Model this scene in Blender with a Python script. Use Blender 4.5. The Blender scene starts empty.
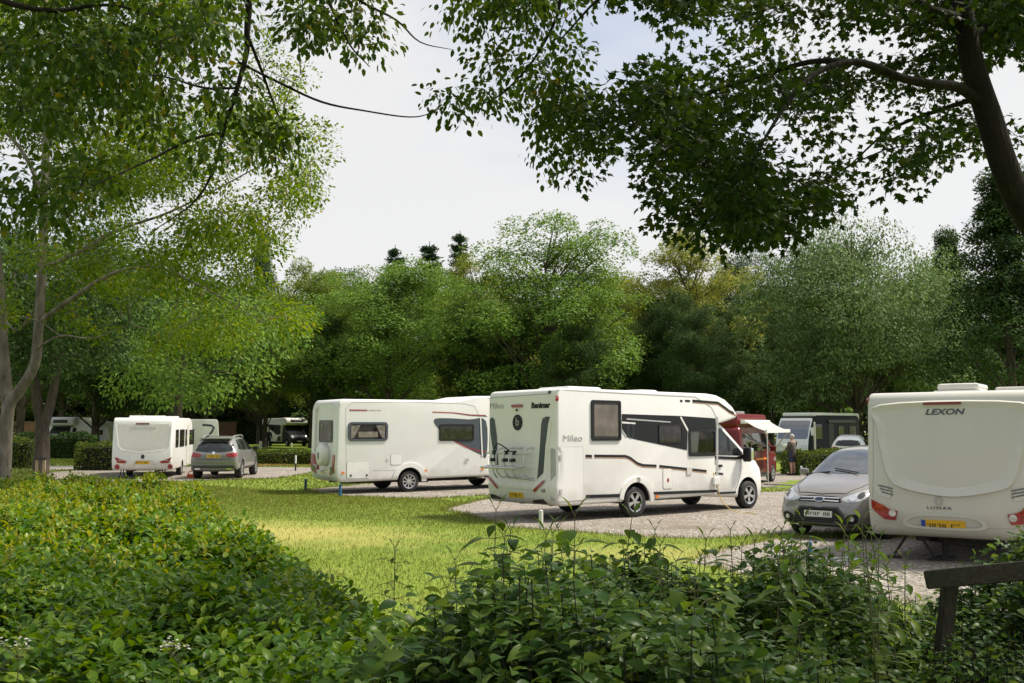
import bpy, bmesh, math, random
import numpy as np
from mathutils import Vector, Matrix
from mathutils.bvhtree import BVHTree

random.seed(7)
RNG = np.random.default_rng(7)
R = math.radians
sc = bpy.context.scene
C = sc.collection

# ------------------------------------------------------------------ camera
F = 996.0; CX, CY = 512.0, 341.5
HZ = 437.0; CAMZ = 1.8
PITCH = math.atan((HZ - CY) / F)
cam = bpy.data.objects.new("camera", bpy.data.cameras.new("camera"))
C.objects.link(cam); sc.camera = cam
cam.location = (0, 0, CAMZ)
cam.rotation_euler = (math.pi / 2 + PITCH, 0, 0)
cam.data.sensor_width = 36.0
cam.data.lens = 36.0 * F / 1024.0
cam.data.clip_start = 0.05; cam.data.clip_end = 3000

SLOPE = 0.013; Y0 = 32.0
def gz(x, y):
    return SLOPE * max(0.0, y - Y0)
def gzv(y):
    return SLOPE * np.maximum(0.0, y - Y0)

cp, sp = math.cos(PITCH), math.sin(PITCH)
def ray(px, py):
    u, v = (px - CX) / F, -(py - CY) / F
    return Vector((u, cp - v * sp, sp + v * cp))
def P(px, py, d):
    r = ray(px, py); r = r * (d / r.y)
    return Vector((r.x, r.y, CAMZ + r.z))
def G(px, py):
    r = ray(px, py)
    # CAMZ + t*rz = slope*max(0,t*ry-22)
    t = CAMZ / -r.z if r.z < 0 else 1e9
    if t * r.y > Y0:
        t = (CAMZ + Y0 * SLOPE) / (SLOPE * r.y - r.z)
    return Vector((r.x * t, r.y * t, gz(0, r.y * t)))

# ------------------------------------------------------------------ materials
MATS = {}
def nodes_of(name):
    m = bpy.data.materials.new(name); m.use_nodes = True
    nt = m.node_tree
    return m, nt, nt.nodes["Principled BSDF"]

def mat(name, col, rough=0.5, metal=0.0, var=0.08, scale=6.0, bump=0.0, bscale=40.0, coat=0.0, spec=0.5):
    if name in MATS: return MATS[name]
    m, nt, b = nodes_of(name)
    N, L = nt.nodes, nt.links
    tc = N.new("ShaderNodeTexCoord")
    no = N.new("ShaderNodeTexNoise"); no.inputs["Scale"].default_value = scale; no.inputs["Detail"].default_value = 5
    L.new(tc.outputs["Object"], no.inputs["Vector"])
    mr = N.new("ShaderNodeMapRange")
    mr.inputs["From Min"].default_value = 0.3; mr.inputs["From Max"].default_value = 0.7
    mr.inputs["To Min"].default_value = 1 - var; mr.inputs["To Max"].default_value = 1 + var
    L.new(no.outputs["Fac"], mr.inputs["Value"])
    mx = N.new("ShaderNodeMix"); mx.data_type = 'RGBA'; mx.blend_type = 'MULTIPLY'
    mx.inputs["Factor"].default_value = 1
    mx.inputs[6].default_value = (*col, 1)
    L.new(mr.outputs[0], mx.inputs[7])
    L.new(mx.outputs[2], b.inputs["Base Color"])
    b.inputs["Roughness"].default_value = rough
    b.inputs["Metallic"].default_value = metal
    b.inputs["Coat Weight"].default_value = coat
    b.inputs["Coat Roughness"].default_value = 0.08
    b.inputs["Specular IOR Level"].default_value = spec
    if bump > 0:
        n2 = N.new("ShaderNodeTexNoise"); n2.inputs["Scale"].default_value = bscale; n2.inputs["Detail"].default_value = 4
        L.new(tc.outputs["Object"], n2.inputs["Vector"])
        bp = N.new("ShaderNodeBump"); bp.inputs["Strength"].default_value = bump; bp.inputs["Distance"].default_value = 0.02
        L.new(n2.outputs["Fac"], bp.inputs["Height"]); L.new(bp.outputs[0], b.inputs["Normal"])
    MATS[name] = m
    return m

def ramp_mat(name, stops, scale, rough=0.9, bump=0.4, detail=8, bscale=None, bdist=0.02, vor=None, big=None, stretch=None, patch=None):
    """noise driven colour ramp; big=(scale,colour,lo,hi) mixes a second colour in large patches"""
    m, nt, b = nodes_of(name); N, L = nt.nodes, nt.links
    tc = N.new("ShaderNodeTexCoord"); src = tc.outputs["Object"]
    if stretch:
        mp = N.new("ShaderNodeMapping"); mp.inputs["Scale"].default_value = stretch
        L.new(src, mp.inputs["Vector"]); src = mp.outputs[0]
    if vor:
        t = N.new("ShaderNodeTexVoronoi"); t.inputs["Scale"].default_value = vor
        L.new(src, t.inputs["Vector"])
        sx = N.new("ShaderNodeSeparateColor"); L.new(t.outputs["Color"], sx.inputs[0])
        fac = sx.outputs[0]; hgt = t.outputs["Distance"]
    else:
        t = N.new("ShaderNodeTexNoise"); t.inputs["Scale"].default_value = scale; t.inputs["Detail"].default_value = detail
        t.inputs["Roughness"].default_value = 0.65
        L.new(src, t.inputs["Vector"]); fac = t.outputs["Fac"]; hgt = t.outputs["Fac"]
    rp = N.new("ShaderNodeValToRGB"); cr = rp.color_ramp
    while len(cr.elements) < len(stops): cr.elements.new(0.5)
    for e, (p, c) in zip(cr.elements, stops):
        e.position = p; e.color = (*c, 1)
    L.new(fac, rp.inputs[0]); out = rp.outputs[0]
    for bg in (big or []):
        bs, bc, lo, hi = bg
        n2 = N.new("ShaderNodeTexNoise"); n2.inputs["Scale"].default_value = bs; n2.inputs["Detail"].default_value = 4
        L.new(tc.outputs["Object"], n2.inputs["Vector"])
        mr = N.new("ShaderNodeMapRange"); mr.inputs["From Min"].default_value = lo; mr.inputs["From Max"].default_value = hi
        L.new(n2.outputs["Fac"], mr.inputs["Value"])
        mx = N.new("ShaderNodeMix"); mx.data_type = 'RGBA'
        L.new(mr.outputs[0], mx.inputs["Factor"]); L.new(out, mx.inputs[6]); mx.inputs[7].default_value = (*bc, 1)
        out = mx.outputs[2]
    for (cx, cy, rx, ry, ang, pc, mxf) in (patch or []):     # worn patches of the lawn, in metres
        mp = N.new("ShaderNodeMapping"); mp.vector_type = 'TEXTURE'
        mp.inputs["Location"].default_value = (cx, cy, 0); mp.inputs["Rotation"].default_value = (0, 0, ang)
        mp.inputs["Scale"].default_value = (rx, ry, 1e6)
        L.new(tc.outputs["Object"], mp.inputs["Vector"])
        ln = N.new("ShaderNodeVectorMath"); ln.operation = 'LENGTH'; L.new(mp.outputs[0], ln.inputs[0])
        n3 = N.new("ShaderNodeTexNoise"); n3.inputs["Scale"].default_value = 1.1; n3.inputs["Detail"].default_value = 5
        L.new(tc.outputs["Object"], n3.inputs["Vector"])
        ad = N.new("ShaderNodeMath"); ad.operation = 'ADD'; L.new(ln.outputs["Value"], ad.inputs[0]); L.new(n3.outputs["Fac"], ad.inputs[1])
        mr = N.new("ShaderNodeMapRange"); mr.inputs["From Min"].default_value = 1.5; mr.inputs["From Max"].default_value = 0.7
        mr.inputs["To Max"].default_value = mxf
        L.new(ad.outputs[0], mr.inputs["Value"])
        mx = N.new("ShaderNodeMix"); mx.data_type = 'RGBA'
        L.new(mr.outputs[0], mx.inputs["Factor"]); L.new(out, mx.inputs[6]); mx.inputs[7].default_value = (*pc, 1)
        out = mx.outputs[2]
    L.new(out, b.inputs["Base Color"]); b.inputs["Roughness"].default_value = rough
    b.inputs["Specular IOR Level"].default_value = 0.25
    if bump:
        bp = N.new("ShaderNodeBump"); bp.inputs["Strength"].default_value = bump; bp.inputs["Distance"].default_value = bdist
        if bscale:
            n4 = N.new("ShaderNodeTexNoise"); n4.inputs["Scale"].default_value = bscale; n4.inputs["Detail"].default_value = 6
            L.new(src, n4.inputs["Vector"]); hgt = n4.outputs["Fac"]
        L.new(hgt, bp.inputs["Height"]); L.new(bp.outputs[0], b.inputs["Normal"])
    MATS[name] = m
    return m

def leaf_mat(name, stops, trans=0.35, gloss=0.25, rough=0.4):
    """leaf: colour differs leaf by leaf; light passes through the blade"""
    if name in MATS: return MATS[name]
    m = bpy.data.materials.new(name); m.use_nodes = True
    nt = m.node_tree; N, L = nt.nodes, nt.links; N.clear()
    out = N.new("ShaderNodeOutputMaterial")
    ge = N.new("ShaderNodeNewGeometry")
    rp = N.new("ShaderNodeValToRGB"); cr = rp.color_ramp
    while len(cr.elements) < len(stops): cr.elements.new(0.5)
    for e, (p, c) in zip(cr.elements, stops): e.position = p; e.color = (*c, 1)
    L.new(ge.outputs["Random Per Island"], rp.inputs[0])
    d = N.new("ShaderNodeBsdfDiffuse"); L.new(rp.outputs[0], d.inputs[0])
    t = N.new("ShaderNodeBsdfTranslucent")
    hs = N.new("ShaderNodeHueSaturation"); hs.inputs["Hue"].default_value = 0.48; hs.inputs["Value"].default_value = 1.5
    hs.inputs["Saturation"].default_value = 1.1
    L.new(rp.outputs[0], hs.inputs["Color"]); L.new(hs.outputs[0], t.inputs[0])
    g = N.new("ShaderNodeBsdfGlossy"); g.inputs["Roughness"].default_value = rough; g.inputs[0].default_value = (1, 1, 1, 1)
    m1 = N.new("ShaderNodeMixShader"); m1.inputs[0].default_value = trans
    L.new(d.outputs[0], m1.inputs[1]); L.new(t.outputs[0], m1.inputs[2])
    lw = N.new("ShaderNodeLayerWeight")
    pw_ = N.new("ShaderNodeMath"); pw_.operation = 'POWER'; pw_.inputs[1].default_value = 5; L.new(lw.outputs["Facing"], pw_.inputs[0])
    mu = N.new("ShaderNodeMath"); mu.operation = 'MULTIPLY_ADD'; mu.inputs[1].default_value = .32 * min(gloss, 1.2); mu.inputs[2].default_value = .010 * min(gloss, 1.2); L.new(pw_.outputs[0], mu.inputs[0])
    m2 = N.new("ShaderNodeMixShader"); L.new(mu.outputs[0], m2.inputs[0])
    L.new(m1.outputs[0], m2.inputs[1]); L.new(g.outputs[0], m2.inputs[2])
    L.new(m2.outputs[0], out.inputs[0])
    MATS[name] = m
    return m

def glass_mat(name, tint=(0.02, 0.022, 0.022), trans=0.0, rough=0.04):
    if name in MATS: return MATS[name]
    m, nt, b = nodes_of(name); N, L = nt.nodes, nt.links
    if trans > 0:
        tr = N.new("ShaderNodeBsdfTransparent"); tr.inputs[0].default_value = (*tint, 1)
        gl = N.new("ShaderNodeBsdfGlossy"); gl.inputs["Roughness"].default_value = rough
        fr = N.new("ShaderNodeFresnel"); fr.inputs[0].default_value = 1.5
        mx = N.new("ShaderNodeMixShader"); L.new(fr.outputs[0], mx.inputs[0]); L.new(tr.outputs[0], mx.inputs[1]); L.new(gl.outputs[0], mx.inputs[2])
        L.new(mx.outputs[0], N["Material Output"].inputs[0])
    else:
        no = N.new("ShaderNodeTexNoise"); no.inputs["Scale"].default_value = 5; tc = N.new("ShaderNodeTexCoord")
        L.new(tc.outputs["Object"], no.inputs["Vector"])
        rp = N.new("ShaderNodeValToRGB")
        rp.color_ramp.elements[0].position = 0.4; rp.color_ramp.elements[0].color = (*[c * 0.6 for c in tint], 1)
        rp.color_ramp.elements[1].position = 0.62; rp.color_ramp.elements[1].color = (*[c * 1.6 for c in tint], 1)
        L.new(no.outputs["Fac"], rp.inputs[0]); L.new(rp.outputs[0], b.inputs["Base Color"])
        b.inputs["Roughness"].default_value = rough; b.inputs["Specular IOR Level"].default_value = 0.6
    MATS[name] = m
    return m

def gelcoat(name, col, streak=.055, grime=.35):
    """body moulding with faint rain streaks and road dirt low down"""
    m = mat(name, col, 0.32, var=0.03, scale=1.3, coat=0.12)
    nt = m.node_tree; N, L = nt.nodes, nt.links; b = N["Principled BSDF"]; src = b.inputs["Base Color"].links[0].from_socket
    tc = N.new("ShaderNodeTexCoord"); mp = N.new("ShaderNodeMapping"); mp.inputs["Scale"].default_value = (9, 9, .55); L.new(tc.outputs["Object"], mp.inputs[0])
    n1 = N.new("ShaderNodeTexNoise"); n1.inputs["Scale"].default_value = 1.6; n1.inputs["Detail"].default_value = 6; L.new(mp.outputs[0], n1.inputs["Vector"])
    r1 = N.new("ShaderNodeMapRange"); r1.inputs["From Min"].default_value = .5; r1.inputs["From Max"].default_value = .72; r1.inputs["To Max"].default_value = streak; L.new(n1.outputs["Fac"], r1.inputs["Value"])
    sx = N.new("ShaderNodeSeparateXYZ"); L.new(tc.outputs["Object"], sx.inputs[0])
    n2 = N.new("ShaderNodeTexNoise"); n2.inputs["Scale"].default_value = 3.5; n2.inputs["Detail"].default_value = 7; L.new(tc.outputs["Object"], n2.inputs["Vector"])
    ad = N.new("ShaderNodeMath"); ad.operation = 'MULTIPLY_ADD'; ad.inputs[1].default_value = -.7; L.new(n2.outputs["Fac"], ad.inputs[0]); L.new(sx.outputs["Z"], ad.inputs[2])
    r2 = N.new("ShaderNodeMapRange"); r2.inputs["From Min"].default_value = .45; r2.inputs["From Max"].default_value = .02; r2.inputs["To Max"].default_value = grime; L.new(ad.outputs[0], r2.inputs["Value"])
    sm = N.new("ShaderNodeMath"); sm.operation = 'ADD'; sm.use_clamp = True; L.new(r1.outputs[0], sm.inputs[0]); L.new(r2.outputs[0], sm.inputs[1])
    mx = N.new("ShaderNodeMix"); mx.data_type = 'RGBA'; L.new(sm.outputs[0], mx.inputs["Factor"]); L.new(src, mx.inputs[6]); mx.inputs[7].default_value = (.30, .27, .215, 1)
    L.new(mx.outputs[2], b.inputs["Base Color"]); return m
WHITE = gelcoat("white gelcoat", (0.79, 0.785, 0.765))
CREAM = gelcoat("cream gelcoat", (0.78, 0.775, 0.75))
SHADECREAM = gelcoat("shade darkened gelcoat", (0.59, 0.575, 0.52), .04, .3)  # cream darkened to put tree shade into the right caravan's colour
OFFWHITE = mat("off white moulding", (0.60, 0.59, 0.54), 0.4, var=0.04)
DKGREY = mat("dark grey graphic", (0.035, 0.042, 0.052), 0.4, spec=.35)
MIDGREY = mat("blue grey graphic", (0.075, 0.088, 0.105), 0.4, spec=.35)
LTGREY = mat("silver lettering", (0.42, 0.42, 0.42), 0.35)
BLACKGR = mat("black graphic", (0.012, 0.013, 0.016), 0.42, spec=0.3)
BLACKPL = mat("black plastic", (0.013, 0.013, 0.014), 0.5, spec=.3)
UNDER = mat("dark underbody", (0.025, 0.024, 0.023), 0.8)
RUBBER = mat("tyre rubber", (0.022, 0.022, 0.022), 0.8, bump=0.2, bscale=120)
ALLOY = mat("silver alloy", (0.62, 0.62, 0.63), 0.3, metal=0.85)
ALU = mat("aluminium tube", (0.6, 0.6, 0.6), 0.35, metal=0.7)
CHROME = mat("chrome trim", (0.8, 0.8, 0.8), 0.12, metal=1.0, var=0.02)
REDL = mat("red lamp lens", (0.30, 0.012, 0.014), 0.18, coat=0.6, var=0.4, scale=25)
REDS = mat("red stripe", (0.35, 0.03, 0.03), 0.35)
ORANGE = mat("orange reflector", (0.8, 0.22, 0.02), 0.3)
ORLINE = mat("orange pinstripe", (0.40, 0.20, 0.09), 0.4)
YPLATE = mat("yellow number plate", (0.72, 0.42, 0.02), 0.4, var=0.03)
WPLATE = mat("white number plate", (0.75, 0.75, 0.72), 0.4, var=0.03)
BLUEB = mat("blue plate band", (0.02, 0.08, 0.4), 0.4)
PLINK = mat("plate characters", (0.02, 0.02, 0.02), 0.5)
CLEARL = mat("clear lamp lens", (0.55, 0.57, 0.58), 0.1, metal=0.35, var=0.35, scale=14, coat=0.7)
TINT = glass_mat("dark window acrylic", (0.022, 0.020, 0.018))
CARGL = glass_mat("car window glass", (0.016, 0.019, 0.02), rough=0.02)
SEEGL = glass_mat("tinted clear pane", (0.8, 0.8, 0.78), trans=1.0)
CURTAIN = mat("curtain fabric", (0.20, 0.175, 0.155), 0.9, var=0.4, scale=9)
REDVAN = mat("maroon van paint", (0.14, 0.008, 0.010), 0.3, coat=0.2, var=0.05, spec=.35)
SUVGREY = mat("grey metallic paint", (0.22, 0.215, 0.21), 0.35, metal=0.15, coat=0.8, var=0.04)
BRONZE = mat("bronze grey metallic paint", (0.275, 0.256, 0.238), 0.26, metal=0.35, coat=0.9, var=0.04)
PEARL = mat("white car paint", (0.78, 0.78, 0.78), 0.25, coat=0.7, var=0.02)
NAVYBODY = mat("dark blue black gelcoat", (0.005, 0.008, 0.013), 0.5, spec=.15)
AWN = mat("white awning fabric", (0.7, 0.7, 0.69), 0.7, var=0.05)
STEEL = mat("galvanised steel", (0.4, 0.41, 0.42), 0.45, metal=0.6)

# ------------------------------------------------------------------ object plumbing
def link(o, parent=None):
    C.objects.link(o)
    if parent is not None: o.parent = parent
    return o
def tag(o, label=None, cat=None, group=None, kind=None):
    if label: o["label"] = label
    if cat: o["category"] = cat
    if group: o["group"] = group
    if kind: o["kind"] = kind
    return o
def empty(name, loc=(0, 0, 0), rz=0.0, label=None, cat=None, group=None):
    o = bpy.data.objects.new(name, None); o.empty_display_size = 0.3
    o.location = loc; o.rotation_euler = (0, 0, rz)
    link(o); return tag(o, label, cat, group)
def mobj(name, me, m=None, parent=None, smooth=False):
    if m is not None and len(me.materials) == 0: me.materials.append(m)
    if smooth:
        me.polygons.foreach_set("use_smooth", [True] * len(me.polygons))
    o = bpy.data.objects.new(name, me)
    return link(o, parent)
def bmobj(name, bm, m=None, parent=None, smooth=False):
    me = bpy.data.meshes.new(name); bm.to_mesh(me); bm.free()
    return mobj(name, me, m, parent, smooth)
def copy_tree(o, parent=None):
    c = o.copy(); C.objects.link(c)
    if parent is not None: c.parent = parent
    for ch in o.children: copy_tree(ch, c)
    return c
def structure(o): o["kind"] = "structure"; return o
def np_mesh(name, verts, faces):
    """faces: list of (M,k) int arrays"""
    me = bpy.data.meshes.new(name)
    verts = np.ascontiguousarray(verts, dtype=np.float32)
    me.vertices.add(len(verts)); me.vertices.foreach_set("co", verts.ravel())
    loops = np.concatenate([f.ravel() for f in faces]).astype(np.int32)
    cnt = np.concatenate([np.full(len(f), f.shape[1]) for f in faces]).astype(np.int32)
    st = np.concatenate([[0], np.cumsum(cnt)[:-1]]).astype(np.int32)
    me.loops.add(len(loops)); me.loops.foreach_set("vertex_index", loops)
    me.polygons.add(len(cnt)); me.polygons.foreach_set("loop_start", st)
    try: me.polygons.foreach_set("loop_total", cnt)
    except Exception: pass
    me.update(calc_edges=True)
    return me
def dg(): return bpy.context.evaluated_depsgraph_get()
def bake(me, mods):
    """apply modifiers to a mesh through the depsgraph; mods: list of (type, dict)"""
    o = bpy.data.objects.new("tmp", me); C.objects.link(o)
    for ty, kw in mods:
        md = o.modifiers.new("m", ty)
        for k, v in kw.items(): setattr(md, k, v)
    bpy.context.view_layer.update()
    res = bpy.data.meshes.new_from_object(o.evaluated_get(dg()))
    bpy.data.objects.remove(o)
    return res
def sharp(me, ang=35):
    """smooth shading with creases kept"""
    me.polygons.foreach_set("use_smooth", [True] * len(me.polygons))
    bm = bmesh.new(); bm.from_mesh(me)
    for e in bm.edges:
        if len(e.link_faces) == 2 and e.calc_face_angle(0) > R(ang): e.smooth = False
    bm.to_mesh(me); bm.free()

# ------------------------------------------------------------------ basic shapes
def add_box(bm, x0, x1, y0, y1, z0, z1, bev=0.0):
    b2 = bmesh.new()
    bmesh.ops.create_cube(b2, size=1)
    for v in b2.verts:
        v.co = Vector(((x0 + x1) / 2 + v.co.x * (x1 - x0), (y0 + y1) / 2 + v.co.y * (y1 - y0), (z0 + z1) / 2 + v.co.z * (z1 - z0)))
    if bev > 0: bmesh.ops.bevel(b2, geom=list(b2.edges), offset=bev, segments=2, affect='EDGES', profile=0.6)
    t = bpy.data.meshes.new("t"); b2.to_mesh(t); b2.free(); bm.from_mesh(t); bpy.data.meshes.remove(t)
def box_bm(*a, bev=0.0):
    bm = bmesh.new(); add_box(bm, *a, bev=bev); return bm
def tube_np(pts, rad, seg=8):
    pts = np.array([tuple(p) for p in pts], float); n = len(pts)
    rad = np.broadcast_to(np.array(rad, float), (n,)) if np.ndim(rad) == 0 else np.array(rad, float)
    tan = np.gradient(pts, axis=0); tan /= np.linalg.norm(tan, axis=1)[:, None] + 1e-9
    ref = np.array([0, 0, 1.0]) if abs(tan[0, 2]) < 0.9 else np.array([1.0, 0, 0])
    V = []
    a = np.cross(tan[0], ref); a /= np.linalg.norm(a)
    ang = np.arange(seg) * 2 * math.pi / seg
    for i in range(n):
        a = a - tan[i] * np.dot(a, tan[i]); a /= np.linalg.norm(a) + 1e-9
        b = np.cross(tan[i], a)
        V.append(pts[i] + rad[i] * (np.cos(ang)[:, None] * a + np.sin(ang)[:, None] * b))
    V = np.concatenate(V)
    i = np.arange(n - 1)[:, None] * seg; j = np.arange(seg)[None, :]; k = (j + 1) % seg
    Fq = np.stack([i + j, i + k, i + seg + k, i + seg + j], -1).reshape(-1, 4)
    return V, Fq
class Tubes:
    def __init__(s): s.V = []; s.F = []; s.n = 0
    def add(s, pts, rad, seg=8):
        V, f = tube_np(pts, rad, seg); s.V.append(V); s.F.append(f + s.n); s.n += len(V)
        # end cap as a fan of quads/tri is skipped on thin twigs
    def mesh(s, name): return np_mesh(name, np.concatenate(s.V), [np.concatenate(s.F)])
def tube_bm(bm, pts, rad, seg=8):
    V, Fq = tube_np(pts, rad, seg)
    vs = [bm.verts.new(v) for v in V]
    for f in Fq: bm.faces.new([vs[i] for i in f])
    bm.faces.new(vs[:seg][::-1]); bm.faces.new(vs[-seg:])
def smooth_path(pts, n=4):
    """Catmull-Rom through the points"""
    p = [Vector(q) for q in pts]; p = [p[0] * 2 - p[1]] + p + [p[-1] * 2 - p[-2]]
    out = []
    for i in range(1, len(p) - 2):
        for k in range(n):
            t = k / n; a, b, c, d = p[i - 1], p[i], p[i + 1], p[i + 2]
            out.append(0.5 * ((2 * b) + (c - a) * t + (2 * a - 5 * b + 4 * c - d) * t * t + (3 * b - a - 3 * c + d) * t ** 3))
    out.append(p[-2]); return out
def interp(vals, n):
    """resample radii to n samples"""
    return np.interp(np.linspace(0, 1, n), np.linspace(0, 1, len(vals)), vals)
def lathe_bm(prof, seg=24, axis='Y', caps=True):
    """prof: (offset along axis, radius)"""
    bm = bmesh.new(); rows = []
    for (a, r) in prof:
        row = []
        for k in range(seg):
            t = 2 * math.pi * k / seg; c, s = r * math.cos(t), r * math.sin(t)
            row.append(bm.verts.new((c, a, s) if axis == 'Y' else (c, s, a)))
        rows.append(row)
    for i in range(len(rows) - 1):
        for k in range(seg):
            bm.faces.new((rows[i][k], rows[i][(k + 1) % seg], rows[i + 1][(k + 1) % seg], rows[i + 1][k]))
    if caps and prof[0][1] > 1e-4: bm.faces.new(rows[0][::-1])
    if caps and prof[-1][1] > 1e-4: bm.faces.new(rows[-1])
    bmesh.ops.recalc_face_normals(bm, faces=bm.faces)
    return bm

def prism_me(prof, w, bev=0.06, seg=3, shape=None, plan=None):
    """side profile (x,z) extruded across y, edges rounded; shape(v) may reshape the vertices"""
    bm = bmesh.new()
    a = [bm.verts.new((x, -w / 2, z)) for x, z in prof]
    b = [bm.verts.new((x, w / 2, z)) for x, z in prof]
    n = len(prof)
    bm.faces.new(a); bm.faces.new(b[::-1])
    for i in range(n):
        bm.faces.new((a[i], b[i], b[(i + 1) % n], a[(i + 1) % n]))
    bmesh.ops.recalc_face_normals(bm, faces=bm.faces)
    if bev > 0:
        ed = [e for e in bm.edges if e.calc_face_angle(0) > R(12)]
        bmesh.ops.bevel(bm, geom=ed, offset=bev, segments=seg, affect='EDGES', profile=0.5, clamp_overlap=True)
    if shape:
        bmesh.ops.subdivide_edges(bm, edges=[e for e in bm.edges if e.calc_length() > 0.5], cuts=2, use_grid_fill=True)
        for v in bm.verts: shape(v.co)
    me = bpy.data.meshes.new("body"); bm.to_mesh(me); bm.free()
    return me
def cyl_cut(x, z, r, y0, y1, seg=28):
    bm = lathe_bm([(y0, r), (y1, r)], seg)
    bmesh.ops.translate(bm, verts=bm.verts, vec=(x, 0, z)); return bm

# patches laid on a body by ray casting: windows, lamps, stripes, plates
AX = {'R': (Vector((0, 1, 0)), lambda u, v: Vector((u, -20, v))), 'L': (Vector((0, -1, 0)), lambda u, v: Vector((u, 20, v))),
      'B': (Vector((1, 0, 0)), lambda u, v: Vector((-20, u, v))), 'F': (Vector((-1, 0, 0)), lambda u, v: Vector((30, u, v))),
      'T': (Vector((0, 0, -1)), lambda u, v: Vector((u, v, 20)))}
def rrect(u0, u1, v0, v1, r=0.04, n=3):
    r = min(r, abs(u1 - u0) / 2.01, abs(v1 - v0) / 2.01)
    pts = []
    for cx, cy, a0 in ((u1 - r, v1 - r, 0), (u0 + r, v1 - r, 90), (u0 + r, v0 + r, 180), (u1 - r, v0 + r, 270)):
        for k in range(n + 1):
            a = R(a0 + 90 * k / n); pts.append((cx + r * math.cos(a), cy + r * math.sin(a)))
    return pts
def ell(cu, cv, ru, rv, n=20):
    return [(cu + ru * math.cos(2 * math.pi * k / n), cv + rv * math.sin(2 * math.pi * k / n)) for k in range(n)]
def curve2(pts, n=5):
    """smooth closed 2D outline"""
    p = [Vector((a, b)) for a, b in pts]; m = len(p); out = []
    for i in range(m):
        a, b, c, d = p[i - 1], p[i], p[(i + 1) % m], p[(i + 2) % m]
        for k in range(n):
            t = k / n
            q = 0.5 * ((2 * b) + (c - a) * t + (2 * a - 5 * b + 4 * c - d) * t * t + (3 * b - a - 3 * c + d) * t ** 3)
            out.append((q.x, q.y))
    return out
def band(pts, w):
    """open polyline turned into a strip outline of width w"""
    p = [Vector(q) for q in pts]; up, dn = [], []
    for i, q in enumerate(p):
        t = (p[min(i + 1, len(p) - 1)] - p[max(i - 1, 0)]).normalized(); n = Vector((-t.y, t.x))
        up.append(tuple(q + n * w / 2)); dn.append(tuple(q - n * w / 2))
    return up + dn[::-1]
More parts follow.
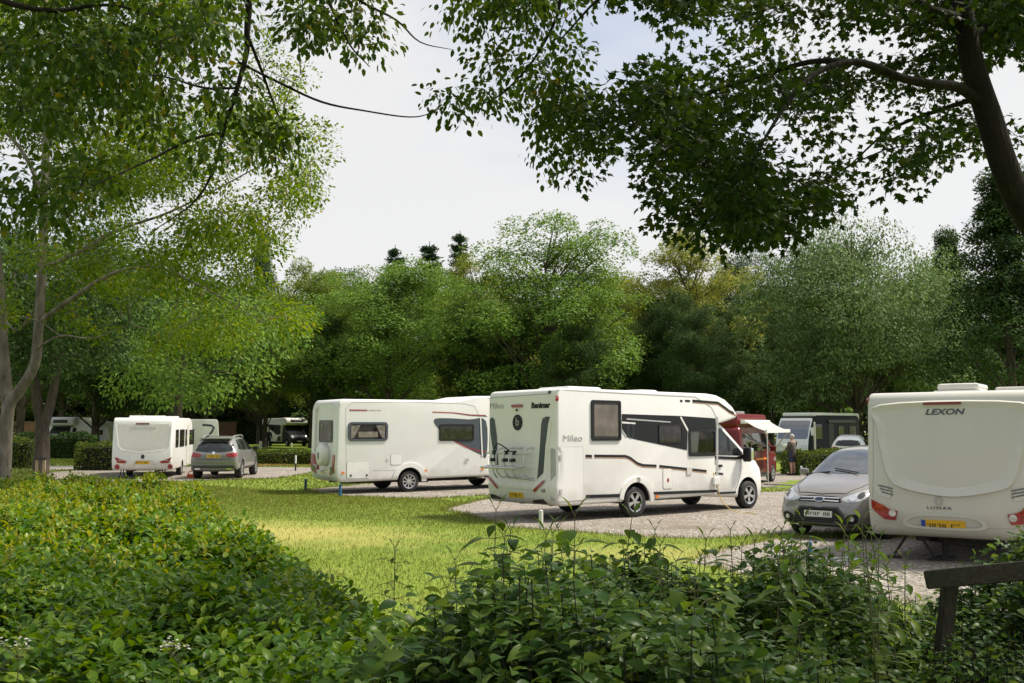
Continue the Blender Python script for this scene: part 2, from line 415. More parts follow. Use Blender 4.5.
class Body:
    def __init__(s, me):
        bm = bmesh.new(); bm.from_mesh(me)
        s.bvh = BVHTree.FromBMesh(bm); bm.free()
    def patch(s, name, axis, pts, m, parent, off=0.006, step=0.12, deep=0.012, flat=None, smooth=True):
        d, org = AX[axis]
        bm = bmesh.new()
        f = bm.faces.new([bm.verts.new((u, v, 0)) for u, v in pts])
        us = [p[0] for p in pts]; vs = [p[1] for p in pts]
        for lo, hi, nrm in ((min(us), max(us), (1, 0, 0)), (min(vs), max(vs), (0, 1, 0))):
            k = int((hi - lo) / step)
            for i in range(1, k + 1):
                c = lo + (hi - lo) * i / (k + 1)
                bmesh.ops.bisect_plane(bm, geom=list(bm.verts) + list(bm.edges) + list(bm.faces), plane_co=Vector(nrm) * c, plane_no=nrm)
        bmesh.ops.triangulate(bm, faces=[f for f in bm.faces if len(f.verts) > 4])
        last = None; miss = []
        for v in list(bm.verts):
            o = org(v.co.x, v.co.y)
            hit, n, i, dist = s.bvh.ray_cast(o, d)
            if hit is None: miss.append((v, o))
            else:
                v.co = hit - d * off; last = v.co.copy()
                v.tag = True
        good = [v.co.copy() for v in bm.verts if v not in [a for a, _ in miss]]
        for v, o in miss:
            if not good: break
            q = min(good, key=lambda c: (c - o - d * (c - o).dot(d)).length)
            v.co = o + d * (q - o).dot(d)
        bm.normal_update()
        bd = [e for e in bm.edges if len(e.link_faces) == 1]
        ex = bmesh.ops.extrude_edge_only(bm, edges=bd)
        for v in [g for g in ex["geom"] if isinstance(g, bmesh.types.BMVert)]: v.co += d * deep
        bmesh.ops.recalc_face_normals(bm, faces=bm.faces)
        fs = [f for f in bm.faces]
        if fs and sum((f.normal.dot(d) * f.calc_area()) for f in fs) > 0: bmesh.ops.reverse_faces(bm, faces=fs)
        me = bpy.data.meshes.new(name); bm.to_mesh(me); bm.free()
        if smooth: sharp(me, 40)
        return mobj(name, me, m, parent)
    def frame(s, name, axis, outer, inner, m, parent, off=0.02, deep=0.04):
        """window surround: ring between two outlines with the same vertex count"""
        d, org = AX[axis]; bm = bmesh.new(); n = len(outer)
        def hp(u, v, k):
            h = s.bvh.ray_cast(org(u, v), d)[0]
            return (h if h is not None else org(u, v) + d * 19) - d * k
        o1 = [bm.verts.new(hp(u, v, off)) for u, v in outer]; i1 = [bm.verts.new(hp(u, v, off)) for u, v in inner]
        o0 = [bm.verts.new(v.co + d * deep) for v in o1]; i0 = [bm.verts.new(v.co + d * deep) for v in i1]
        for k in range(n):
            j = (k + 1) % n
            bm.faces.new((o1[k], o1[j], i1[j], i1[k])); bm.faces.new((o0[k], o0[j], o1[j], o1[k])); bm.faces.new((i1[k], i1[j], i0[j], i0[k]))
        bmesh.ops.recalc_face_normals(bm, faces=bm.faces)
        return bmobj(name, bm, m, parent)
    def window(s, axis, u0, u1, v0, v1, parent, fm=None, gm=None, r=0.06, fw=0.05, name="window", off=0.02):
        fr = s.frame(name, axis, rrect(u0, u1, v0, v1, r), rrect(u0 + fw, u1 - fw, v0 + fw, v1 - fw, max(r - fw * 0.5, 0.02)), fm or BLACKPL, parent, off=off)
        s.patch("pane", axis, rrect(u0 + fw * 0.6, u1 - fw * 0.6, v0 + fw * 0.6, v1 - fw * 0.6, r), gm or TINT, fr, off=off * 0.5)
        return fr
    def text(s, name, body, axis, u, v, size, m, parent, off=0.006, xs=1.0, shear=0.0, flip=False, align='CENTER', thick=0.002, bold=0.0, spacing=1.0):
        cu = bpy.data.curves.new("t", 'FONT'); cu.body = body; cu.size = size; cu.align_x = align; cu.align_y = 'CENTER'
        cu.extrude = thick; cu.shear = shear; cu.offset = bold; cu.space_character = spacing; cu.resolution_u = 3
        o = bpy.data.objects.new("t", cu); C.objects.link(o); bpy.context.view_layer.update()
        me = bpy.data.meshes.new_from_object(o.evaluated_get(dg())); bpy.data.objects.remove(o)
        d, org = AX[axis]
        h = s.bvh.ray_cast(org(u, v), d)[0]; base = h if h is not None else org(u, v) + d * 19
        ux = {'R': Vector((1, 0, 0)), 'L': Vector((-1, 0, 0)), 'B': Vector((0, -1, 0)), 'F': Vector((0, 1, 0))}[axis]
        up = Vector((0, 0, 1))
        h2 = s.bvh.ray_cast(org(u, v + 0.05), d)[0]
        if h2 is not None and h is not None: up = (h2 - h).normalized()
        nz = -d
        for vtx in me.vertices:
            c = vtx.co.copy(); vtx.co = base + ux * c.x * xs + up * c.y + nz * (off + c.z)
        return mobj(name, me, m, parent)
    def plate(s, axis, u, v, parent, yellow=True, w=0.52, h=0.11, off=0.012, band_=False, seed=1, name="number_plate"):
        p = s.patch(name, axis, rrect(u - w / 2, u + w / 2, v - h / 2, v + h / 2, 0.015, 2), YPLATE if yellow else WPLATE, parent, off=off, deep=0.03)
        sg = -1 if axis in 'B' else 1
        if band_: s.patch("country_band", axis, rrect(u - sg * w * 0.49 - .02, u - sg * w * 0.49 + .04, v - h * .46, v + h * .46, 0.004, 1), BLUEB, p, off=off + 0.003, deep=0.003)
        rr = random.Random(seed); x = -w * 0.40
        bm = bmesh.new(); d, org = AX[axis]
        h0 = s.bvh.ray_cast(org(u, v), d)[0]
        if h0 is not None:
            kk = 0
            while x < w * 0.38:                       # the characters cannot be read in the photo: short dark strokes only
                for st in range(2):
                    uu = u + sg * (x + st * 0.03); b = h0 - d * (off + 0.004)
                    z0, z1 = v - h * 0.30, v + h * 0.30
                    if rr.random() < 0.4: z0 += h * 0.28
                    du = Vector((1, 0, 0)) if axis in 'RL' else Vector((0, 1, 0))
                    q = b + du * ((uu - u)); q0 = Vector((q.x, q.y, z0)); q1 = Vector((q.x, q.y, z1))
                    wv = du * 0.007
                    bm.faces.new([bm.verts.new(c) for c in (q0 - wv, q0 + wv, q1 + wv, q1 - wv)])
                x += 0.068 + (0.05 if kk == 3 else 0); kk += 1
            bmesh.ops.solidify(bm, geom=list(bm.faces), thickness=0.001)
            for f in bm.faces: f.material_index = 1
            bm.from_mesh(p.data); bm.to_mesh(p.data); bm.free(); p.data.materials.append(PLINK)
        else: bm.free()
        return p

def add_wheel(parent, x, y, r, w, side, spokes=5, dark=False, rimr=0.66, rimm=None):
    """side -1: outer face towards -y. wheel (brake disc and barrel) > tyre, rim"""
    s = side
    hub = lathe_bm([(-w * 0.3, r * 0.2), (-w * 0.3, r * rimr * 0.97), (w * 0.12, r * rimr * 0.97), (w * 0.12, r * 0.2)], 24)
    bmesh.ops.scale(hub, vec=(1, s, 1), verts=hub.verts); bmesh.ops.recalc_face_normals(hub, faces=hub.faces)
    o = bmobj("wheel", hub, UNDER, parent); o.location = (x, y, r)
    ty = lathe_bm([(-w / 2, r * rimr), (-w / 2, r * 0.9), (-w * 0.42, r * 0.97), (-w * 0.25, r), (w * 0.25, r), (w * 0.42, r * 0.97), (w / 2, r * 0.9), (w * 0.5, r * rimr * 1.06), (w * 0.44, r * rimr), (-w * .4, r * rimr * .98)], 32, caps=False)
    bmobj("tyre", ty, RUBBER, o, smooth=True)
    bm = lathe_bm([(w * 0.30, r * rimr * 1.0), (w * 0.46, r * rimr * 1.0), (w * 0.43, r * rimr * 0.9), (w * 0.30, r * rimr * 0.88)], 32, caps=False)
    hb = lathe_bm([(w * 0.1, r * 0.14), (w * 0.40, r * 0.13), (w * 0.42, r * 0.1), (w * 0.42, 0.0001)], 16)
    t = bpy.data.meshes.new("t"); hb.to_mesh(t); hb.free(); bm.from_mesh(t)
    for k in range(spokes):
        a = 2 * math.pi * k / spokes + 0.3
        for da in ((-0.13, 0.13) if spokes <= 6 else (0,)):
            b2 = bmesh.new(); ww = r * (0.055 if spokes <= 6 else 0.06)
            add_box(b2, r * 0.08, r * rimr * 0.93, w * 0.32, w * 0.41, -ww, ww, bev=0.006)
            bmesh.ops.rotate(b2, cent=(0, 0, 0), matrix=Matrix.Rotation(a + da, 3, 'Y'), verts=b2.verts)
            b2.to_mesh(t); b2.free(); bm.from_mesh(t)
    bmesh.ops.scale(bm, vec=(1, s, 1), verts=bm.verts); bmesh.ops.recalc_face_normals(bm, faces=bm.faces)
    bmobj("rim", bm, rimm or ALLOY, o)
    return o

def loft_me(st, ends=True):
    """car shell from stations (x, zbottom, zbelt, zroof, wsill, wbelt, wroof), half widths; smoothed"""
    bm = bmesh.new(); rows = []
    for (x, zb, zl, zr, ws, wb, wr) in st:
        hp = [(0, zb), (ws * 0.8, zb), (ws, zb + 0.10), (ws + (wb - ws) * 0.6 + 0.012, zb + (zl - zb) * 0.55), (wb, zl), (wr + (wb - wr) * 0.3, zl + (zr - zl) * 0.62), (wr * 0.86, zr - 0.012), (wr * 0.45, zr + 0.008), (0, zr + 0.012)]
        row = [bm.verts.new((x, y, z)) for y, z in hp]
        row += [bm.verts.new((x, -y, z)) for y, z in hp[-2:0:-1]]
        rows.append(row)
    n = len(rows[0])
    for a, b in zip(rows, rows[1:]):
        for k in range(n): bm.faces.new((a[k], a[(k + 1) % n], b[(k + 1) % n], b[k]))
    for row in (rows[0], rows[-1]):
        # cap by strips left to right, so the surface stays smooth
        h = n // 2
        for k in range(h):
            A, B = row[k], row[k + 1]; A2, B2 = row[(n - k) % n], row[(n - k - 1) % n]
            f = [v for i, v in enumerate((A, B, B2, A2)) if v not in (A, B, B2, A2)[:i]]
            if len(f) >= 3: bm.faces.new(f)
    bmesh.ops.recalc_face_normals(bm, faces=bm.faces)
    me = bpy.data.meshes.new("shell"); bm.to_mesh(me); bm.free()
    return bake(me, [('SUBSURF', dict(levels=2, render_levels=2))])
# ================================================================== vehicles
def cut(me, cutters, mats):
    tmp, mods = [], []
    for bm in cutters:
        bmesh.ops.recalc_face_normals(bm, faces=bm.faces)
        cm = bpy.data.meshes.new("cut"); bm.to_mesh(cm); bm.free()
        for m in mats: cm.materials.append(m)
        cm.polygons.foreach_set("material_index", [1] * len(cm.polygons))
        o = bpy.data.objects.new("cut", cm); C.objects.link(o); tmp.append(o)
        mods.append(('BOOLEAN', dict(operation='DIFFERENCE', object=o, solver='EXACT')))
    if len(me.materials) == 0:
        for m in mats: me.materials.append(m)
    res = bake(me, mods)
    for o in tmp: bpy.data.objects.remove(o)
    return res

class Place:
    """where a vehicle stands; x forward from its tail, y left, z up"""
    def __init__(s, x, y, deg, L=6.0):
        s.a = R(deg); s.L = L
        h = Vector((math.cos(s.a), math.sin(s.a)))
        cy_ = y + h.y * L / 2
        s.M3 = Matrix.Rotation(s.a, 3, 'Z')
        if cy_ > 34: s.M3 = Matrix.Rotation(math.atan(SLOPE), 3, 'X') @ s.M3
        s.loc = Vector((x, y, gz(0, cy_) + (y - cy_) * (SLOPE if cy_ > 34 else 0)))
        s.inv = s.M3.inverted()
    @staticmethod
    def corner(x, y, deg, w, side, L=6.0, at=0.0):
        """side -1: the right rear corner is known, +1: the left one; at = its distance from the tail"""
        a = R(deg); l = Vector((-math.sin(a), math.cos(a))); h = Vector((math.cos(a), math.sin(a)))
        p = Vector((x, y)) - l * (w / 2 * side) - h * at
        return Place(p.x, p.y, deg, L)
    def root(s, name, label, cat, group=None):
        o = empty(name, s.loc, 0, label, cat, group); o.rotation_euler = s.M3.to_euler(); return o
    def _hit(s, px, py, n, k):
        o = s.inv @ (Vector((0, 0, CAMZ)) - s.loc); d = s.inv @ ray(px, py)
        t = (k - o[n]) / d[n]; return o + d * t
    def side(s, px, py, y=-1.15):
        q = s._hit(px, py, 1, y); return (q.x, q.z)
    def back(s, px, py, x=0.0):
        q = s._hit(px, py, 0, x); return (q.y, q.z)

def zoomer(x0, y0, w, zw):
    k = w / zw
    return lambda a, b: (x0 + a * k, y0 + b * k)

def ducato_cab(root, x0, xf, m, wheel_x, r=0.345, z0=0.36, detail=True, hz=2.12, w=2.02, dark=False):
    """panel van cab in front of a coach body: body, windscreen, door glass, lamps, grille, mirror"""
    prof = [(x0, z0), (x0, hz), (xf - 1.62, hz), (xf - 0.72, 1.36), (xf - 0.36, 1.20), (xf - 0.12, 1.02), (xf - 0.02, 0.80), (xf, 0.50), (xf - 0.08, 0.30), (xf - 0.3, 0.24)]
    def shp(c):
        if c.x > xf - 0.75: c.y *= 1 - 0.16 * ((c.x - xf + 0.75) / 0.75) ** 2
        if c.z > 1.3: c.y *= 1 - 0.11 * (c.z - 1.3) / 0.8
        elif c.z < 0.6: c.y *= 1 - 0.03 * (0.6 - c.z)
    me = prism_me(prof, w, 0.075, 3, shp)
    me = cut(me, [cyl_cut(wheel_x, r + 0.02, r + 0.085, -1.3, -w / 2 + 0.36), cyl_cut(wheel_x, r + 0.02, r + 0.085, w / 2 - 0.36, 1.3)], [m, UNDER])
    B = Body(me); sharp(me, 32)
    o = mobj("cab", me, None, root)
    for s in ('R', 'L'):
        e = -1 if s == 'R' else 1
        B.patch("cab_window", s, [(xf - 1.98, 1.36), (xf - 1.98, 1.96), (xf - 1.88, 2.02), (xf - 1.68, 2.02), (xf - 0.95, 1.42), (xf - 0.9, 1.33)], CARGL, root, off=0.006, deep=0.02)
        mir = bmesh.new()
        add_box(mir, xf - 1.00, xf - 0.90, e * 1.04 if e > 0 else -1.26, 1.26 if e > 0 else -1.04, 1.18, 1.54, bev=0.045)
        mo = bmobj("mirror", mir, BLACKPL, root)
        shell = bmesh.new(); add_box(shell, xf - .915, xf - 0.80, e * 1.05 if e > 0 else -1.255, 1.255 if e > 0 else -1.05, 1.20, 1.53, bev=0.05)
        bmobj("mirror_shell", shell, CHROME if detail else m, mo)
        arm = bmesh.new(); add_box(arm, xf - 1.02, xf - 0.92, min(e * 0.9, e * 1.06), max(e * 0.9, e * 1.06), 1.26, 1.36, bev=0.02); bmobj("mirror_arm", arm, BLACKPL, mo)
        if detail:
            B.patch("door_sill_trim", s, band([(xf - 2.0, 1.30), (xf - 1.2, 1.27), (xf - 0.75, 1.30)], 0.07), BLACKPL, root, off=0.012)
            B.patch("pillar_trim", s, [(xf - 2.03, 1.12), (xf - 2.03, 1.98), (xf - 1.985, 1.98), (xf - 1.985, 1.12)], BLACKPL, root, off=0.010)
            B.patch("door_handle", s, rrect(xf - 1.93, xf - 1.75, 1.06, 1.12, .02), BLACKPL, root, off=0.03)
            B.patch("door_seam", s, band([(xf - 1.02, 1.26), (xf - 1.04, 0.9), (xf - 1.16, 0.62), (xf - 1.30, 0.42)], 0.012), DKGREY, root, off=0.002)
            B.patch("side_moulding", s, rrect(xf - 1.95, xf - 1.25, 0.40, 0.45, .02), BLACKPL, root, off=0.012)
            B.patch("sun_shade", s, [(xf - 1.50, 1.45), (xf - 1.50, 1.80), (xf - 1.45, 1.82), (xf - 1.40, 1.78), (xf - 1.40, 1.45)], BLACKPL, root, off=0.009)
    B.patch("windscreen", 'F', [(-0.84, 1.38), (0.84, 1.38), (0.74, 2.02), (-0.74, 2.02)], CARGL, root, off=0.006, deep=0.02)
    for e in (-1, 1):
        B.patch("headlamp", 'F', [(e * 0.88, 0.82), (e * 0.88, 1.05), (e * 0.66, 1.08), (e * 0.58, 0.92), (e * 0.62, 0.82)], CLEARL, root, off=0.012)
    B.patch("grille", 'F', rrect(-0.5, 0.5, 0.72, 0.98, 0.06), BLACKPL, root, off=0.012)
    B.patch("bumper", 'F', rrect(-0.85, 0.85, 0.32, 0.60, 0.08), BLACKPL, root, off=0.02)
    B.plate('F', 0, 0.5, root, yellow=False, off=0.035)
    return B

def underside(root, x0, x1, w, z=0.30, h=0.14):
    bm = bmesh.new()
    add_box(bm, x0, x1, -w * 0.28, -w * 0.22, z, z + h); add_box(bm, x0, x1, w * 0.22, w * 0.28, z, z + h)
    for k in range(4):
        x = x0 + (x1 - x0) * (k + 0.5) / 4; add_box(bm, x - .04, x + .04, -w * 0.4, w * 0.4, z + 0.03, z + h - 0.02)
    add_box(bm, x0 + (x1 - x0) * .45, x0 + (x1 - x0) * .62, -w * 0.2, w * 0.2, z - 0.04, z + h)
    bmobj("chassis", bm, UNDER, root)

# ------------------------------------------------------------------ the near white motorhome
pl = Place.corner(0.96, 21.2, 38.5, 2.42, -1, 7.2)
mh = pl.root("motorhome", "cream motorhome with a black window band and tail bike rack, central on the gravel", "motorhome", "coachbuilt motorhomes")
z1 = zoomer(480, 370, 300, 1024); z6 = zoomer(620, 375, 160, 705); zb = zoomer(480, 380, 80, 390)
S = lambda a, b: pl.side(*z1(a, b), -1.2)
Bk = lambda a, b: pl.back(*zb(a, b))
prof = [(0.10, 0.34), (0.0, 0.46), (-0.03, 0.70), (0.0, 1.0), (0.0, 2.70), (0.04, 2.81), (0.14, 2.85), (4.85, 2.85), (5.2, 2.82), (5.52, 2.72), (5.80, 2.55), (5.98, 2.36), (5.93, 2.27), (5.5, 2.17), (5.12, 2.10), (5.10, 0.44), (5.0, 0.40), (0.4, 0.34)]
me = prism_me(prof, 2.40, 0.05, 3)
WX, WF = pl.side(634, 500, -1.13)[0], pl.side(748.5, 488, -1.0)[0]
XF = pl.side(762.0, 478, -0.86)[0]
pw = pl.side(*z6(300, 300), -1.15)
lw0, lw1, lz0, lz1 = S(716, 205)[0], S(800, 205)[0], S(760, 284)[1], S(760, 208)[1]
B0 = Body(me)
hole = bmesh.new(); add_box(hole, lw0, lw1, -1.4, 0.7, lz0, lz1)
me = cut(me, [cyl_cut(WX, 0.36, 0.43, -1.4, -0.72), cyl_cut(WX, 0.36, 0.43, 0.72, 1.4), hole], [CREAM, UNDER])
sharp(me, 32); B = Body(me)
mobj("body", me, None, mh)
cabB = ducato_cab(mh, 4.95, XF, CREAM, WF)
underside(mh, 0.4, 5.2, 2.0)
for xx in (WX, WF):
    for e in (-1, 1):
        add_wheel(mh, xx, e * (1.07 if xx == WX else 0.92), 0.345, 0.235, e, 5, rimm=ALLOY)
# wheel arch spat, skirt
arc = [(WX + 0.55 * math.cos(R(a)), 0.40 + 0.50 * math.sin(R(a))) for a in range(-6, 190, 14)]
inn = [(WX + 0.43 * math.cos(R(a)), 0.38 + 0.41 * math.sin(R(a))) for a in range(-6, 190, 14)]
B.patch("wheel_arch", 'R', arc + inn[::-1], CREAM, mh, off=0.035, deep=0.04)
# windows
a = S(378, 102); b = S(480, 241)
w_ = B.window('R', a[0], b[0], b[1], a[1], mh, r=0.05, fw=0.06, off=0.03)
B.patch("blind", 'R', rrect(a[0] + .09, b[0] - .09, b[1] + .10, a[1] - .10, 0.03), mat("brown window blind", (0.13, 0.105, 0.085), 0.35, var=0.35, scale=4, coat=0.8), w_, off=0.018)
band_pts = [S(484, 150), S(690, 157), S(803, 165), S(805, 206), S(708, 204), S(706, 274), S(540, 239), S(500, 229), S(484, 205)]
B.patch("window_band", 'R', band_pts, BLACKGR, mh, off=0.005)
B.patch("window_band", 'R', [S(484, 176), S(530, 180), S(530, 185), S(484, 182)], WHITE, mh, off=0.008)
B.patch("side_moulding", 'R', band([S(500, 167), S(650, 178)], 0.03), LTGREY, mh, off=0.008)
B.patch("side_moulding", 'R', band([S(480, 200), S(500, 229)], 0.035), LTGREY, mh, off=0.009)
B.patch("side_moulding", 'R', band([S(684, 160), S(712, 212)], 0.05), CREAM, mh, off=0.009)
B.frame("badge", 'R', ell(S(514, 208)[0], S(514, 208)[1], 0.10, 0.17), ell(S(514, 208)[0], S(514, 208)[1], 0.085, 0.155), MIDGREY, mh, off=0.008, deep=.003)
a = S(608, 184); b = S(690, 249)
B.window('R', a[0], b[0], b[1], a[1], mh, r=0.06, fw=0.035, off=0.02)
fr = B0.frame("window", 'R', rrect(lw0 - .06, lw1 + .05, lz0 - .07, lz1 + .05, .05), rrect(lw0 + .01, lw1 - .01, lz0 + .01, lz1 - .01, .05), BLACKPL, mh, off=0.025, deep=0.05)
pn = bmesh.new(); pn.faces.new([pn.verts.new(c) for c in ((lw0, -1.203, lz0), (lw1, -1.203, lz0), (lw1, -1.203, lz1), (lw0, -1.203, lz1))]); bmobj("pane", pn, SEEGL, fr)
cu = bmesh.new(); n_ = 9
cv_ = [[cu.verts.new((lw0 + .02 + (lw1 - lw0) * (.33 + .09 * j) * i / n_, -1.14 + .018 * math.sin(i * 2.6), lz0 + .01 + (lz1 - lz0 - .02) * j)) for j in (0, 1)] for i in range(n_ + 1)]
for i in range(n_): cu.faces.new((cv_[i][0], cv_[i + 1][0], cv_[i + 1][1], cv_[i][1]))
bmobj("curtain", cu, mat("white daylight sheet", (.8, .8, .77), .9), fr)  # white sheet added to imitate bright daylight seen through the window
seat_bm = bmesh.new(); add_box(seat_bm, lw1 - 0.2, lw1 - 0.06, -1.0, -0.5, lz0 - 0.0, lz0 + 0.62, bev=0.05)
bmobj("seat", seat_bm, mat("tan seat leather", (0.16, 0.1, 0.06), 0.6), mh)
# stripes
for seg in ([(330, 293), (346, 294)], [(360, 293), (382, 294)], [(390, 293), (497, 294), (512, 300), (536, 318), (556, 325), (602, 327)], [(612, 328), (773, 345)]):
    q = [S(*p) for p in seg]
    st = B.patch("side_stripe", 'R', band(q, 0.055), BLACKGR, mh, off=0.005)
    B.patch("pinstripe", 'R', band([(u, v - 0.042) for u, v in q], 0.016), ORLINE, st, off=0.005)
q = [cab_q for cab_q in (S(781, 347), S(852, 356))]
cabB.patch("side_stripe", 'R', band(q, 0.05), BLACKGR, mh, off=0.005)
for seg in ([(683, 105), (691, 106)], [(700, 105), (717, 106)]):
    B.patch("roof_stripe", 'R', band([S(*p) for p in seg], 0.05), BLACKGR, mh, off=0.005)
q = [S(725, 105), S(812, 112), S(835, 128), S(852, 141), S(874, 151)]
st = B.patch("roof_stripe", 'R', band(q, 0.06), BLACKGR, mh, off=0.005); B.patch("pinstripe", 'R', band([(u, v - .045) for u, v in q], 0.016), ORLINE, st, off=0.005)
B.patch("roof_seam", 'R', band([S(262, 66), S(500, 80), S(735, 92), S(790, 128), S(806, 160)], 0.02), LTGREY, mh, off=0.004)
B.patch("lower_stripe", 'R', band([S(362, 432), S(484, 428)], 0.07), BLACKGR, mh, off=0.014)
B.patch("lower_stripe", 'R', band([S(588, 421), S(810, 413)], 0.065), BLACKGR, mh, off=0.014)
B.patch("rain_channel", 'R', [S(806, 160), S(812, 160), S(812, 405), S(806, 405)], LTGREY, mh, off=0.012)
def door_seams(Bd, axis, pts, parent, name="locker_door", m=None, w=0.014):
    """locker: thin raised panel inside a dark seam"""
    us = [p[0] for p in pts]; vs = [p[1] for p in pts]
    o = Bd.patch(name, axis, rrect(min(us), max(us), min(vs), max(vs), 0.05), m or CREAM, parent, off=0.010, deep=0.008)
    Bd.frame("door_seam", axis, rrect(min(us) - w, max(us) + w, min(vs) - w, max(vs) + w, .06), rrect(min(us), max(us), min(vs), max(vs), .05), LTGREY, o, off=0.003, deep=0.002)
    return o
d_ = door_seams(B, 'R', [S(263, 264), S(352, 444)], mh)
B.patch("latch", 'R', rrect(S(268, 0)[0], S(276, 0)[0], 1.32, 1.42, .01), LTGREY, d_, off=0.02); B.patch("latch", 'R', rrect(S(268, 0)[0], S(276, 0)[0], 0.60, 0.70, .01), LTGREY, d_, off=0.02)
d_ = door_seams(B, 'R', [S(624, 338), S(655, 404)], mh)
B.patch("warning_dot", 'R', ell(*S(641, 376), 0.035, 0.05), REDS, d_, off=0.014)
B.patch("water_inlet", 'R', rrect(S(699, 0)[0], S(716, 0)[0], S(0, 378)[1] - .02, S(0, 352)[1] + .0, .03), OFFWHITE, mh, off=0.02)
bm = bmesh.new(); q = S(803, 378); add_box(bm, q[0] - .12, q[0] + .10, -1.27, -1.19, q[1] - .10, q[1] + .10, bev=0.02); bmobj("power_inlet", bm, WHITE, mh)
for p in ((256, 448), (603, 432), (817, 420)):
    B.patch("side_marker", 'R', rrect(S(*p)[0] - .05, S(*p)[0] + .05, S(*p)[1] - .03, S(*p)[1] + .03, .015), ORANGE, mh, off=0.02)
B.patch("top_marker", 'R', ell(*S(262, 97), 0.035, 0.06), REDL, mh, off=0.03)
B.text("lettering", "Mileo", 'R', S(316, 233)[0], S(316, 233)[1], 0.19, LTGREY, mh, xs=1.35)
# roof lights
for (x0, x1, y0, y1, h) in ((0.75, 1.75, -0.75, 0.35, 0.075), (3.0, 3.6, -0.75, 0.15, 0.065), (4.3, 4.8, -0.3, 0.3, 0.05)):
    bm = bmesh.new(); add_box(bm, x0, x1, y0, y1, 2.82, 2.85 + h, bev=0.06); bmobj("rooflight", bm, WHITE, mh, smooth=False)
# tail
RB = lambda a, b: Bk(a, b)
B.patch("roof_seam", 'B', band([RB(36, 88), RB(335, 66)], 0.018), LTGREY, mh, off=0.004)
B.patch("badge", 'B', ell(*RB(184, 207), 0.17, 0.175, 26), BLACKGR, mh, off=0.015)
B.text("badge_letter", "b", 'B', RB(184, 205)[0], RB(184, 205)[1], 0.26, LTGREY, mh, off=0.017)
B.patch("brake_lamp", 'B', rrect(RB(210, 0)[0], RB(156, 0)[0], 2.46, 2.52, .02), REDL, mh, off=0.025)
B.patch("rear_camera", 'B', rrect(RB(188, 0)[0], RB(180, 0)[0], 2.37, 2.42, .01), BLACKPL, mh, off=0.04)
B.text("lettering", "Mileo", 'B', RB(82, 127)[0], RB(82, 127)[1], 0.2, LTGREY, mh, xs=1.2)
B.text("lettering", "Benimar", 'B', RB(296, 124)[0], RB(296, 124)[1], 0.17, BLACKPL, mh, xs=1.1, bold=0.008)
B.patch("corner_lamp", 'B', rrect(RB(343, 0)[0], RB(331, 0)[0], RB(0, 84)[1], RB(0, 70)[1], .01), DKGREY, mh, off=0.02)
zc = zoomer(480, 375, 150, 640); RC = lambda a, b: pl.back(*zc(a, b))
B.patch("tail_panel", 'B', [RC(268, 186), RC(284, 177), RC(299, 178), RC(290, 210), RC(280, 300), RC(272, 415), RC(246, 443), RC(256, 320), RC(262, 215)], MIDGREY, mh, off=0.012)
B.patch("tail_panel", 'B', [RC(42, 190), RC(52, 180), RC(62, 190), RC(72, 260), RC(76, 345), RC(80, 400), RC(68, 400), RC(58, 330), RC(46, 250)], MIDGREY, mh, off=0.012)
B.patch("tail_moulding", 'B', [RC(302, 190), RC(309, 196), RC(294, 300), RC(288, 440), RC(238, 490), RC(120, 478), RC(70, 455), RC(38, 410), RC(40, 395), RC(72, 440), RC(120, 464), RC(236, 474), RC(274, 436), RC(284, 300)], WHITE, mh, off=0.03, deep=0.04)
for pts in ([RC(44, 508), RC(58, 508), RC(98, 527), RC(98, 532), RC(44, 526)], [RC(218, 540), RC(228, 534), RC(270, 530), RC(281, 552), RC(218, 547)]):
    B.patch("tail_lamp", 'B', pts, mat("smoked lamp lens", (0.05, 0.03, 0.03), 0.15, coat=0.6), mh, off=0.014)
B.patch("tail_lamp", 'B', [RC(40, 440), RC(46, 434), RC(82, 476), RC(82, 486)], REDL, mh, off=0.034); B.patch("tail_lamp", 'B', [RC(232, 492), RC(276, 448), RC(282, 455), RC(240, 500)], REDL, mh, off=0.034)
B.plate('B', RC(156, 0)[0], RC(156, 512)[1], mh, w=0.5, h=0.12, seed=4)
B.text("country_letters", "GB", 'B', RC(271, 494)[0] - .02, RC(271, 494)[1], 0.11, BLACKPL, mh)
# bike rack on the tail
bm = bmesh.new()
RC_ = lambda a, b: pl.back(*zc(a, b), -.3)
y0, y1 = RC_(26, 335)[0], RC_(205, 338)[0]
zt, zm_, zl_ = RC_(115, 334)[1], RC_(115, 396)[1], RC_(115, 438)[1]
tube_bm(bm, [(-0.28, y0, zt), (-0.28, y1, zt)], 0.022); tube_bm(bm, [(-0.42, y0 + .02, zm_), (-0.42, y1 + .22, zm_)], 0.028); tube_bm(bm, [(-0.30, y0 - .05, zm_ + .03), (-0.30, y1 + .12, zm_ + .03)], 0.026)
tube_bm(bm, [(-0.12, y0 - .5, zl_ + .02), (-0.12, y1 + .1, zl_ - .03)], 0.022)
for yy in (y0 - .35, (y0 + y1) / 2 + .1, (y0 + y1) / 2 - .18, y1 + 0.18):
    tube_bm(bm, smooth_path([(0.0, yy, zt + .12), (-0.15, yy, zt + .1), (-0.27, yy, zt), (-0.27, yy, zm_ - .05), (-0.12, yy, zl_), (0, yy, zl_)]), 0.018)
bm_ = bm; bm = bmesh.new()
for yy in (y0 - .28, (y0 + y1) / 2 + .02, y1 + 0.5):
    tube_bm(bm_, smooth_path([(-0.30, yy, zt + .06), (-0.35, yy + .03, zt - .05), (-0.35, yy + .02, zm_ + .12), (-0.3, yy - .02, zm_ - .12), (-0.18, yy + .02, zl_ - .02)]), 0.017, 6)
    add_box(bm, -0.37, -0.29, yy - .07, yy + .07, zm_ + .13, zm_ + .21, bev=.015); add_box(bm, -0.33, -0.25, yy - .05, yy + .05, zt - .03, zt + .06, bev=.015)
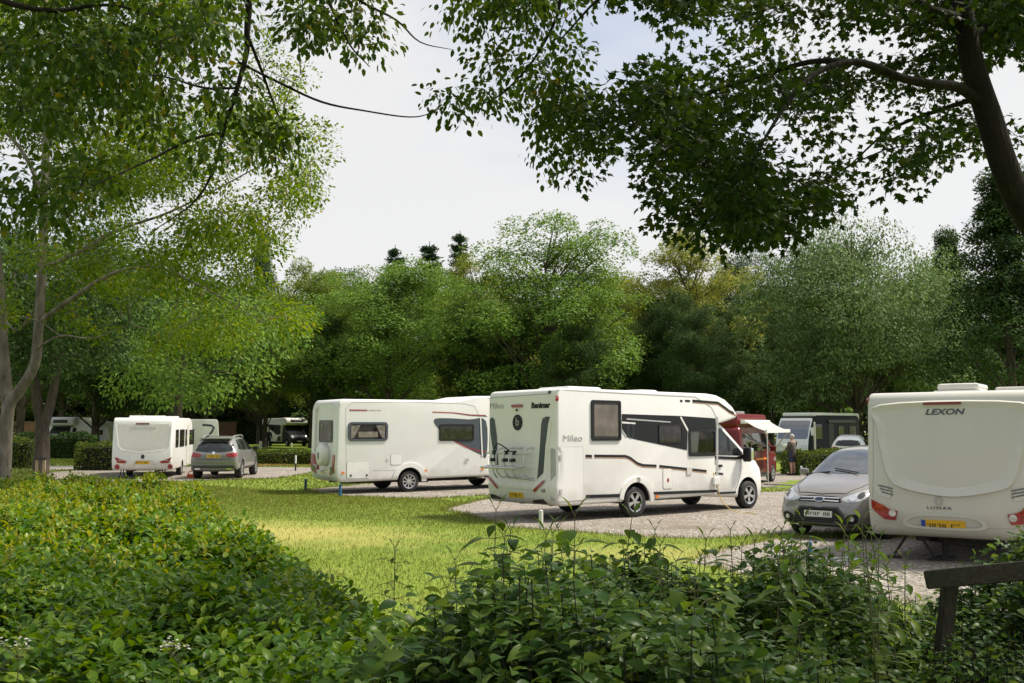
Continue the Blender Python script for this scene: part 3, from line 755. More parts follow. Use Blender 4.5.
tube_bm(bm, smooth_path([(-0.30, y0 - .3, zt + .08), (-0.34, y0 - .45, zt + .2), (-0.33, y0 - .6, zt + .18), (-0.3, y0 - .9, zt + .03)]), 0.014, 6)
rk = bmobj("bike_rack", bm_, ALU, mh); bmobj("clamp_arm", bm, BLACKPL, rk)
MH = (mh, pl)

# ------------------------------------------------------------------ the white motorhome behind it
pl = Place.corner(-5.5, 31.5, 31.0, 2.34, -1, 7.4)
m2 = pl.root("motorhome", "white motorhome with a spare wheel cover on its tail, left of the banded one", "motorhome", "coachbuilt motorhomes")
za = zoomer(290, 380, 210, 1024); S = lambda a, b: pl.side(*za(a, b), -1.17); Bk = lambda a, b: pl.back(*za(a, b))
Htop = S(235, 92)[1]
prof = [(0.12, 0.38), (0.0, 0.52), (-0.04, 0.85), (-0.02, 1.3), (0.0, Htop - 0.35), (0.05, Htop - .12), (0.16, Htop), (4.0, Htop), (4.5, Htop + .06), (5.0, Htop + .16), (5.6, Htop + .17), (6.0, Htop + .02), (6.25, Htop - .35), (6.2, Htop - .5), (5.55, 2.14), (5.5, 0.45), (0.5, 0.38)]
me = prism_me(prof, 2.34, 0.09, 4)
WX = pl.side(408, 480, -1.05)[0]; WF = WX + 3.65
rec = bmesh.new(); add_box(rec, -0.4, 0.07, -0.86, 0.86, 0.72, Htop - 0.13)
bmesh.ops.bevel(rec, geom=[e for e in rec.edges if abs(e.verts[0].co.x - e.verts[1].co.x) > .2], offset=0.16, segments=4, affect='EDGES')
me = cut(me, [cyl_cut(WX, 0.36, 0.44, -1.4, -0.70), cyl_cut(WX, 0.36, 0.44, 0.70, 1.4)], [WHITE, UNDER])
cm = bake(me, []); 
cutter = bpy.data.meshes.new("c"); rec.to_mesh(cutter); rec.free()
for m in (WHITE, UNDER): cutter.materials.append(m)
co = bpy.data.objects.new("c", cutter); C.objects.link(co)
me = bake(me, [('BOOLEAN', dict(operation='DIFFERENCE', object=co, solver='EXACT'))]); bpy.data.objects.remove(co)
sharp(me, 32); B = Body(me); mobj("body", me, None, m2)
ducato_cab(m2, 5.3, 7.35, WHITE, WF, detail=True)
underside(m2, 0.4, 5.5, 2.0)
for xx in (WX, WF):
    for e in (-1, 1): add_wheel(m2, xx, e * (1.04 if xx == WX else .88), 0.35, 0.24, e, 9)
arc = [(WX + 0.62 * math.cos(R(a)), 0.40 + 0.55 * math.sin(R(a))) for a in range(-6, 190, 14)]
inn = [(WX + 0.44 * math.cos(R(a)), 0.38 + 0.43 * math.sin(R(a))) for a in range(-6, 190, 14)]
B.patch("wheel_arch", 'R', arc + inn[::-1], WHITE, m2, off=0.03, deep=0.035)
a = S(283, 205); b = S(476, 297)
w_ = B.window('R', a[0], b[0], b[1], a[1], m2, r=0.12, fw=0.07, fm=MIDGREY, off=0.03)
for u0, u1, k in ((a[0] + .10, a[0] + .42, 1), (b[0] - .42, b[0] - .10, -1)):
    z0, z1_ = b[1] + .10, a[1] - .10
    pts = [(u0, z1_), (u1, z1_), (u1 - (.22 if k > 0 else 0), z0), (u0 + (.22 if k < 0 else 0), z0)]
    B.patch("curtain", 'R', pts, CURTAIN, w_, off=0.018, deep=0.004)
B.patch("blind", 'R', rrect(a[0] + .35, b[0] - .35, b[1] + .12, b[1] + .30, .02), mat("inside glimpse", (0.2, 0.17, 0.14), 0.6, var=0.4, scale=5), w_, off=0.018, deep=0.004)
B.patch("cab_graphic", 'R', curve2([S(706, 190), S(760, 186), S(870, 192), S(955, 200), S(958, 370), S(925, 362), S(870, 335), S(810, 300), S(740, 292), S(728, 245), S(706, 215)], 4), MIDGREY, m2, off=0.005)
B.patch("graphic_line", 'R', band([S(800, 298), S(860, 328), S(920, 346), S(956, 350)], 0.035), REDS, m2, off=0.008)
a = S(727, 216); b = S(896, 296)
B.window('R', a[0], b[0], b[1], a[1], m2, r=0.06, fw=0.05, off=0.025)
B.patch("rain_channel", 'R', [S(925, 180), S(931, 180), S(940, 372), S(934, 372)], WHITE, m2, off=0.02)
B.patch("roof_line", 'R', band([S(695, 156), S(800, 160), S(880, 170), S(955, 172)], 0.03), REDS, m2, off=0.006)
B.patch("roof_line", 'R', band([S(780, 159), S(880, 173), S(962, 178)], 0.02), MIDGREY, m2, off=0.005)
rr = random.Random(3)
xa, za_ = S(290, 147); xb, _ = S(446, 147)
for k in range(15):                                   # lettering too small to read in the photo: a row of short strokes
    u = xa + (xb - xa) * k / 15
    B.patch("lettering", 'R', rrect(u, u + (xb - xa) / 15 * (.8 if k < 8 else .55), za_ - (.025 if k < 8 else .014), za_ + (.025 if k < 8 else .014), .006, 1), REDS if k < 8 or k % 3 else LTGREY, m2, off=0.006, deep=0.002)
door_seams(B, 'R', [S(492, 362), S(547, 412)], m2, m=WHITE)
d_ = door_seams(B, 'R', [S(278, 400), S(385, 478)], m2, m=WHITE)
for p in ((296, 466), (374, 464)): B.patch("latch", 'R', ell(*S(*p), .03, .035), BLACKPL, d_, off=0.02)
for p in ((258, 452), (661, 441), (937, 435)): B.patch("side_marker", 'R', rrect(S(*p)[0] - .05, S(*p)[0] + .05, S(*p)[1] - .03, S(*p)[1] + .03, .015), ORANGE, m2, off=0.02)
B.patch("power_inlet", 'R', rrect(S(857, 0)[0], S(872, 0)[0], S(0, 414)[1], S(0, 400)[1], .01), LTGREY, m2, off=0.03)
B.patch("filler_cap", 'R', ell(*S(476, 387), .045, .05), OFFWHITE, m2, off=0.015)
B.patch("skirt_seam", 'R', band([S(400, 440), S(520, 440)], .012), LTGREY, m2, off=0.003)
B.patch("roof_seam", 'R', band([S(275, 500), S(272, 140), S(300, 110), S(560, 106), S(850, 116), S(900, 128), S(925, 180)], .014), LTGREY, m2, off=0.003)
# tail with window, spare wheel cover and tall lamps
B.window('B', -0.62, 0.62, 1.62, 2.34, m2, fm=MIDGREY, r=0.08, fw=0.06, off=0.02)
for e in (-1, 1):
    B.patch("curtain", 'B', [(e * .50, 2.26), (e * .22, 2.26), (e * .40, 1.72), (e * .50, 1.72)], CURTAIN, m2, off=0.016, deep=.004)
    B.patch("tail_lamp", 'B', [(e * 1.06, 0.70), (e * 1.08, 1.22), (e * 1.0, 1.26), (e * 0.66, 1.14), (e * 0.60, 1.0), (e * 0.62, 0.62), (e * 0.68, 0.58)], REDL, m2, off=0.02, deep=0.1)
    B.patch("reversing_lamp", 'B', rrect(e * .86 - .14, e * .86 + .14, .66, .86, .04), mat("grey lamp lens", (0.12, 0.11, 0.11), .15), m2, off=0.026)
    B.patch("indicator", 'B', rrect(e * .86 - .14, e * .86 + .14, 1.0, 1.08, .03), mat("pale lamp lens", (0.45, 0.25, 0.2), .2), m2, off=0.026)
sc_ = lathe_bm([(-0.16, 0.0001), (-0.16, 0.28), (-0.13, 0.34), (0.1, 0.37)], 28); bmesh.ops.rotate(sc_, cent=(0, 0, 0), matrix=Matrix.Rotation(R(-90), 3, 'Z'), verts=sc_.verts)
bmesh.ops.translate(sc_, verts=sc_.verts, vec=(-0.03, -0.02, 1.22)); bmesh.ops.recalc_face_normals(sc_, faces=sc_.faces)
sw = bmobj("spare_wheel_cover", sc_, CREAM, m2, smooth=True)
bm = box_bm(-0.21, -0.185, -0.05, 0.01, 1.1, 1.3, bev=.01); bmobj("emblem", bm, DKGREY, sw)
B.plate('B', -0.02, 0.68, m2, w=0.5, h=0.12, seed=8)
B.patch("bumper_line", 'B', rrect(-1.0, 1.0, 0.50, 0.56, .02), OFFWHITE, m2, off=0.012)
B.patch("top_marker", 'R', ell(S(228, 113)[0] + .03, S(228, 113)[1], .03, .04), REDL, m2, off=.02)

# ------------------------------------------------------------------ caravans
def caravan(pl, root, L, W, H, m, wheel_x, bow=0.10, z0=0.36):
    prof = [(0.12, z0), (0.02, z0 + .08), (-0.05, z0 + .35), (-0.04, 1.2), (bow, H - 0.16), (bow + .05, H - .05), (bow + .14, H), (L - 1.1, H), (L - 0.6, H - .10), (L - .2, H - .6), (L, 1.2), (L, 0.7), (L - .25, z0)]
    me = prism_me(prof, W, 0.055, 3)
    me = cut(me, [cyl_cut(wheel_x, 0.30, 0.37, -1.5, -W / 2 + .4), cyl_cut(wheel_x, 0.30, 0.37, W / 2 - .4, 1.5)], [m, UNDER])
    sharp(me, 32); B = Body(me); mobj("body", me, None, root)
    underside(root, 0.3, L - .3, W * .9, z0 - .08, .1)
    for e in (-1, 1): add_wheel(root, wheel_x, e * (W / 2 - .12), 0.31, 0.2, e, 5)
    bm = bmesh.new()
    for e in (-1, 1): tube_bm(bm, [(L - .4, e * .7, z0 + .02), (L + 1.2, e * .04, .45)], .04, 6)
    bmobj("draw_bar", bm, STEEL, root)
    bm = lathe_bm([(-.035, .0001), (-.035, .10), (.035, .10), (.035, .0001)], 16); bmesh.ops.translate(bm, verts=bm.verts, vec=(L + .9, .2, .1))
    tube_bm(bm, [(L + .9, .14, .1), (L + .9, .14, .75)], .025, 6); bmobj("jockey_wheel", bm, STEEL, root)
    return B
def steady(root, x, y, z0=.36, big=True):
    bm = bmesh.new()
    for e in (-1, 1):
        tube_bm(bm, [(x, y + e * .05, z0 + .02), (x - .02, y + e * .30, 0.03)] if big else [(x, y + e * .04, z0), (x - .02, y + e * .10, .03)], .02, 6)
    add_box(bm, x - .1, x + .08, y - .36 if big else y - .16, y - .2 if big else y + .16, 0.0, .03)
    if big: add_box(bm, x - .1, x + .08, y + .2, y + .36, 0, .03)
    bmobj("corner_steady", bm, UNDER, root)

# left: white caravan seen from the tail
pl = Place.corner(-13.75, 40.5, 100.4, 2.28, -1, 6.4)
cv = pl.root("caravan", "white touring caravan with red arrow lamps, next to the grey estate car", "caravan", "touring caravans")
zc_ = zoomer(105, 405, 160, 1024); Bk = lambda a, b: pl.back(*zc_(a, b)); S = lambda a, b: pl.side(*zc_(a, b), -1.14)
H2 = 2.47
B = caravan(pl, cv, 6.4, 2.28, H2, CREAM, 3.1, bow=0.10)
q = [Bk(80, 122), Bk(412, 122), Bk(400, 262), Bk(360, 282), Bk(230, 295), Bk(140, 285), Bk(96, 262)]
B.patch("tail_panel", 'B', q, OFFWHITE, cv, off=0.012, deep=0.016)
B.patch("tail_moulding", 'B', band([Bk(66, 124), Bk(84, 262), Bk(110, 290), Bk(230, 306), Bk(370, 292), Bk(412, 262), Bk(426, 124)], .022), CREAM, cv, off=0.022, deep=.02)
B.patch("brake_lamp", 'B', rrect(Bk(286, 0)[0], Bk(200, 0)[0], Bk(0, 125)[1], Bk(0, 115)[1], .01), mat("dull brake lamp", (.16, .05, .04), .3), cv, off=0.02)
B.text("lettering", "COACHMAN", 'B', Bk(243, 146)[0], Bk(243, 146)[1], 0.13, LTGREY, cv, off=0.02, xs=1.05, spacing=1.35)
for e, k in ((1, 64), (-1, 430)):
    pts = [Bk(64, 335), Bk(74, 336), Bk(142, 362), Bk(128, 374), Bk(82, 370)] if e > 0 else [Bk(430, 334), Bk(426, 340), Bk(408, 370), Bk(360, 374), Bk(352, 362)]
    t = B.patch("tail_lamp", 'B', pts, REDL, cv, off=0.02, deep=.05)
    c = (sum(p[0] for p in pts) / 5, sum(p[1] for p in pts) / 5)
    B.patch("indicator", 'B', [(c[0] - .11, c[1] - .01), (c[0] + .11, c[1] + (.0)), (c[0] + .02, c[1] + .05)], CLEARL, t, off=0.026, deep=.004)
    c = Bk(77, 396) if e > 0 else Bk(417, 394)
    B.patch("reflector", 'B', ell(c[0], c[1], .095, .10), REDL, cv, off=0.02, deep=.03)
B.patch("emblem", 'B', ell(*Bk(243, 331), .07, .085), DKGREY, cv, off=0.02)
B.plate('B', Bk(249, 0)[0], Bk(0, 369)[1], cv, w=0.58, h=0.13, seed=12)
B.patch("plate_recess", 'B', [Bk(176, 390), Bk(196, 352), Bk(306, 352), Bk(328, 390), Bk(320, 393), Bk(300, 358), Bk(202, 358), Bk(184, 393)], OFFWHITE, cv, off=.02)
B.patch("bumper_line", 'B', band([Bk(52, 428), Bk(250, 430), Bk(446, 425)], .03), mat("grey rub strip", (.2, .2, .19), .5), cv, off=0.02)
for (u0, u1, v0, v1) in ((453, 468, 160, 264), (479, 505, 158, 262), (515, 566, 156, 268), (570, 586, 165, 250)):
    a = S(u0, v0); b = S(u1, v1)
    B.window('R', a[0], b[0], 1.25, 1.98, cv, r=.08, fw=.05, off=.02)
B.patch("entry_door", 'R', rrect(4.3, 4.95, .45, 2.2, .05), OFFWHITE, cv, off=.015)
for (x0, x1, y0, y1, h) in ((0.5, 1.1, -.55, .0, .06), (.9, 1.8, .1, .7, .09), (2.6, 3.2, -.4, .3, .10), (4.4, 4.9, -.7, -.2, .09)):
    bmobj("rooflight", box_bm(x0, x1, y0, y1, H2 - .02, H2 + h, bev=.03), WHITE, cv)
for yy in (-.8, .8): steady(cv, .35, yy, big=False)

# right: big caravan close to the camera
pl = Place.corner(5.32, 15.0, 54.0, 2.30, 1, 6.6)
lx = pl.root("caravan", "cream touring caravan close by on the right, with a dished tail panel", "caravan", "touring caravans")
zl = zoomer(860, 370, 164, 590); Bk = lambda a, b: pl.back(*zl(a, b))
H3 = pl.back(868, 393, .06)[1]
B = caravan(pl, lx, 6.6, 2.30, H3, SHADECREAM, 3.3, bow=0.06, z0=0.36)
# dished panel: a raised rim with slope down to an inner panel
def dish(outer, inner, o_off, i_off, name, m, parent):
    d, org = AX['B']; bm = bmesh.new(); n = len(outer)
    def hp(u, v, k):
        h = B.bvh.ray_cast(org(u, v), d)[0]; return h - d * k
    A = [bm.verts.new(hp(u, v, o_off)) for u, v in outer]; I = [bm.verts.new(hp(u, v, i_off)) for u, v in inner]
    for k in range(n): bm.faces.new((A[k], A[(k + 1) % n], I[(k + 1) % n], I[k]))
    bmesh.ops.recalc_face_normals(bm, faces=bm.faces); return bmobj(name, bm, m, parent, smooth=True)
hw = 1.15
yl, yr = 1.14, -1.14
zd = Bk(290, 440)[1]
outer = curve2([(-0.94, H3 - .19), (0.94, H3 - .19), (0.99, H3 - .5), (0.93, zd + .55), (0.84, zd + .22), (.66, zd + .06), (0, zd - .05), (-.66, zd + .06), (-.84, zd + .22), (-.93, zd + .55), (-.99, H3 - .5)], 5)
inner = curve2([(-0.86, H3 - .27), (0.86, H3 - .27), (0.885, H3 - .5), (0.82, zd + .58), (0.72, zd + .30), (.55, zd + .17), (0, zd + .07), (-.55, zd + .17), (-.72, zd + .30), (-.82, zd + .58), (-.885, H3 - .5)], 5)
outer2 = [(u * 1.022, (v - 1.6) * 1.03 + 1.6) for u, v in outer]
dish(outer2, outer, 0.002, 0.045, "tail_moulding", SHADECREAM, lx)
dish(outer, inner, 0.045, 0.008, "tail_moulding", OFFWHITE, lx)
B.patch("tail_panel", 'B', inner, SHADECREAM, lx, off=0.008, step=.2)
c = Bk(300, 151); B.text("lettering", "LEXON", 'B', c[0], c[1], 0.115, MIDGREY, lx, off=.012, xs=1.38, shear=.25, bold=.003)
c = Bk(293, 120); B.patch("brake_lamp", 'B', rrect(c[0] - .26, c[0] + .26, c[1] - .018, c[1] + .018, .015), mat("dull red lamp", (.2, .03, .02), .3), lx, off=.05, deep=.06)
c = Bk(285, 470); B.frame("emblem", 'B', ell(c[0], c[1], .055, .06), ell(c[0], c[1], .035, .04), LTGREY, lx, off=.02)
c = Bk(288, 496); B.text("lettering", "LUNAR", 'B', c[0], c[1], 0.055, MIDGREY, lx, off=.01, xs=1.6, spacing=1.3)
c = Bk(305, 557); B.plate('B', c[0], c[1], lx, w=0.56, h=.13, band_=True, seed=21)
q0 = Bk(305, 522)[1]; q1 = max(.50, Bk(305, 578)[1])
B.frame("plate_recess", 'B', curve2([(c[0] + .50, q1), (c[0] + .40, q0), (c[0] - .40, q0), (c[0] - .50, q1)], 4), curve2([(c[0] + .44, q1 + .03), (c[0] + .36, q0 - .03), (c[0] - .36, q0 - .03), (c[0] - .44, q1 + .03)], 4), OFFWHITE, lx, off=.02, deep=.022)
for e in (1, -1):
    L1 = [Bk(38, 464), Bk(56, 470), Bk(112, 500), Bk(138, 506), Bk(130, 540), Bk(90, 535), Bk(56, 505), Bk(40, 490)]
    L1 = [(min(u, 1.095), v) for u, v in L1]
    if e < 0: L1 = [(-u, v + .01) for u, v in L1]
    t = B.patch("tail_lamp", 'B', L1, REDL, lx, off=.025, deep=.06, step=.06)
    c = Bk(121, 514); B.patch("reversing_lamp", 'B', ell(c[0] * e, c[1], .05, .052), CLEARL, t, off=.03, deep=.006)
    cc = Bk(75, 484); B.patch("lamp_cell", 'B', [(cc[0] * e + .06, cc[1] + .03), (cc[0] * e - .06, cc[1] + .0), (cc[0] * e - .05, cc[1] - .06), (cc[0] * e + .05, cc[1] - .03)], mat("orange red lamp cell", (.42, .06, .02), .2), t, off=.029, deep=.005)
    V = [Bk(50, 408), Bk(100, 424), Bk(116, 438), Bk(112, 462), Bk(70, 450), Bk(52, 428)]
    if e < 0: V = [(-u, v + .015) for u, v in V]
    vt = B.patch("vent", 'B', V, OFFWHITE, lx, off=.012)
    for k in range(3):
        u0 = .99 - .02 * k; u1 = .79; zz = sum(v for _, v in V) / len(V) + .05 - .045 * k
        B.patch("vent_slot", 'B', [(e * u0, zz + .045), (e * u1, zz), (e * u1, zz - .02), (e * u0, zz + .02)], mat("grey vent slot", (.16, .16, .15), .5), vt, off=.015, deep=.004)
B.patch("bumper_line", 'B', band([(1.08, .56), (.6, .535), (-.6, .535), (-1.08, .56)], .010), LTGREY, lx, off=.004)
for e in (1, -1): B.patch("panel_seam", 'B', band([(e * 1.06, H3 - .1), (e * 1.065, 1.2), (e * 1.08, .9)], .012), LTGREY, lx, off=.003)
B.patch("top_marker", 'L', ell(.12, H3 - .12, .03, .05), REDL, lx, off=.03)
B.window('R', 1.2, 2.4, 1.3, 1.95, lx); B.window('L', 1.4, 2.6, 1.3, 1.95, lx); B.patch("entry_door", 'L', rrect(4.2, 4.85, .5, 2.2, .05), OFFWHITE, lx, off=.015)
def rooflight(root, x0, x1, y0, y1, zt, h):
    bm = bmesh.new(); add_box(bm, x0, x1, y0, y1, zt + .03, zt + h, bev=min(h * .42, .06)); o = bmobj("rooflight", bm, OFFWHITE, root)
    bmobj("rooflight_base", box_bm(x0 - .03, x1 + .03, y0 - .03, y1 + .03, zt - .02, zt + .035, bev=.01), WHITE, o)
rooflight(lx, .7, 1.4, -.30, .30, H3, .14); rooflight(lx, 1.2, 2.0, -1.0, -.42, H3, .09); rooflight(lx, 2.6, 3.2, .5, .9, H3, .10)
steady(lx, .35, .62, .40); steady(lx, .35, -.72, .40)
bm = bmesh.new(); tube_bm(bm, [(.55, .22, .42), (.5, .22, .02)], .05, 8); add_box(bm, .38, .66, .1, .36, .0, .05); bmobj("waste_pipe", bm, UNDER, lx)
LX = pl

# ------------------------------------------------------------------ cars
def arches(me, xs, r, w, m, y=.24):
    cs = []
    for x in xs:
        for e in (-1, 1): cs.append(cyl_cut(x, r, r * 1.13, min(e * (w / 2 - y), e * 1.4), max(e * (w / 2 - y), e * 1.4)))
    return cut(me, cs, [m, UNDER])

SCREEN = glass_mat("windscreen glass", (.03, .035, .035), rough=.03)
SCREEN.node_tree.nodes["Principled BSDF"].inputs["IOR"].default_value = 2.6
# bronze grey hatchback in front of the right caravan (faces the camera)
L = 4.38
hd = R(227); hx, hy = math.cos(hd), math.sin(hd)
fx, fy = 5.42, 17.8
pl = Place(fx - hx * L, fy - hy * L, 227, L)
fd = pl.root("hatchback_car", "bronze grey hatchback with big swept headlamps, facing the camera beside the cream caravan", "car", "cars on the pitches")
st = [(0.0, .45, .82, .98, .70, .74, .60), (0.06, .32, .92, 1.18, .82, .84, .66), (.30, .24, 1.0, 1.50, .88, .90, .64), (.75, .22, 1.03, 1.60, .90, .92, .66), (1.5, .21, 1.02, 1.645, .90, .925, .68), (2.2, .21, 1.0, 1.63, .90, .925, .68), (2.75, .21, .98, 1.50, .90, .92, .66), (3.2, .21, .96, 1.22, .90, .91, .64), (3.55, .21, .93, 1.06, .90, .90, .62), (3.95, .21, .84, .965, .88, .86, .55), (4.2, .21, .74, .86, .82, .80, .48), (4.33, .23, .62, .72, .74, .71, .42), (4.40, .30, .48, .56, .60, .56, .34)]
me = loft_me(st); me = arches(me, (.82, 3.47), .325, 1.82, BRONZE)
sharp(me, 40); B = Body(me); mobj("body", me, None, fd)
for x in (.82, 3.47):
    for e in (-1, 1): add_wheel(fd, x, e * .79, .32, .21, e, 5)
B.patch("windscreen", 'T', [(3.36, -.60), (3.42, -.25), (3.44, 0), (3.42, .25), (3.36, .60), (2.60, .555), (2.50, .0), (2.60, -.555)], SCREEN, fd, off=.006, deep=.02, step=.08)
wp = bmesh.new()
for e in (.32, -.22): tube_bm(wp, [B.bvh.ray_cast(Vector((3.42, e, 5)), Vector((0, 0, -1)))[0] + Vector((0, 0, .03)), B.bvh.ray_cast(Vector((3.30, e - .5, 5)), Vector((0, 0, -1)))[0] + Vector((0, 0, .03))], .012, 5)
bmobj("wiper", wp, BLACKPL, fd)
for s in ('R', 'L'):
    w1 = B.patch("side_window", s, [(2.12, 1.05), (2.98, 1.04), (3.10, 1.07), (2.60, 1.42), (2.30, 1.50), (2.12, 1.51)], CARGL, fd, off=.006)
    B.patch("side_window", s, [(1.20, 1.07), (2.04, 1.05), (2.04, 1.51), (1.6, 1.52), (1.22, 1.50)], CARGL, fd, off=.006)
    B.patch("side_window", s, [(.55, 1.12), (1.12, 1.08), (1.14, 1.47), (.85, 1.42)], CARGL, fd, off=.006)
    B.patch("door_seam", s, band([(2.08, 1.04), (2.08, .5), (2.15, .35)], .012), BLACKPL, fd, off=.002)
    B.patch("door_handle", s, rrect(2.2, 2.4, .93, .97, .015), BRONZE, fd, off=.03)
    e = -1 if s == 'R' else 1
    bm = bmesh.new(); add_box(bm, 2.80, 2.93, min(e * .94, e * 1.10), max(e * .94, e * 1.10), 1.06, 1.20, bev=.045); o = bmobj("door_mirror", bm, BRONZE, fd)
    bmobj("mirror_foot", box_bm(2.84, 2.91, min(e * .85, e * .96), max(e * .85, e * .96), 1.02, 1.10, bev=.01), BLACKPL, o)
    hl = curve2([(e * .40, .735), (e * .52, .79), (e * .68, .86), (e * .79, .90), (e * .80, .80), (e * .72, .70), (e * .58, .665), (e * .45, .68)], 4)
    t = B.patch("headlamp", 'F', hl, CLEARL, fd, off=.008, step=.05, deep=.03)
    B.patch("headlamp_lens", 'F', ell(e * .58, .745, .06, .06), CHROME, t, off=.014, step=.05, deep=.004); B.patch("headlamp_lens", 'F', ell(e * .69, .79, .05, .055), mat("dark lamp bowl", (.1, .1, .1), .1, metal=.6), t, off=.014, step=.05, deep=.004)
    f = B.patch("fog_lamp_recess", 'F', curve2([(e * .48, .30), (e * .50, .42), (e * .64, .47), (e * .70, .42), (e * .66, .32)], 4), BLACKPL, fd, off=.008, step=.06)
    B.patch("fog_lamp", 'F', ell(e * .60, .385, .04, .04), CLEARL, f, off=.016, step=.05, deep=.008)
g = B.patch("upper_grille", 'F', [(-.40, .66), (.40, .66), (.36, .745), (.2, .765), (-.2, .765), (-.36, .745)], BLACKPL, fd, off=.008, step=.06)
for zz in (.685, .735): B.patch("grille_bar", 'F', band([(-.36, zz), (0, zz + .008), (.36, zz)], .018), CHROME, g, off=.02, step=.06)
B.patch("emblem", 'F', ell(0, .71, .085, .036), mat("dark blue emblem", (.03, .05, .12), .3), g, off=.028, deep=.012, step=.06); B.frame("emblem_rim", 'F', ell(0, .71, .10, .046), ell(0, .71, .085, .034), CHROME, g, off=.03, deep=.014)
g = B.patch("lower_grille", 'F', [(-.50, .30), (.50, .30), (.42, .46), (.34, .56), (-.34, .56), (-.42, .46)], BLACKPL, fd, off=.008, step=.06)
for k in range(3): B.patch("grille_bar", 'F', band([(-.46, .33 + .045 * k), (.45, .33 + .045 * k)], .014), DKGREY, g, off=.016, step=.08, deep=.008)
B.frame("grille_surround", 'F', [(-.53, .285), (.53, .285), (.45, .47), (.36, .585), (-.36, .585), (-.45, .47)], [(-.49, .305), (.49, .305), (.41, .46), (.335, .555), (-.335, .555), (-.41, .46)], mat("dark bumper trim", (.06, .06, .06), .4), g, off=.016, deep=.02)
B.patch("splitter", 'F', band([(-.62, .275), (-.3, .262), (.3, .262), (.62, .275)], .03), CHROME, fd, off=.018, step=.08)
B.plate('F', 0, .455, fd, yellow=False, w=.52, h=.11, off=.03, seed=33)
B.patch("bonnet_seam", 'T', band([(3.5, .68), (3.95, .60), (4.22, .44), (4.27, .0), (4.22, -.44), (3.95, -.60), (3.5, -.68)], .012), BLACKPL, fd, off=.003, step=.08)
FD = pl

# grey SUV seen from behind
pl = Place.corner(-11.0, 40.2, 93.5, 1.90, -1, 4.79)
sv = pl.root("estate_car", "grey estate car with roof rails, seen from behind beside the white caravan", "car", "cars on the pitches")
st = [(-.02, .42, .88, .96, .78, .78, .66), (.04, .34, .98, 1.16, .90, .90, .72), (.22, .30, 1.08, 1.42, .95, .94, .68), (.48, .30, 1.12, 1.66, .96, .955, .66), (1.2, .30, 1.12, 1.71, .96, .96, .68), (2.2, .30, 1.10, 1.72, .96, .96, .69), (2.8, .30, 1.08, 1.66, .96, .96, .68), (3.35, .30, 1.06, 1.36, .96, .95, .70), (3.6, .30, 1.04, 1.17, .95, .94, .70), (4.3, .30, .95, 1.06, .93, .90, .62), (4.65, .30, .80, .92, .84, .80, .55), (4.76, .36, .60, .70, .74, .70, .48)]
me = loft_me(st); me = arches(me, (.95, 3.85), .375, 1.94, SUVGREY)
sharp(me, 40); B = Body(me); mobj("body", me, None, sv)
for x in (.95, 3.85):
    for e in (-1, 1): add_wheel(sv, x, e * .83, .37, .26, e, 5)
B.patch("rear_window", 'B', curve2([(-.70, 1.13), (.70, 1.13), (.62, 1.52), (.5, 1.575), (-.5, 1.575), (-.62, 1.52)], 3), CARGL, sv, off=.006)
bmobj("roof_spoiler", box_bm(.22, .62, -.60, .60, 1.60, 1.665, bev=.025), SUVGREY, sv)
for e in (-1, 1):
    B.patch("tail_lamp", 'B', curve2([(e * .50, .93), (e * .52, 1.02), (e * .84, 1.07), (e * .92, 1.0), (e * .86, .90), (e * .62, .89)], 3), REDL, sv, off=.012, deep=.04, step=.06)
    s = 'R' if e < 0 else 'L'
    for pts in ([(.50, 1.2), (1.02, 1.16), (1.04, 1.56), (.84, 1.55)], [(1.10, 1.16), (2.0, 1.15), (2.0, 1.60), (1.10, 1.57)], [(2.08, 1.15), (2.95, 1.13), (3.15, 1.16), (2.70, 1.50), (2.4, 1.585), (2.08, 1.60)]):
        B.patch("side_window", s, pts, CARGL, sv, off=.006)
    bm = bmesh.new(); tube_bm(bm, smooth_path([(.75, e * .60, 1.66), (.9, e * .60, 1.725), (1.6, e * .62, 1.75), (2.3, e * .62, 1.74), (2.55, e * .62, 1.66)]), .02, 6); bmobj("roof_rail", bm, ALU, sv)
    bm = box_bm(3.0, 3.15, min(e * .97, e * 1.16), max(e * .97, e * 1.16), 1.10, 1.26, bev=.04); bmobj("door_mirror", bm, BLACKPL, sv)
    B.patch("exhaust_tip", 'B', rrect(e * .62 - .1, e * .62 + .1, .40, .45, .02), CHROME, sv, off=.02)
    B.patch("sill_trim", s, rrect(1.45, 3.3, .36, .46, .04), BLACKPL, sv, off=.012)
B.plate('B', 0, .93, sv, w=.52, h=.12, seed=41)
B.patch("bumper_trim", 'B', [(-.9, .36), (.9, .36), (.86, .56), (-.86, .56)], mat("dark grey bumper", (.05, .05, .05), .45), sv, off=.012)
B.patch("bumper_line", 'B', band([(-.88, .66), (.88, .66)], .03), CHROME, sv, off=.012)
B.patch("tailgate_seam", 'B', band([(-.78, 1.06), (-.60, .80), (.60, .80), (.78, 1.06)], .014), BLACKPL, sv, off=.003)
B.patch("emblem", 'B', ell(0, 1.06, .06, .06), CHROME, sv, off=.02)
wp = bmesh.new(); tube_bm(wp, [(.10, 0, 1.14), (.20, .38, 1.20)], .014, 5); bmobj("wiper", wp, BLACKPL, sv)

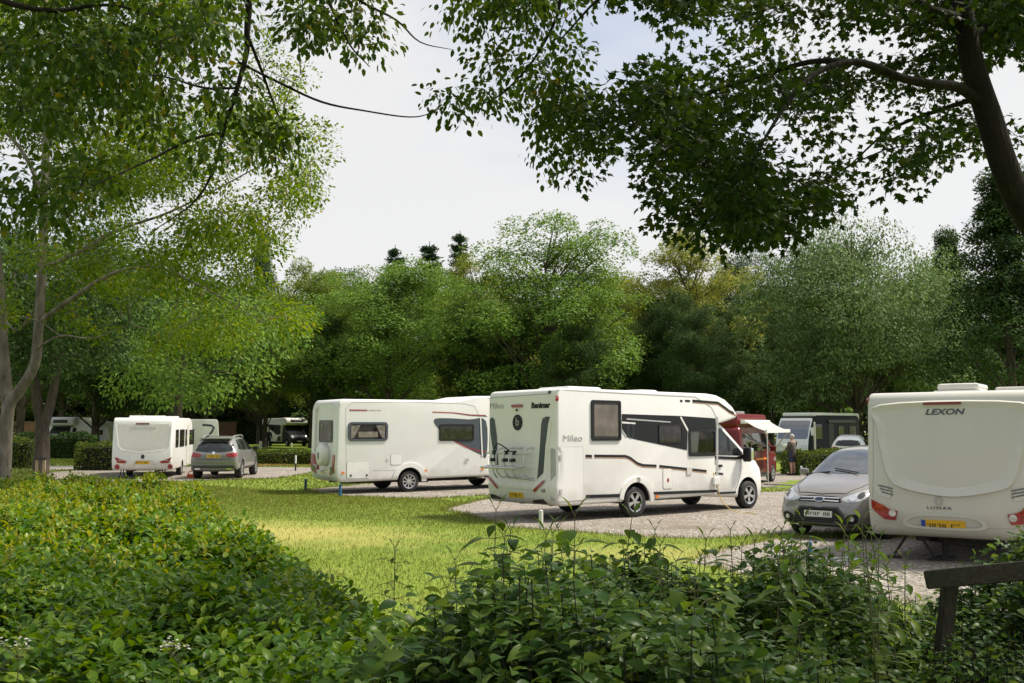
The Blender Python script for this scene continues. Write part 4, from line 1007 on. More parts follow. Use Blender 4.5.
# white hatchback, far right
pl = Place(18.1, 54.0, 66, 4.3)
ki = pl.root("hatchback_car", "white hatchback with red tail lamps half hidden behind the clipped hedge on the right", "car", "cars on the pitches")
st = [(-.02, .40, .80, .90, .70, .72, .62), (.05, .30, .92, 1.08, .84, .86, .68), (.30, .22, 1.0, 1.36, .88, .89, .60), (.7, .20, 1.0, 1.46, .89, .90, .62), (1.6, .20, .99, 1.49, .89, .90, .64), (2.2, .20, .97, 1.44, .89, .90, .64), (2.9, .20, .94, 1.12, .89, .89, .64), (3.2, .20, .92, 1.0, .88, .87, .62), (3.9, .20, .82, .90, .84, .80, .56), (4.2, .24, .60, .70, .74, .70, .44), (4.3, .3, .5, .55, .6, .58, .36)]
st = [(a, b, c * 1.08, d * 1.10, e, f, g_) for a, b, c, d, e, f, g_ in st]
me = arches(loft_me(st), (.8, 3.45), .32, 1.8, PEARL); sharp(me, 40); B = Body(me); mobj("body", me, None, ki)
for x in (.8, 3.45):
    for e in (-1, 1): add_wheel(ki, x, e * .77, .32, .21, e, 5)
B.patch("rear_window", 'B', curve2([(-.64, 1.05), (.64, 1.05), (.54, 1.32), (-.54, 1.32)], 3), CARGL, ki, off=.006)
for e in (-1, 1):
    s = 'R' if e < 0 else 'L'
    B.patch("tail_lamp", 'B', curve2([(e * .48, .86), (e * .50, .95), (e * .84, .99), (e * .85, .86)], 3), REDL, ki, off=.012, deep=.05)
    B.patch("side_window", s, [(.6, 1.06), (1.3, 1.03), (1.3, 1.36), (.95, 1.33)], CARGL, ki); B.patch("side_window", s, [(1.36, 1.03), (2.7, 1.01), (2.3, 1.28), (2.0, 1.37), (1.36, 1.37)], CARGL, ki)
B.plate('B', 0, .78, ki, seed=51)
B.patch("bumper_trim", 'B', rrect(-.75, .75, .3, .45, .05), BLACKPL, ki, off=.012)

# maroon campervan with its awning out
w = P(773, 475, 38.6); VA = 60; a_ = R(VA)
pl = Place(w.x - math.cos(a_) * 3.95 - math.sin(a_) * .93, w.y - math.sin(a_) * 3.95 + math.cos(a_) * .93, VA, 4.9)
rv = pl.root("campervan", "maroon campervan with raised roof and white awning, behind the near motorhome's front", "campervan")
prof = [(.08, .42), (.0, .6), (.0, 1.1), (.06, 2.0), (.2, 2.12), (3.0, 2.12), (3.22, 2.02), (4.10, 1.24), (4.62, 1.04), (4.84, .82), (4.88, .5), (4.8, .30), (.4, .30)]
def shp(c):
    if c.z > 1.05: c.y *= 1 - .11 * (c.z - 1.05) / .9
    if c.x > 4.0: c.y *= 1 - .15 * ((c.x - 4.0) / .88) ** 2
me = prism_me(prof, 1.90, .08, 3, shp); me = arches(me, (.95, 3.95), .33, 1.9, REDVAN); sharp(me, 32); B = Body(me); mobj("body", me, None, rv)
for x in (.95, 3.95):
    for e in (-1, 1): add_wheel(rv, x, e * .84, .33, .21, e, 5)
bm = bmesh.new(); add_box(bm, .2, 3.95, -.74, .74, 2.09, 2.58, bev=.14); pr = bmobj("pop_top", bm, REDVAN, rv)
bmobj("roof_hatch", box_bm(1.2, 2.2, -.4, .4, 2.57, 2.68, bev=.03), mat("grey roof hatch", (.3, .28, .27), .5), pr)
for s in ('R', 'L'):
    B.patch("side_window", s, rrect(.35, 1.35, 1.22, 1.88, .07), CARGL, rv); B.patch("side_window", s, rrect(1.45, 2.55, 1.22, 1.88, .07), CARGL, rv)
    B.patch("side_window", s, [(2.68, 1.20), (3.78, 1.20), (3.46, 1.54), (3.15, 1.84), (2.68, 1.88)], CARGL, rv)
    B.patch("door_seam", s, band([(2.62, 1.9), (2.62, .6)], .014), BLACKPL, rv, off=.003); B.patch("door_seam", s, band([(3.66, 1.2), (3.60, .7)], .014), BLACKPL, rv, off=.003)
    e = -1 if s == 'R' else 1
    bmobj("door_mirror", box_bm(3.5, 3.62, min(e * .95, e * 1.18), max(e * .95, e * 1.18), 1.18, 1.38, bev=.04), REDVAN, rv)
    B.patch("headlamp", s, [(4.38, .82), (4.80, .76), (4.76, .95), (4.56, 1.04)], CLEARL, rv, off=.01)
B.patch("windscreen", 'F', [(-.70, 1.28), (.70, 1.28), (.60, 1.92), (-.60, 1.92)], CARGL, rv)
for e in (-1, 1): B.patch("headlamp", 'F', [(e * .80, .76), (e * .80, .96), (e * .55, .95), (e * .52, .78)], CLEARL, rv, off=.012, deep=.1)
B.patch("grille", 'F', rrect(-.48, .48, .76, .92, .03), BLACKPL, rv, off=.012); B.plate('F', 0, .5, rv, yellow=False)
B.patch("sill_trim", 'R', rrect(1.5, 3.4, .34, .42, .02), BLACKPL, rv, off=.01)
bm = bmesh.new(); add_box(bm, .3, 3.5, -1.00, -.80, 2.22, 2.36, bev=.04); aw = bmobj("awning_case", bm, WHITE, rv)
bm = bmesh.new(); n = 12
top = [[bm.verts.new((.35 + 3.1 * i / n, -.96 - .75 * j / 4, 2.33 - .36 * j / 4 - .05 * math.sin(math.pi * j / 4))) for j in range(5)] for i in range(n + 1)]
for i in range(n):
    for j in range(4): bm.faces.new((top[i][j], top[i + 1][j], top[i + 1][j + 1], top[i][j + 1]))
bmesh.ops.solidify(bm, geom=list(bm.faces), thickness=.012)
add_box(bm, .33, 3.47, -1.75, -1.69, 1.90, 2.02)
bmobj("awning_canopy", bm, AWN, rv)
for x in (.45, 3.40):
    bm = bmesh.new(); tube_bm(bm, [(x, -1.72, 1.96), (x + (.3 if x > 1 else 0), -1.0 if x > 1 else -1.72, 1.15 if x > 1 else 0)], .022, 6); bmobj("awning_leg", bm, ALU, rv)
bmobj("side_step", box_bm(1.5, 2.4, -1.16, -.95, .30, .36, bev=.01), UNDER, rv)
qa, qb = pl.side(757, 459.5, -.95), pl.side(769, 459.5, -.95)
B.patch("side_reflector", 'R', rrect(qa[0], qb[0], qa[1] - .035, qa[1] + .035, .02), ORANGE, rv, off=.012)

# dark motorhome far right, its tall windscreen to the left
h_ = P(781, 440, 62.0)
pl = Place(h_.x + .9 + math.cos(R(45)) * 6.3, h_.y + math.sin(R(45)) * 6.3, 225, 6.8)
bk = pl.root("motorhome", "dark blue motorhome with white roof and tall pale windscreen, beyond the right clipped hedge", "motorhome", "coachbuilt motorhomes")
prof = [(.1, .4), (0, .6), (.0, 2.4), (.12, 2.66), (.4, 2.76), (5.6, 2.76), (6.1, 2.62), (6.45, 2.0), (6.72, 1.25), (6.80, .8), (6.78, .45), (6.6, .36)]
me = cut(prism_me(prof, 2.3, .07, 3), [cyl_cut(x, .36, .43, y0, y1) for x in (1.9, 5.7) for y0, y1 in ((-1.4, -.72), (.72, 1.4))], [NAVYBODY, UNDER]); sharp(me, 32); B = Body(me); mobj("body", me, None, bk)
bm = bmesh.new(); add_box(bm, -.03, 5.9, -1.12, 1.12, 2.68, 2.92, bev=.10); add_box(bm, -.08, .25, -1.12, 1.12, 1.9, 2.90, bev=.12); bmobj("roof", bm, WHITE, bk)
B.patch("front_panel", 'F', rrect(-1.10, 1.10, .45, 2.58, .1), PEARL, bk, off=.01, deep=.05)
B.patch("windscreen", 'F', rrect(-1.02, 1.02, 1.30, 2.42, .12), SCREEN, bk, off=.02, deep=.02)
for e in (-1, 1):
    B.patch("headlamp", 'F', rrect(e * .82 - .18, e * .82 + .18, .72, .95, .05), CLEARL, bk, off=.025)
    bm = bmesh.new(); add_box(bm, 6.35, 6.5, min(e * 1.1, e * 1.34), max(e * 1.1, e * 1.34), 1.5, 2.0, bev=.05); bmobj("mirror", bm, WHITE, bk)
    for x in (1.9, 5.7): add_wheel(bk, x, e * 1.0, .345, .23, e, 5)
for s in ('L', 'R'):
    wnd = B.window(s, .5, 1.5, 1.4, 2.1, bk, r=.06, fw=.05); B.patch("curtain", s, rrect(.62, 1.2, 1.5, 2.0, .03), CURTAIN, wnd, off=.02, deep=.004)
    B.window(s, 2.2, 3.0, 1.5, 2.1, bk, r=.06, fw=.05); B.patch("entry_door", s, rrect(3.6, 4.25, .5, 2.25, .05), BLACKGR, bk, off=.015)
    B.patch("side_stripe", s, band([(.1, 1.12), (3.4, 1.12)], .05), MIDGREY, bk); B.patch("awning_case", s, rrect(.8, 4.4, 2.30, 2.47, .05), DKGREY, bk, off=.1, deep=.1)
    B.patch("cab_window", s, [(5.1, 1.3), (6.3, 1.3), (6.15, 1.9), (5.95, 2.2), (5.1, 2.2)], CARGL, bk, off=.01)

# far motorhome by the trees, left of centre
h_ = P(268, 440, 104.0)
pl = Place(h_.x + .2, h_.y + 1, -54, 6.6)
fm = pl.root("motorhome", "far white and black motorhome under the trees, left of centre", "motorhome", "coachbuilt motorhomes")
prof = [(.1, .4), (0, .6), (.0, 2.6), (.1, 2.75), (4.6, 2.8), (5.5, 2.84), (5.95, 2.78), (6.2, 2.6), (6.25, 2.3), (6.0, 2.1), (5.0, 2.08), (4.95, .42)]
me = cut(prism_me(prof, 2.3, .08, 3), [cyl_cut(1.9, .36, .43, -1.4, -.72)], [CREAM, UNDER]); sharp(me, 32); B = Body(me); mobj("body", me, None, fm)
ducato_cab(fm, 4.9, 6.9, BLACKGR, 6.0, detail=False)
for e in (-1, 1):
    for x in (1.9, 6.0): add_wheel(fm, x, e * (1.0 if x < 3 else .88), .345, .23, e, 5)
B.patch("roof_window", 'F', rrect(-.7, .7, 2.40, 2.70, .1), CARGL, fm, off=.01)
for s in ('R', 'L'):
    B.patch("window_band", s, [(1.1, 2.2), (4.9, 2.1), (4.9, 1.2), (4.0, 1.1), (1.9, 1.75)], BLACKGR, fm); B.window(s, 2.4, 3.3, 1.6, 2.05, fm)
    B.patch("cab_graphic", s, [(3.9, .5), (4.9, .5), (4.9, 1.05), (4.2, .95)], BLACKGR, fm)

# caravan behind the SUV with a swoosh
e_ = P(218.5, 440, 62.0)
pl = Place(e_.x, e_.y, 196, 5.6)
wb = pl.root("caravan", "white caravan with a dark curved swoosh on its side, hidden behind the estate car", "caravan", "touring caravans")
B = caravan(pl, wb, 5.6, 2.2, 2.50, WHITE, 2.6, bow=.04)
B.patch("swoosh", 'L', band([(1.05, 1.15), (.62, 1.45), (.38, 1.75), (.28, 2.0), (.42, 2.12), (.95, 2.16)], .13), MIDGREY, wb, off=.006)
for x0 in (1.6, 3.2): B.window('L', x0, x0 + 1.0, 1.3, 1.95, wb)

# white caravan and motorhome in front of the brick wall
e_ = P(113, 440, 86.0)
pl = Place(e_.x - 5.2, e_.y, 3, 5.2)
wl = pl.root("caravan", "plain white caravan in front of the brick wall, partly behind a nearer caravan", "caravan", "touring caravans")
B = caravan(pl, wl, 5.2, 2.2, 2.50, CREAM, 2.4); B.window('R', 4.0, 4.6, 1.3, 1.7, wl); B.window('R', 1.2, 2.4, 1.3, 1.9, wl)
e_ = P(59, 440, 84.0)
pl = Place(e_.x - .6, e_.y + 6.2, -85, 6.6)
wm = pl.root("motorhome", "white motorhome facing the camera behind the far left hedge, in front of the brick wall", "motorhome", "coachbuilt motorhomes")
prof = [(.1, .4), (0, .6), (.0, 2.6), (.1, 2.75), (4.6, 2.78), (5.4, 2.8), (5.8, 2.7), (5.95, 2.45), (5.85, 2.1), (5.0, 2.1), (4.95, .42)]
me = cut(prism_me(prof, 2.2, .08, 3), [cyl_cut(1.9, .36, .43, -1.4, -.72)], [WHITE, UNDER]); sharp(me, 32); B = Body(me); mobj("body", me, None, wm)
ducato_cab(wm, 4.9, 6.9, WHITE, 6.0, detail=False)
B.patch("roof_window", 'F', rrect(-.6, .6, 2.3, 2.56, .08), CARGL, wm, off=.01)
for x in (1.9, 6.0):
    for e in (-1, 1): add_wheel(wm, x, e * .92, .345, .23, e, 5)
# ================================================================== light
SUNV = Vector((0.56, 0.10, 0.82)).normalized()          # towards the sun
EL = math.asin(SUNV.z); 
w = bpy.data.worlds.new("World"); sc.world = w; w.use_nodes = True
nt = w.node_tree; N, L_ = nt.nodes, nt.links
bg = N["Background"]; bg.inputs["Strength"].default_value = 0.1
sky = N.new("ShaderNodeTexSky"); sky.sky_type = 'NISHITA'; sky.sun_disc = False
sky.sun_elevation = EL; sky.sun_rotation = math.atan2(SUNV.x, SUNV.y); sky.dust_density = 2.0; sky.air_density = 1.0
tc = N.new("ShaderNodeTexCoord")
mp = N.new("ShaderNodeMapping"); mp.inputs["Scale"].default_value = (1.0, 1.0, 2.6); L_.new(tc.outputs["Generated"], mp.inputs[0])
no = N.new("ShaderNodeTexNoise"); no.inputs["Scale"].default_value = 1.5; no.inputs["Detail"].default_value = 4; no.inputs["Roughness"].default_value = 0.55
L_.new(mp.outputs[0], no.inputs["Vector"])
mr = N.new("ShaderNodeMapRange"); mr.inputs["From Min"].default_value = 0.36; mr.inputs["From Max"].default_value = 0.60
mr.inputs["To Min"].default_value = 0.26; mr.inputs["To Max"].default_value = 0.90
L_.new(no.outputs["Fac"], mr.inputs["Value"])
mx = N.new("ShaderNodeMix"); mx.data_type = 'RGBA'; L_.new(mr.outputs[0], mx.inputs["Factor"]); L_.new(sky.outputs[0], mx.inputs[6])
CLOUD = 5.2
mx.inputs[7].default_value = (CLOUD * 1.0, CLOUD * 0.985, CLOUD * 0.96, 1)          # thin bright cloud
L_.new(mx.outputs[2], bg.inputs["Color"])
sun = bpy.data.objects.new("sun", bpy.data.lights.new("sun", 'SUN')); C.objects.link(sun)
sun.data.energy = 3.6; sun.data.angle = R(8.0); sun.data.color = (1.0, 0.93, 0.80)
sun.rotation_euler = (-SUNV).to_track_quat('-Z', 'Y').to_euler()
sc.view_settings.view_transform = 'Standard'; sc.view_settings.look = 'None'
sc.view_settings.exposure = 0.82; sc.view_settings.gamma = 1
sc.cycles.use_denoising = True
sc.cycles.max_bounces = 6; sc.cycles.diffuse_bounces = 3; sc.cycles.glossy_bounces = 3; sc.cycles.transmission_bounces = 4; sc.cycles.transparent_max_bounces = 6
sc.cycles.caustics_reflective = False; sc.cycles.caustics_refractive = False
sc.cycles.sample_clamp_indirect = 6

# ================================================================== ground
def inpoly(px, py, poly):
    px = np.asarray(px); py = np.asarray(py); c = np.zeros(px.shape, bool); n = len(poly)
    for i in range(n):
        x1, y1 = poly[i][:2]; x2, y2 = poly[(i + 1) % n][:2]
        if y1 == y2: continue
        k = ((y1 > py) != (y2 > py)) & (px < (x2 - x1) * (py - y1) / (y2 - y1) + x1); c ^= k
    return c
GRASSM = ramp_mat("lawn turf", [(0.30, (0.085, 0.146, 0.016)), (0.5, (0.164, 0.230, 0.025)), (0.72, (0.257, 0.306, 0.045))], 9.0, 0.9, 0.5, bscale=60, bdist=0.03,
    big=[(0.22, (0.122, 0.192, 0.020), 0.45, 0.65), (0.6, (0.242, 0.260, 0.051), 0.60, 0.75)],
    patch=[(-4.6, 19.2, 4.6, 2.6, -0.55, (0.385, 0.337, 0.096), 0.85), (2.6, 15.6, 3.4, 1.7, -0.1, (0.342, 0.306, 0.090), 0.6), (4.6, 14.0, 2.2, 1.0, 0, (0.385, 0.352, 0.124), 0.6), (-9.5, 31.5, 4, 1.2, .3, (.2, .19, .06), .5)])
GRAVEL = ramp_mat("pinkish gravel", [(0.0, (0.11, 0.095, 0.08)), (0.4, (0.235, 0.205, 0.175)), (0.75, (0.33, 0.295, 0.26)), (1.0, (0.46, 0.43, 0.39))], 8, 0.95, 0.9, vor=26, bdist=0.025,
    big=[(0.7, (0.20, 0.17, 0.135), 0.5, 0.72), (0.28, (0.15, 0.14, 0.095), 0.58, 0.75)])
TARMAC = ramp_mat("worn pale tarmac", [(0.3, (0.19, 0.17, 0.155)), (0.7, (0.28, 0.255, 0.235))], 18, 0.9, 0.35, bscale=140, bdist=0.01, big=[(0.5, (0.24, 0.22, 0.20), 0.5, 0.7)])
MULCH = ramp_mat("orange bark mulch", [(0.3, (0.13, 0.05, 0.022)), (0.7, (0.30, 0.13, 0.06))], 14, 0.95, 0.8, bscale=40)
SOIL = ramp_mat("leaf litter soil", [(0.3, (0.02, 0.016, 0.010)), (0.55, (0.045, 0.035, 0.02)), (0.75, (0.05, 0.06, 0.018))], 7, 0.95, 0.8, bscale=30)

bm = bmesh.new()
xs = [-900, -300, -120, -60, -30, -15, 0, 15, 30, 60, 120, 300, 900]; ys = [-60, -20, 0, 5, 10, 16, 22, 32, 40, 60, 90, 130, 180, 260, 400, 900]
gv = [[bm.verts.new((x, y, gz(x, min(y, 260)))) for x in xs] for y in ys]
for j in range(len(ys) - 1):
    for i in range(len(xs) - 1): bm.faces.new((gv[j][i], gv[j][i + 1], gv[j + 1][i + 1], gv[j + 1][i]))
structure(bmobj("ground", bm, GRASSM))
def sheet(name, pts, m, lift, wob=0.0, seed=0):
    """flat surface laid on the ground"""
    rr = random.Random(seed); out = []
    for i, p in enumerate(pts):
        a = Vector(p[:2]); b = Vector(pts[(i + 1) % len(pts)][:2]); k = max(1, int((b - a).length / 0.5)) if wob else 1
        for j in range(k):
            q = a.lerp(b, j / k)
            if wob: q += Vector((rr.uniform(-wob, wob), rr.uniform(-wob, wob)))
            out.append(q)
    bm = bmesh.new(); bm.faces.new([bm.verts.new((q.x, q.y, 0)) for q in out])
    bmesh.ops.bisect_plane(bm, geom=list(bm.verts) + list(bm.edges) + list(bm.faces), plane_co=(0, Y0, 0), plane_no=(0, 1, 0))
    bmesh.ops.triangulate(bm, faces=bm.faces)
    for v in bm.verts: v.co.z = gz(v.co.x, v.co.y) + lift
    bmesh.ops.recalc_face_normals(bm, faces=bm.faces)
    if sum(f.normal.z for f in bm.faces) < 0: bmesh.ops.reverse_faces(bm, faces=bm.faces)
    structure(bmobj(name, bm, m)); return [(q.x, q.y) for q in out]
g2 = lambda *a: tuple(G(*a))[:2]
POLY = []
POLY.append(sheet("road", [(-70, 50.5), (-30, 49.5), (-10, 46.5), (0, 43), (6, 38), (10.5, 33.5), (15, 30.8), (22, 29.2), (45, 28), (45, 33.5), (24, 34), (17, 35.2), (14, 37), (9, 43), (2, 48), (-10, 51.2), (-30, 54), (-70, 55)], TARMAC, 0.008))
POLY.append(sheet("pitch_gravel", [g2(440, 509), g2(470, 516), g2(502, 526), g2(600, 534), g2(700, 539), g2(792, 533), (9.5, 19.5), (15, 25), (17, 31.5), (10.0, 34.0), g2(660, 497), g2(560, 497), g2(490, 498)], GRAVEL, 0.004, 0.10, 2))
POLY.append(sheet("pitch_gravel", [g2(304, 490), g2(336, 496), g2(420, 499), g2(500, 495), (4, 34), (5.5, 38), (-1, 43.5), (-3.2, 41), g2(330, 487)], GRAVEL, 0.004, 0.12, 3))
POLY.append(sheet("pitch_gravel", [g2(690, 562), g2(722, 548), g2(780, 539), (7.5, 18.2), (11, 24), (14, 26), (13, 14), (9, 9.6), (5.0, 10.2), (3.6, 11.6)], GRAVEL, 0.005, 0.10, 4))
POLY.append(sheet("pitch_gravel", [(-19, 36.5), (-13.6, 37.8), (-12.5, 39.2), (-9.5, 41), (-9, 50), (-20, 51), (-22, 42)], GRAVEL, 0.012, 0.1, 5))
POLY.append(sheet("pitch_gravel", [(8, 37.5), (10.5, 36.2), (13.5, 37.5), (14.5, 41), (13, 46), (7, 46)], GRAVEL, 0.012, 0.1, 6))
sheet("mulch_bed", [g2(256, 466), g2(330, 465), g2(330, 460), g2(256, 461)], MULCH, 0.014, .05, 7)
sheet("verge", [g2(772, 487), g2(800, 489), g2(830, 486), g2(830, 479), g2(790, 481)], GRASSM, 0.016, .08, 8)
# kerb beside the road on the right
bm = bmesh.new(); kp = [(9.2, 36.6), (11.2, 34.9), (14, 33.9), (20, 33)]
for a, b in zip(kp, kp[1:]):
    for s0 in range(8):
        p = Vector(a).lerp(Vector(b), s0 / 8); q = Vector(a).lerp(Vector(b), s0 / 8 + .118); d = (q - p).normalized(); n = Vector((-d.y, d.x)) * .06
        vs = [bm.verts.new((c.x, c.y, gz(0, c.y) + z)) for z in (-.02, .06) for c in (p - n, q - n, q + n, p + n)]
        for f in ((0, 1, 5, 4), (1, 2, 6, 5), (2, 3, 7, 6), (3, 0, 4, 7), (4, 5, 6, 7)): bm.faces.new([vs[i] for i in f])
bmesh.ops.recalc_face_normals(bm, faces=bm.faces); structure(bmobj("kerb", bm, mat("concrete kerb", (.36, .33, .29), .85, var=.15)))

# ================================================================== leaves
def unit(a): return a / (np.linalg.norm(a, axis=-1, keepdims=True) + 1e-9)
def rdir(n, rng=None):
    g = (rng or RNG).normal(size=(n, 3)); return unit(g)
T_DIA = (np.array([(0, 0, 0), (.45, .32, .06), (1, 0, 0), (.45, -.32, .06)]), np.array([(0, 2, 1), (0, 3, 2)]))
T_OVAL = (np.array([(0, 0, 0), (.28, .20, .05), (.68, .17, .03), (1, 0, -.06), (.68, -.17, .03), (.28, -.20, .05), (.5, 0, 0)]), np.array([(0, 6, 2, 1), (6, 3, 2, 2), (0, 5, 4, 6), (6, 4, 4, 3)]))
def _leaf():
    us = [0, .10, .28, .5, .70, .87, 1.0]; ws = [0.02, .12, .215, .225, .165, .08, .004]; dz = [0, .02, .035, .03, 0, -.05, -.11]
    V = []; Fs = []
    for u, w_, z in zip(us, ws, dz): V += [(u, w_, z + w_ * .28), (u, 0, z), (u, -w_, z + w_ * .28)]
    for k in range(len(us) - 1):
        a = 3 * k; Fs += [(a + 1, a + 4, a + 3, a), (a + 2, a + 5, a + 4, a + 1)]
    return np.array(V), np.array(Fs)
T_LEAF = _leaf()
def _maple():
    out = [(0, 0)]
    for a, r in ((-118, .42), (-92, .30), (-70, .66), (-48, .36), (-24, .62), (0, 1.0)): out.append((r, a))
    pts = [(0, 0, 0)] + [(.28 + r * .72 * math.cos(R(a)), r * .72 * math.sin(R(a)), -.05 * r) for a, r in ((-140, .45), (-105, .42), (-72, .85), (-48, .42), (-26, .70), (-16, .62), (0, 1.0), (16, .62), (26, .70), (48, .42), (72, .85), (105, .42), (140, .45))]
    c = len(pts); pts.append((.28, 0, .05)); n = c
    fs = [(c, i, (i + 1) % n) for i in range(n)]
    return np.array(pts), np.array(fs)
T_MAPLE = _maple()
def leaves(pos, dirn, nrm, size, T, wid=1.0):
    """returns verts and faces of many leaves"""
    tv, tf = T; n = len(pos); k = len(tv)
    d = unit(dirn); s = unit(np.cross(nrm, d)); u = np.cross(d, s)
    size = np.broadcast_to(size, (n,))
    V = pos[:, None, :] + size[:, None, None] * (tv[None, :, 0:1] * d[:, None, :] + wid * tv[None, :, 1:2] * s[:, None, :] + tv[None, :, 2:3] * u[:, None, :])
    Fc = tf[None] + (np.arange(n) * k)[:, None, None]
    return V.reshape(-1, 3), Fc.reshape(-1, tf.shape[1])
def fix_quads(F):
    """split index rows with repeats into triangles"""
    if F.shape[1] == 3: return [F]
    rep = (F[:, 2] == F[:, 3])
    rep2 = (F[:, 1] == F[:, 2])
    out = [F[~(rep | rep2)]]
    if rep.any(): out.append(F[rep][:, :3])
    if rep2.any(): out.append(F[rep2][:, [0, 1, 3]])
    return [f for f in out if len(f)]
class LeafCloud:
    def __init__(s): s.V = []; s.F = []; s.n = 0
    def add(s, pos, dirn, nrm, size, T, wid=1.0):
        if len(pos) == 0: return
        V, Fc = leaves(np.asarray(pos, float), np.asarray(dirn, float), np.asarray(nrm, float), size, T, wid)
        for f in fix_quads(Fc): s.F.append(f + s.n)
        s.V.append(V); s.n += len(V)
    def mesh(s, name):
        tri = [f for f in s.F if f.shape[1] == 3]; qu = [f for f in s.F if f.shape[1] == 4]
        fs = ([np.concatenate(tri)] if tri else []) + ([np.concatenate(qu)] if qu else [])
        return np_mesh(name, np.concatenate(s.V), fs)

BARK = ramp_mat("grey brown bark", [(0.3, (0.045, 0.036, 0.027)), (0.6, (0.11, 0.09, 0.07)), (0.8, (0.19, 0.17, 0.14))], 7, 0.95, 1.0, bscale=22, bdist=0.03, stretch=(1, 1, .25))
ASHBARK = ramp_mat("pale grey ash bark", [(0.3, (0.075, 0.062, 0.048)), (0.55, (0.19, 0.165, 0.135)), (0.8, (0.33, 0.31, 0.27))], 7, 0.95, 1.0, bscale=20, bdist=0.03, stretch=(1, 1, .3))
DARKBARK = ramp_mat("dark maple bark", [(0.3, (0.012, 0.010, 0.008)), (0.7, (0.036, 0.030, 0.024))], 8, 0.95, 1.0, bscale=25, bdist=0.03, stretch=(1, 1, .3))
WOOD = ramp_mat("weathered wood rail", [(0.3, (0.036, 0.033, 0.021)), (0.7, (0.095, 0.085, 0.058))], 9, 0.9, 0.6, bscale=30, stretch=(1, 6, 6), big=[(2.0, (.05, .065, .025), .5, .7)])
PALEWOOD = ramp_mat("pale timber post", [(0.3, (0.30, 0.23, 0.14)), (0.7, (0.46, 0.37, 0.25))], 12, 0.85, 0.3, bscale=40)

LM = {
 'young': leaf_mat("young hedge shoots", [(0, (0.143, 0.200, 0.016)), (.7, (0.242, 0.273, 0.024)), (1, (0.330, 0.304, 0.050))], .45, 1.0, .4),
 'oak':    leaf_mat("oak foliage", [(0, (0.064, 0.138, 0.024)), (.5, (0.121, 0.220, 0.037)), (1, (0.207, 0.312, 0.058))], .28, .5, .5),
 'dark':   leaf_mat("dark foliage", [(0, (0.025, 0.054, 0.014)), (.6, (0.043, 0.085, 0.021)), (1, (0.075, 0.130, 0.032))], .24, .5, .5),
 'yellow': leaf_mat("yellow green foliage", [(0, (0.141, 0.178, 0.034)), (.6, (0.231, 0.272, 0.053)), (.93, (0.323, 0.334, 0.072)), (1, (0.340, 0.272, 0.072))], .32, .5, .5),
 'willow': leaf_mat("grey green foliage", [(0, (0.067, 0.121, 0.037)), (.6, (0.114, 0.184, 0.058)), (1, (0.189, 0.265, 0.094))], .25, .6, .5),
 'bright': leaf_mat("fresh green foliage", [(0, (0.076, 0.128, 0.018)), (.6, (0.132, 0.199, 0.028)), (1, (0.218, 0.269, 0.048))], .38, .5, .5),
 'pine':   leaf_mat("pine foliage", [(0, (0.031, 0.068, 0.037)), (1, (0.092, 0.145, 0.068))], .12, .4, .5),
 'ash':    leaf_mat("ash leaves", [(0, (0.053, 0.108, 0.009)), (.6, (0.098, 0.171, 0.014)), (.94, (0.159, 0.223, 0.024)), (1, (0.266, 0.248, 0.019))], .5, .5, .45),
 'maple':  leaf_mat("maple leaves", [(0, (0.016, 0.037, 0.006)), (.7, (0.030, 0.062, 0.009)), (1, (0.059, 0.088, 0.014))], .42, .6, .4),
 'birch':  leaf_mat("hanging leaves", [(0, (0.030, 0.066, 0.010)), (.7, (0.055, 0.104, 0.014)), (.95, (0.085, 0.124, 0.018)), (1, (0.188, 0.162, 0.018))], .45, .6, .4),
 'laurel': leaf_mat("glossy hedge leaves", [(0, (0.040, 0.107, 0.011)), (.5, (0.078, 0.168, 0.014)), (.85, (0.150, 0.252, 0.023)), (1, (0.252, 0.325, 0.038))], .38, 2.2, .36),
 'dogwood': leaf_mat("bush leaves", [(0, (0.029, 0.072, 0.016)), (.6, (0.058, 0.117, 0.021)), (1, (0.117, 0.176, 0.033))], .38, 1.0, .35),
 'sapling': leaf_mat("sapling leaves", [(0, (0.060, 0.120, 0.017)), (1, (0.132, 0.204, 0.030))], .5, .9, .35),
 'box':    leaf_mat("clipped hedge leaves", [(0, (0.041, 0.078, 0.014)), (.7, (0.088, 0.135, 0.022)), (1, (0.189, 0.203, 0.041))], .25, .6, .45),
 'bramble': leaf_mat("bramble leaves", [(0, (0.053, 0.090, 0.021)), (.7, (0.120, 0.164, 0.033)), (1, (0.224, 0.239, 0.075))], .35, .6, .45),
}

